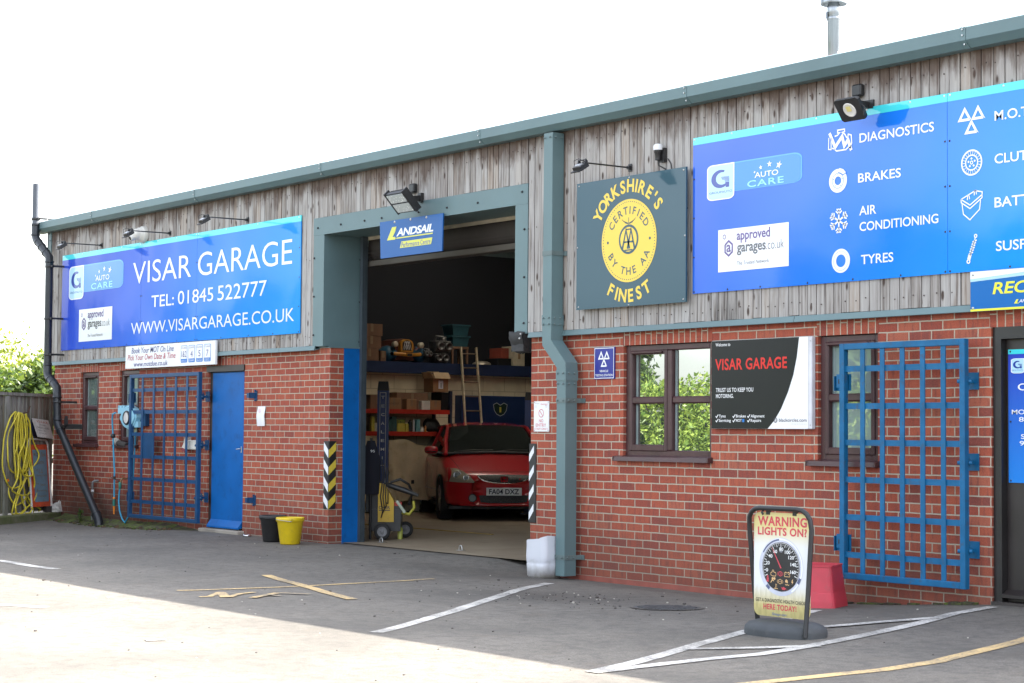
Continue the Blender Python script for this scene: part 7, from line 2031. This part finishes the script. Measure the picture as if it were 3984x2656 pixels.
for k in range(3):
    b = MB(); b.lathe([(.11, 0), (.12, .03), (.05, .06), (0, .05)], (.0, -.05 + .06 * k, .1), 18, 0, ax=(1, .2 * k, .4)); b.build('trim', BLACKP, t, local=True)
t = thing('chrome_dome', 'shiny chrome dome at the end of the lower shelf above the car', 'chrome dome', (-6.9, 6.66, 1.33))
b = MB(); b.lathe([(.13, 0), (.125, .06), (.10, .11), (.05, .145), (0, .15)], (0, 0, 0), 24); b.build('dome', CHROME, t, local=True)

# dust sheet hung under the shelf
t = thing('dust_sheet', 'big beige dust sheet hanging from the rack down to near the floor', 'dust sheet', (-6.9, 6.2, .2))
b = MB(); n = 60; k_ = 16; vs = []
for i in range(n + 1):
    y = 4.6 + 3.2 * i / n
    zt = 1.235 - .12 * math.sin(max(0, (i - 15)) / 45 * math.pi) - (.03 * math.sin(i * .5)); zbm = .22 + .03 * math.sin(i * .3) + (.08 if i > 40 else 0)
    fold = .05 * math.sin(i * .45) + .035 * math.sin(i * 1.1 + 1) + (.10 * math.exp(-((i - 38) / 2.5) ** 2))
    for j in range(k_ + 1):
        q = j / k_
        vs.append((-6.94 + fold * (.25 + q) + .02 * noise.noise(Vector((i * .3, j * .5, 0))), y + .03 * noise.noise(Vector((i * .2, j * .4, 5))), zt + (zbm - zt) * q))
b.add(vs, [(i * (k_ + 1) + j, i * (k_ + 1) + j + 1, (i + 1) * (k_ + 1) + j + 1, (i + 1) * (k_ + 1) + j) for i in range(n) for j in range(k_)], 0, True)
b.build('sheet', M('beige_canvas', (.54, .44, .29), .9, 0, .12, 4, ((.36, .27, .15), .6), .5), t)
t = thing('workbench', 'dark low bench behind the dust sheet under the rack', 'bench', (-7.2, 5.2, FZ))
b = MB(); b.box(-7.48, -7.0, 3.6, 7.0, .5, .56); b.box(-7.48, -7.0, 3.6, 3.66, FZ, .5); b.box(-7.48, -7.0, 6.94, 7.0, FZ, .5); b.build('top', LIFTK, t)
t = thing('floor_strip', 'long metal ramp edge lying on the workshop floor in front of the car', 'ramp', (-4.0, 3.8, FZ))
b = MB(); b.box(-4.6, -1.2, 3.2, 3.25, FZ + .001, FZ + .012); b.build('edge', M('worn_yellow_edge', (.35, .24, .08), .6), t); t.rotation_euler = (0, 0, 0)

# blue cupboard, shield and exhaust hose
t = thing('blue_cupboard', 'tall dark blue cupboard front on the end wall with a shield badge', 'cupboard', (-7.3, 8.4, FZ))
b = MB(); b.rbox(-7.49, -7.3, 7.14, 10.2, FZ, 1.945, .004); b.build('carcass', M('deep_blue_paint', (.010, .028, .10), .45, 0, .15, 2), t)
b = MB(); A = Art(b, (-7.3, 0, 0), (0, 1, 0), (0, 0, 1)); sh = [(7.80, 1.80), (7.87, 1.83), (7.945, 1.79), (8.02, 1.83), (8.09, 1.80), (8.07, 1.70), (8.02, 1.64), (7.945, 1.61), (7.87, 1.64), (7.82, 1.70)]
A.poly(sh, 0, .003); A.line(sh, .008, 1, .004, True); A.text('1', 7.925, 1.67, 7.965, 1.76, 2, .004); b.build('shield_badge', [M('dark_green', (.01, .03, .025), .4), SILV, M('badge_yellow', (.6, .5, .08), .5)], t)
t = thing('exhaust_hose', 'grey upright pipe with a flat arm beside the blue cupboard', 'extraction pipe', (-6.7, 8.3, FZ))
b = MB(); b.tube([(-6.7, 8.1, FZ), (-6.7, 8.1, 1.70)], .05, 12); b.box(-6.72, -6.68, 8.1, 8.85, 1.66, 1.69); b.rbox(-6.78, -6.62, 8.12, 8.36, 1.692, 1.77, .01, 1); b.build('pipe', [M('brown_grey_metal', (.16, .12, .09), .5, .3), WHITEBOX], t)

# the block room's wall stands forward of the gable: bring what lines it forward as one
for o in set(bpy.data.objects) - _before:
    if o.parent is None: o.location += Vector((.745, -.52, -.012 if o.location.z > 1.5 else 0))
# ladder
t = thing('ladder', 'old timber ladder leaning up to the loft edge', 'ladder', (-5.8, 6.4, FZ))
b = MB()
top = Vector((-6.55, 6.75, 2.74)); bot = Vector((-5.42, 6.17, FZ))
sid = Vector((.08, 1, 0)).normalized() * .155
for e in (-1, 1):
    a, c = top + sid * e * .95, bot + sid * e * 1.08
    ax = (c - a); ln = ax.length; ax.normalize(); nx = ax.cross(sid).normalized()
    b.obox((a + c) / 2, ax * ln / 2, sid.normalized() * .012, nx * .02)
b.build('stile', M('ladder_timber', (.48, .39, .26), .7, 0, .2, 9, ((.20, .14, .09), .6)), t)
b = MB()
for k in range(11):
    q = .04 + .088 * k; p = top.lerp(bot, q); b.tube([p - sid, p + sid], .011, 8)
b.build('rung', M('dark_rung', (.20, .15, .10), .6), t)

# stuff stored on the loft edge
LZ = 2.466
def loft_box(label, y0, y1, z0, z1, m, rot=0, tape=True, mark=None, name='cardboard_box'):
    return carton(label, y0, y1, z0, z1, m, -6.62, .34, rot, mark, 0, name, 'box', tape)
loft_box('bottom brown carton of the stack at the doorway end of the loft', 4.66, 5.02, LZ, 2.665, CARD_D)
loft_box('middle brown carton of the stack at the doorway end of the loft', 4.68, 5.06, 2.668, 2.865, CARD_D, 3)
loft_box('top brown carton of the stack at the doorway end of the loft, tilted', 4.70, 5.09, 2.868, 3.06, CARD_D, -4)
loft_box('slim carton standing beside the stack of three on the loft', 5.05, 5.16, LZ, 2.63, CARD_D)
loft_box('tall cream carton standing on the loft near the right edge of the doorway', 7.75, 7.99, LZ, 2.80, M('cream_carton', (.52, .46, .33), .75))
loft_box('small red carton on the loft beside the tall cream one', 7.49, 7.65, LZ + .12, 2.76, M('red_carton', (.25, .05, .03), .7), tape=False)
loft_box('black crate under the small red carton on the loft', 7.42, 7.70, LZ, LZ + .119, LIFTK, tape=False, name='crate')
t = thing('plastic_crate', 'two teal plastic crates nested one on the other on the loft above the ladder', 'crate', (-6.78, 6.645, LZ + .30))
TE = M('teal_plastic', (.03, .10, .125), .5)
b = MB()
for z in (LZ + .29, LZ + .475):
    P = [(-6.9, 6.50, z), (-6.64, 6.50, z), (-6.64, 6.79, z), (-6.9, 6.79, z), (-6.92, 6.47, z + .175), (-6.62, 6.47, z + .175), (-6.62, 6.82, z + .175), (-6.92, 6.82, z + .175)]
    b.add(P, [(0, 3, 2, 1), (4, 5, 6, 7), (0, 1, 5, 4), (1, 2, 6, 5), (2, 3, 7, 6), (3, 0, 4, 7)]); b.box(-6.935, -6.605, 6.455, 6.835, z + .15, z + .178)
b.build('shell', TE, t)
t = thing('wooden_stand', 'dark wooden stand under the teal crates on the loft', 'stand', (-6.78, 6.645, LZ))
b = MB(); b.box(-6.92, -6.64, 6.48, 6.82, LZ + .25, LZ + .289)
for (x, y) in ((-6.9, 6.5), (-6.66, 6.5), (-6.9, 6.8), (-6.66, 6.8)): b.box(x - .015, x + .015, y - .015, y + .015, LZ, LZ + .25)
b.build('frame', CARD_D, t)
# generic children's ride-on car front
t = thing('ride_on_car', 'toy car on the loft with an orange arched grille, round lamps and orange bumper', 'toy car', (-6.8, 5.62, LZ))
OR_ = M('toy_orange', (.50, .22, .03), .4); TBL = M('toy_blue', (.02, .09, .15), .4); TMA = M('toy_maroon', (.10, .03, .02), .4)
b = MB(); P = [(5.40, LZ + .03), (5.84, LZ + .03), (5.84, LZ + .24), (5.74, LZ + .36), (5.62, LZ + .39), (5.50, LZ + .36), (5.40, LZ + .24)]
b.prism_x(P, -7.3, -6.78); b.build('bonnet', TMA, t)
for e in (-1, 1):
    b = MB(); b.lathe([(.02, -.16), (.12, -.13), (.14, 0), (.12, .12), (.03, .15)], (-6.86, 5.62 + e * .29, LZ + .13), 16, 0, ax=(1, 0, 0)); b.build('wing', TBL, t)
    b = MB(); b.lathe([(.048, -.05), (.05, 0), (.042, .014), (0, .018)], (-6.66, 5.62 + e * .255, LZ + .285), 16, 0, ax=(1, 0, 0)); b.lathe([(.052, -.004), (.052, .006)], (-6.66, 5.62 + e * .255, LZ + .285), 16, 1, ax=(1, 0, 0)); b.tube([(-6.70, 5.62 + e * .255, LZ + .28), (-6.75, 5.62 + e * .20, LZ + .20)], .012, 6, 1); b.build('headlamp', [M('lamp_glass', (.55, .50, .38), .15), CHROME] if 'lamp_glass' not in bpy.data.materials else [bpy.data.materials['lamp_glass'], CHROME], t)
b = MB(); arch = [(5.50, LZ + .17)] + [(5.62 + .125 * math.cos(R(180 - 180 * k / 10)), LZ + .29 + .085 * math.sin(R(180 * k / 10))) for k in range(11)] + [(5.74, LZ + .17)]
b.prism_x(arch, -6.78, -6.70, 0); ai = [(5.62 + (y - 5.62) * .74, LZ + .19 + (z - LZ - .17) * .82) for y, z in arch]; b.prism_x(ai, -6.70, -6.697, 1)
A = Art(b, (-6.697, 0, 0), (0, 1, 0), (0, 0, 1))
for k in range(5):
    A.line([(5.535 + .034 * k, LZ + .20), (5.535 + .034 * k + (.05 if k < 3 else -.0), LZ + .34)], .005, 2, .002); A.line([(5.705 - .034 * k, LZ + .20), (5.705 - .034 * k - (.05 if k < 3 else 0), LZ + .34)], .005, 2, .003)
b.build('grille', [OR_, LIFTK, SILV], t)
b = MB(); b.tube([(-6.70, 5.36, LZ + .135), (-6.665, 5.42, LZ + .125), (-6.66, 5.62, LZ + .12), (-6.665, 5.82, LZ + .125), (-6.70, 5.88, LZ + .135)], [.03, .032, .03, .032, .03], 12); b.rbox(-6.66, -6.622, 5.56, 5.68, LZ + .085, LZ + .15, .008); b.build('bumper', OR_, t)
b = MB(); b.quad((-6.6205, 5.572, LZ + .095), (-6.6205, 5.668, LZ + .095), (-6.6205, 5.668, LZ + .14), (-6.6205, 5.572, LZ + .14)); b.build('plate', LIFTK, t)
def engine(label, y, z, s):
    t = thing('engine_block', label, 'engine part', (-6.72, y, z)); b = MB()
    b.rbox(-.14 * s, .10 * s, -.15 * s, .15 * s, .0, .20 * s, .02 * s)
    for e in (-1, 1): b.lathe([(.07 * s, 0), (.075 * s, .05 * s), (.05 * s, .06 * s), (.045 * s, .03 * s), (0, .03 * s)], (.09 * s, e * .08 * s, .10 * s), 16, 0, ax=(1, 0, 0))
    b.lathe([(.05 * s, 0), (.05 * s, .07 * s), (0, .07 * s)], (.0, .06 * s, .2 * s), 12); b.tube([(0, -.12 * s, .2 * s), (.05 * s, -.12 * s, .27 * s), (.08 * s, .0, .26 * s)], .02 * s, 8)
    for k in range(5): b.lathe([(.014 * s, 0), (.012 * s, .015 * s), (0, .016 * s)], (.10 * s, -.12 * s + .06 * k * s, .18 * s), 8, 0, ax=(1, 0, 0))
    b.build('casting', M('oily_alloy', (.16, .155, .15), .4, .7, .3, 9) if 'oily_alloy' not in bpy.data.materials else bpy.data.materials['oily_alloy'], t, local=True)
engine('grey alloy engine casting standing on the loft edge', 6.27, LZ, .85)
engine('second alloy casting stacked on top of the engine casting on the loft', 6.30, LZ + .175, 1.0)
engine('small bright gearbox part between the toy car and the engine castings', 6.02, LZ + .10, .5)
t = thing('dish', 'pale upturned metal dish on the loft edge past the ladder', 'dish', (-6.72, 7.15, LZ)); b = MB(); b.lathe([(.16, 0), (.15, .03), (.09, .06), (0, .065)], (0, 0, 0), 20); b.build('dish', M('pale_metal', (.35, .31, .25), .4, .5), t, local=True)

# pressure washer and hanging overalls by the door
t = thing('pressure_washer', 'yellow and black wheeled pressure washer just inside the left side of the doorway', 'pressure washer', (-.42, 1.05, FZ))
KY = M('washer_yellow', (.58, .36, .02), .45, 0, .1, 6, ((.2, .13, .03), .3))
wr = lambda q, d, z: tuple(Vector((-.42, 1.05, z)) + PR * q + PD * d)
b = MB(); b.obox(wr(.02, 0, .27), PR * .19, PD * .16, (0, 0, .13)); b.obox(wr(-.12, .0, .55), PR * .09, PD * .12, (0, 0, .18)); b.obox(wr(.16, .02, .34), PR * .06, PD * .12, (0, 0, .10)); b.build('chassis', BLACKP, t)
b = MB(); P = [(-.06, .25), (.13, .25), (.13, .50), (.02, .70), (-.06, .72)]
b.add([wr(q, .185, z) for q, z in P] + [wr(q, .05, z) for q, z in P], [(0, 1, 2, 3, 4), (9, 8, 7, 6, 5)] + [(i, 5 + i, 5 + (i + 1) % 5, (i + 1) % 5) for i in range(5)]); b.build('hood', KY, t)
b = MB(); A = Art(b, wr(0, .1855, 0), PR, (0, 0, 1)); A.N = PD; A.text('CHER', -.05, .405, .085, .44, 0, .002, .02); A.rect(-.05, .385, .085, .395, 0, .002); b.build('lettering', TEXTDARK, t)
b = MB(); b.obox(wr(.16, .05, .46), PR * .06, PD * .08, (0, 0, .025)); b.build('tank_cap', REDB, t)
for (q, d, rr) in ((.0, .26, .098), (.24, -.30, .098)):
    b = MB(); b.lathe([(.045, -.032), (rr * .95, -.034), (rr, -.02), (rr, .02), (rr * .95, .034), (rr * .6, .03)], wr(q, d, FZ + rr), 24, 0, ax=PD); wo = b.build('wheel', RUBBER, t)
    b = MB(); b.lathe([(rr * .62, .026), (rr * .55, .034), (rr * .5, .02), (rr * .2, .024), (rr * .18, .036), (0, .036)], wr(q, d, FZ + rr), 20, 0, ax=PD)
    for k in range(5):
        a = R(72 * k); b.obox(Vector(wr(q, d, FZ + rr)) + PD * .026 + (PR * math.cos(a) + Vector((0, 0, math.sin(a)))) * rr * .38, (PR * math.cos(a) + Vector((0, 0, math.sin(a)))) * rr * .18, (PR * -math.sin(a) + Vector((0, 0, math.cos(a)))) * rr * .06, PD * .008)
    b.build('rim', M('grey_rim', (.22, .22, .23), .5) if 'grey_rim' not in bpy.data.materials else bpy.data.materials['grey_rim'], wo)
b = MB()
for k in range(4): b.tube([wr(-.02 + .03 * k, .2, 1.0 - .05 * k), wr(.0 + .02 * k, .22, .8), wr(-.03 + .03 * k, .21, .55), wr(.02 * k, .215, .38 + .03 * k), wr(-.02 + .02 * k, .20, .30 + .06 * k)], .007, 6)
b.tube([wr(.08, .1, .72), wr(.20, .12, .76), wr(.30, .1, .70), (wr(.34, .05, .6)), wr(.30, 0, .45)], .016, 8); b.tube([wr(.02, .12, .70), wr(.25, .16, .63), wr(.42, .18, .57)], [.03, .035, .02], 10); b.build('hose', BLACKP, t)
b = MB(); b.tube([wr(.22, .1, .36), wr(.31, .1, .34), wr(.37, .1, .42), wr(.36, .1, .5)], .018, 8); b.tube([wr(.16, .12, .50), wr(.26, .14, .36)], .02, 8, 1); b.build('lance', [M('lime_hose', (.45, .42, .05), .5), M('pale_sleeve', (.45, .5, .40), .5)], t)
b = MB(); b.lathe([(.03, 0), (.034, .12), (.012, .15), (.012, .2)], wr(.20, .05, FZ), 10); b.build('bottle', M('lime_bottle', (.45, .48, .10), .5), t)
t = thing('overalls', 'dark overalls hanging just inside the left door post', 'overalls', wr(-.12, .12, .8))
b = MB(); n = 18; vs = []
for j in range(12):
    q = j / 11; z = 1.22 - .64 * q; ww = (.04 + .07 * min(1, q * 3)) * (1 - .15 * q)
    for k in range(n):
        a = 2 * math.pi * k / n; f = 1 + .16 * math.sin(5 * a + q * 2); vs.append(wr(-.15 + ww * math.cos(a) * f, .18 + ww * .6 * math.sin(a) * f, z))
b.add(vs, [(i * n + k, i * n + (k + 1) % n, (i + 1) * n + (k + 1) % n, (i + 1) * n + k) for i in range(11) for k in range(n)], 0, True)
b.build('cloth', M('navy_cloth', (.012, .013, .022), .9), t)
b = MB(); b.tube([wr(-.15, .18, FZ), wr(-.15, .18, 1.25)], .015, 8); b.build('hanging_pole', BLACKM, t)
b = MB(); A = Art(b, wr(-.12, .265, 0), PR, (0, 0, 1)); A.N = PD; A.text('95', -.03, 1.08, .02, 1.11, 0, .004); b.build('print', SILV, t)
for k, (x, y) in enumerate(((.21, .60), (1.87, .54))):
    t = thing('floor_ring', ('steel locking ring in the floor beside the washer wheel', 'steel locking ring in the floor at the middle of the doorway')[k], 'floor ring', (x, y, FZ), 0, 'locking rings along the doorway')
    b = MB(); b.tube([(-.028, 0, .0), (-.028, 0, .03), (-.018, 0, .05), (0, 0, .056), (.018, 0, .05), (.028, 0, .03), (.028, 0, 0)], .007, 8); b.rbox(-.05, .05, -.03, .03, 0, .006, .002); b.build('ring', STEEL, t, local=True)
# ------------------------------------------------------------------ the red hatchback (x forward from the nose, y to its left, z up)
def red_car():
    t = thing('red_hatchback', 'red three door hatchback facing out of the dim workshop', 'car', (-3.26, 5.02, FZ), R(-28.4))
    PAINT, nt, bs = newmat('red_car_paint')
    bs.inputs['Base Color'].default_value = (.50, .008, .014, 1); bs.inputs['Roughness'].default_value = .38; bs.inputs['Coat Weight'].default_value = 1; bs.inputs['Coat Roughness'].default_value = .03
    GLS, nt, bs = newmat('dark_car_glass')
    bs.inputs['Base Color'].default_value = (.022, .026, .024, 1); bs.inputs['Roughness'].default_value = .03; bs.inputs['Specular IOR Level'].default_value = .6
    TRIM = BLACKP
    def prof(w, z0, zs, top, crown):
        # half section from sill to centre line
        return [(w * .86, z0), (w * .97, z0 + .05), (w, z0 + .20), (w * 1.0, zs - .14), (w * .985, zs - .04), (w * .95, zs + (top - zs) * .55), (w * .82, top - .004), (w * .5, top + crown * .7), (0, top + crown)]
    ST = [(-.0, .46, .235, .56, .60, .0), (-.035, .60, .215, .585, .655, .005), (-.09, .70, .20, .60, .69, .01), (-.18, .765, .195, .63, .715, .02), (-.32, .812, .19, .67, .755, .03),
          (-.55, .838, .185, .74, .83, .04), (-.80, .846, .185, .80, .905, .045), (-1.02, .848, .19, .84, .955, .035), (-1.4, .848, .20, .87, .955, .02), (-2.2, .848, .20, .885, .96, .0), (-3.0, .845, .20, .91, .98, .0),
          (-3.6, .83, .21, .94, 1.0, .0), (-3.95, .79, .24, .93, .99, 0), (-4.12, .70, .30, .86, .93, 0)]
    b = MB(); k = 9
    vs = []
    for (x, w, z0, zs, tp, cr) in ST:
        pr_ = prof(w, z0, zs, tp, cr)
        row = [(x - .16 * (abs(y) / .85) ** 3 * (1 if x > -.2 else 0), y, z) for y, z in pr_] ; row2 = [(p[0], -p[1], p[2]) for p in row[:-1]][::-1]
        vs += row + row2
    n = 2 * k - 1
    fs = [(i * n + j, (i + 1) * n + j, (i + 1) * n + j + 1, i * n + j + 1) for i in range(len(ST) - 1) for j in range(n - 1)]
    fs += [(i * n, i * n + n - 1, (i + 1) * n + n - 1, (i + 1) * n) for i in range(len(ST) - 1)]
    fs += [tuple(range(n))[::-1], tuple(range((len(ST) - 1) * n, len(ST) * n))]
    b.add(vs, fs, 0, True)
    body = b.build('body', PAINT, t, local=True)
    md = body.modifiers.new('smooth', 'SUBSURF'); md.levels = 2; md.render_levels = 2
    dg = bpy.context.evaluated_depsgraph_get()
    bvh = BVHTree.FromObject(body, dg)
    # greenhouse
    G = [(-.98, .735, .96, .965), (-1.35, .69, .94, 1.17), (-1.78, .60, .94, 1.385), (-2.2, .575, .94, 1.425), (-2.9, .57, .95, 1.415), (-3.5, .56, .97, 1.36), (-3.85, .60, .98, 1.12), (-3.95, .64, .98, 1.0)]
    def roofrow(x, w, zb, zt):
        wb = .80 if x < -1.2 else .76
        return [(x, wb, zb), (x, w + (wb - w) * .12, zt - .045), (x, w * .93, zt - .006), (x, w * .5, zt + .018), (x, 0, zt + .022), (x, -w * .5, zt + .018), (x, -w * .93, zt - .006), (x, -w - (wb - w) * .12, zt - .045), (x, -wb, zb)]
    b = MB(); vs = []
    for g_ in G: vs += roofrow(*g_)
    n = 9; fs = []; ms = []
    for i in range(len(G) - 1):
        for j in range(n - 1):
            fs.append((i * n + j, (i + 1) * n + j, (i + 1) * n + j + 1, i * n + j + 1))
            ms.append(1 if (i < 2 and 1 <= j <= 6) or (j in (0, 7) and 1 <= i < 6) or (i >= 5 and 1 < j < 6) else 0)
    for f, mi in zip(fs, ms): b.add([vs[q] for q in f], [(0, 1, 2, 3)], mi, True)
    cab = b.build('cabin', [PAINT, GLS], t, local=True)
    # shut lines of bonnet, bumper and door
    b = MB()
    def skin(x, y):
        h, nn, _, _ = bvh.ray_cast(Vector((x, y, 2)), Vector((0, 0, -1)))
        return (h + Vector((0, 0, .001))) if h else Vector((x, y, .8))
    for e in (-1, 1): b.tube([skin(x, e * (.60 + .10 * (-x - .2) / .75)) for x in np.linspace(-.2, -.96, 9)], .004, 5)
    b.tube([skin(-.13 - .10 * (abs(y) / .6) ** 2, y) for y in np.linspace(-.6, .6, 13)], .0035, 5)
    for e in (-1, 1):
        sd_ = lambda x, z: (lambda h: (h[0] if h[0] else Vector((x, e * .84, z))))(bvh.ray_cast(Vector((x, e * 3, z)), Vector((0, -e, 0))))
        b.tube([sd_(-1.22, z) for z in np.linspace(.30, .86, 7)], .004, 5); b.tube([sd_(-2.55, z) for z in np.linspace(.30, .86, 7)], .004, 5); b.tube([sd_(x, .42) for x in np.linspace(-1.2, -3.0, 7)], .006, 5)
        b.tube([sd_(x, .57 + .06 * (x + .35)) for x in np.linspace(-.42, -.30, 4)], .004, 5)
    b.build('shut_line', TRIM, t, local=True)
    # pillars, screen rubber
    b = MB()
    for e in (-1, 1):
        b.tube([(-.93, e * .745, .955), (-1.33, e * .70, 1.165), (-1.76, e * .615, 1.372), (-2.2, e * .60, 1.395), (-2.9, e * .595, 1.385), (-3.5, e * .585, 1.325), (-3.88, e * .66, 1.03)], [.032, .032, .028, .02, .02, .022, .03], 8)
        b.tube([(-2.55, e * .60, 1.385), (-2.62, e * .79, .96)], .025, 8)
    b.build('pillar', PAINT, t, local=True)
    b = MB(); b.tube([(-.955, -.72, .968), (-.90, -.4, .985), (-.885, 0, .992), (-.90, .4, .985), (-.955, .72, .968)], .020, 8)
    for (y0, y1) in ((-.62, -.02), (-.02, .52)): b.tube([(-.93, y0, 1.0), (-.97, (y0 + y1) / 2, 1.03), (-.99, y1, 1.028)], .007, 6)
    b.build('wiper', TRIM, t, local=True)
    def front(y, z, lift):
        h, nn, _, _ = bvh.ray_cast(Vector((1, y, z)), Vector((-1, 0, 0)))
        if h is None: return Vector((-.3, y, z))
        return h + Vector((lift, 0, 0))
    def patch(b, pts, mi, lift, rings=3):
        cy = sum(p[0] for p in pts) / len(pts); cz = sum(p[1] for p in pts) / len(pts)
        P = []
        for i in range(len(pts)):
            a, c = pts[i], pts[(i + 1) % len(pts)]
            for q in range(3): P.append((a[0] + (c[0] - a[0]) * q / 3, a[1] + (c[1] - a[1]) * q / 3))
        n = len(P); vs = [front(cy, cz, lift)]
        for r in range(1, rings + 1):
            for p in P: vs.append(front(cy + (p[0] - cy) * r / rings, cz + (p[1] - cz) * r / rings, lift))
        fs = [(0, 1 + i, 1 + (i + 1) % n) for i in range(n)]
        for r in range(rings - 1):
            for i in range(n): fs.append((1 + r * n + i, 1 + (r + 1) * n + i, 1 + (r + 1) * n + (i + 1) % n, 1 + r * n + (i + 1) % n))
        b.add(vs, fs, mi, True)
    LENS, nt, bs = newmat('smoked_headlamp'); bs.inputs['Base Color'].default_value = (.42, .37, .27, 1); bs.inputs['Roughness'].default_value = .12; bs.inputs['Coat Weight'].default_value = 1
    MESH, nt, bs = newmat('grille_mesh')
    vo = nt.nodes.new('ShaderNodeTexVoronoi'); vo.inputs['Scale'].default_value = 90; nt.links.new(coords(nt), vo.inputs[0]); nt.links.new(ramp(nt, vo.outputs['Distance'], [(.3, (.006, .006, .006)), (.6, (.05, .05, .045))]), bs.inputs['Base Color'])
    HL = [(.775, .795), (.66, .79), (.575, .752), (.50, .69), (.43, .60), (.445, .585), (.66, .588), (.80, .598), (.795, .70)]
    for e in (-1, 1):
        b = MB(); patch(b, [(e * y, z - .03) for y, z in HL], 0, .006)
        for (y, z, r0) in ((.665, .665, .058), (.55, .628, .045)):
            c = front(e * y, z, .010); nrm = Vector((.95, e * .30, .12))
            b.lathe([(r0, 0), (r0 * .95, .006), (r0 * .8, .004)], c, 20, 1, ax=nrm); b.lathe([(r0 * .72, .004), (r0 * .5, .012), (0, .016)], c, 20, 2, ax=nrm)
        b.build('headlight', [LENS, CHROME, M('lens_glass', (.30, .33, .33), .08) if 'lens_glass' not in bpy.data.materials else bpy.data.materials['lens_glass']], t, local=True)
        b = MB(); c = front(e * .46, .335, .008); b.lathe([(.062, 0), (.058, .01), (.05, .004)], c, 20, 0, ax=(1, e * .15, 0)); b.lathe([(.05, .004), (.03, .014), (0, .017)], c, 20, 1, ax=(1, e * .15, 0)); b.build('fog_lamp', [TRIM, bpy.data.materials['lens_glass']], t, local=True)
        b = MB(); vs = []
        for (q, sc) in ((-.105, .6), (-.085, .92), (-.03, 1.0), (.03, .95), (.07, .7)):
            for kk in range(12):
                a = 2 * math.pi * kk / 12; vs.append((-1.20 + q, e * (.935 + .105 * sc * math.copysign(abs(math.cos(a)) ** .7, math.cos(a))), 1.02 + .062 * sc * math.copysign(abs(math.sin(a)) ** .7, math.sin(a))))
        b.add(vs, [(i * 12 + q, i * 12 + (q + 1) % 12, (i + 1) * 12 + (q + 1) % 12, (i + 1) * 12 + q) for i in range(4) for q in range(12)] + [tuple(range(12)), tuple(range(48, 60))], 0, True)
        b.tube([(-1.2, e * .845, .975), (-1.2, e * .77, .965)], .022, 8, 1); b.box(-1.125, -1.12, *sorted((e * .87, e * 1.02)), .985, 1.0, 2); b.build('door_mirror', [PAINT, TRIM, CHROME], t, local=True)
    b = MB(); GR = [(.385, .668), (.36, .62), (.30, .585), (.16, .556), (0, .548), (-.16, .556), (-.30, .585), (-.36, .62), (-.385, .668), (-.2, .675), (0, .678), (.2, .675)]
    patch(b, GR, 0, .008)
    ring = [front(y, z, .012) for y, z in GR[:9]]; b.tube(ring, .007, 6, 1)
    b.build('grille', [MESH, CHROME], t, local=True)
    b = MB(); c = front(0, .61, .02)
    A = Art(b, c, (0, 1, 0), (0, 0, 1)); A.N = Vector((1, 0, 0))
    A.rrect(-.058, -.045, .058, .045, .02, .02, 0, 0); A.rrect(-.050, -.038, .050, .038, .016, .016, 1, .002)
    A.line([(-.038, .034), (-.026, -.032)], .014, 0, .004); A.line([(.038, .034), (.026, -.032)], .014, 0, .004); A.line([(-.03, -.004), (.03, -.004)], .013, 0, .004)
    b.build('badge', [CHROME, M('badge_red', (.5, .01, .015), .25)], t, local=True)
    b = MB(); A.mb = b
    A.text('TYPE', .17, -.004, .215, .010, 0, -.004, .01, .15); A.text('R', .218, -.008, .25, .016, 1, -.004, .03, .15)
    b.build('grille_lettering', [CHROME, bpy.data.materials['badge_red']], t, local=True)
    b = MB(); c = front(0, .43, .028); A = Art(b, c, (0, 1, 0), (0, 0, 1)); A.N = Vector((1, 0, 0))
    b.rbox(c.x - .012, c.x, -.262, .262, .43 - FZ * 0 - .057, .43 + .057, .003); A.text('FA04 DXZ', -.222, -.038, .222, .038, 1, .002, .02, 0, 1.0)
    b.build('number_plate', [M('plate_white', (.86, .86, .84), .35), TEXTDARK], t, local=True)
    b = MB(); patch(b, [(.37, .375), (.34, .275), (.20, .262), (0, .26), (-.20, .262), (-.34, .275), (-.37, .375), (0, .38)], 0, .006); b.build('lower_intake', [MESH], t, local=True)
    b = MB(); b.tube([front(y, .235, .0) + Vector((.012, 0, 0)) for y in np.linspace(-.62, .62, 11)], .018, 6); b.build('bumper_lip', PAINT, t, local=True)
    for (x, e) in ((-.80, -1), (-.80, 1), (-3.37, -1), (-3.37, 1)):
        b = MB(); b.lathe([(.20, -.10), (.295, -.095), (.31, -.06), (.31, .06), (.295, .095), (.20, .10)], (x, e * .755, .31), 28, 0, ax=(0, 1, 0)); w = b.build('wheel', RUBBER, t, local=True)
        b = MB(); b.lathe([(.20, .06), (.19, .095), (.17, .06), (.05, .07), (.045, .09), (0, .09)], (x, e * .755, .31), 24, 0, ax=(0, e, 0))
        for q in range(7):
            a = 2 * math.pi * q / 7; d = Vector((math.cos(a), 0, math.sin(a))); b.obox(Vector((x, e * (.755 + .08), .31)) + d * .11, d * .08, Vector((-math.sin(a), 0, math.cos(a))) * .018, (0, .012, 0))
        b.build('rim', M('alloy_rim', (.35, .35, .36), .3, .8) if 'alloy_rim' not in bpy.data.materials else bpy.data.materials['alloy_rim'], w, local=True)
        b = MB(); b.lathe([(.345, -.02), (.345, .105), (.325, .108), (.32, -.02)], (x, e * .76, .32), 28, 0, ax=(0, e, 0)); b.build('wheel_arch', TRIM, t, local=True)
    b = MB(); b.box(-4.0, -.2, -.78, .78, .17, .21); b.build('underbody', TRIM, t, local=True)
red_car()
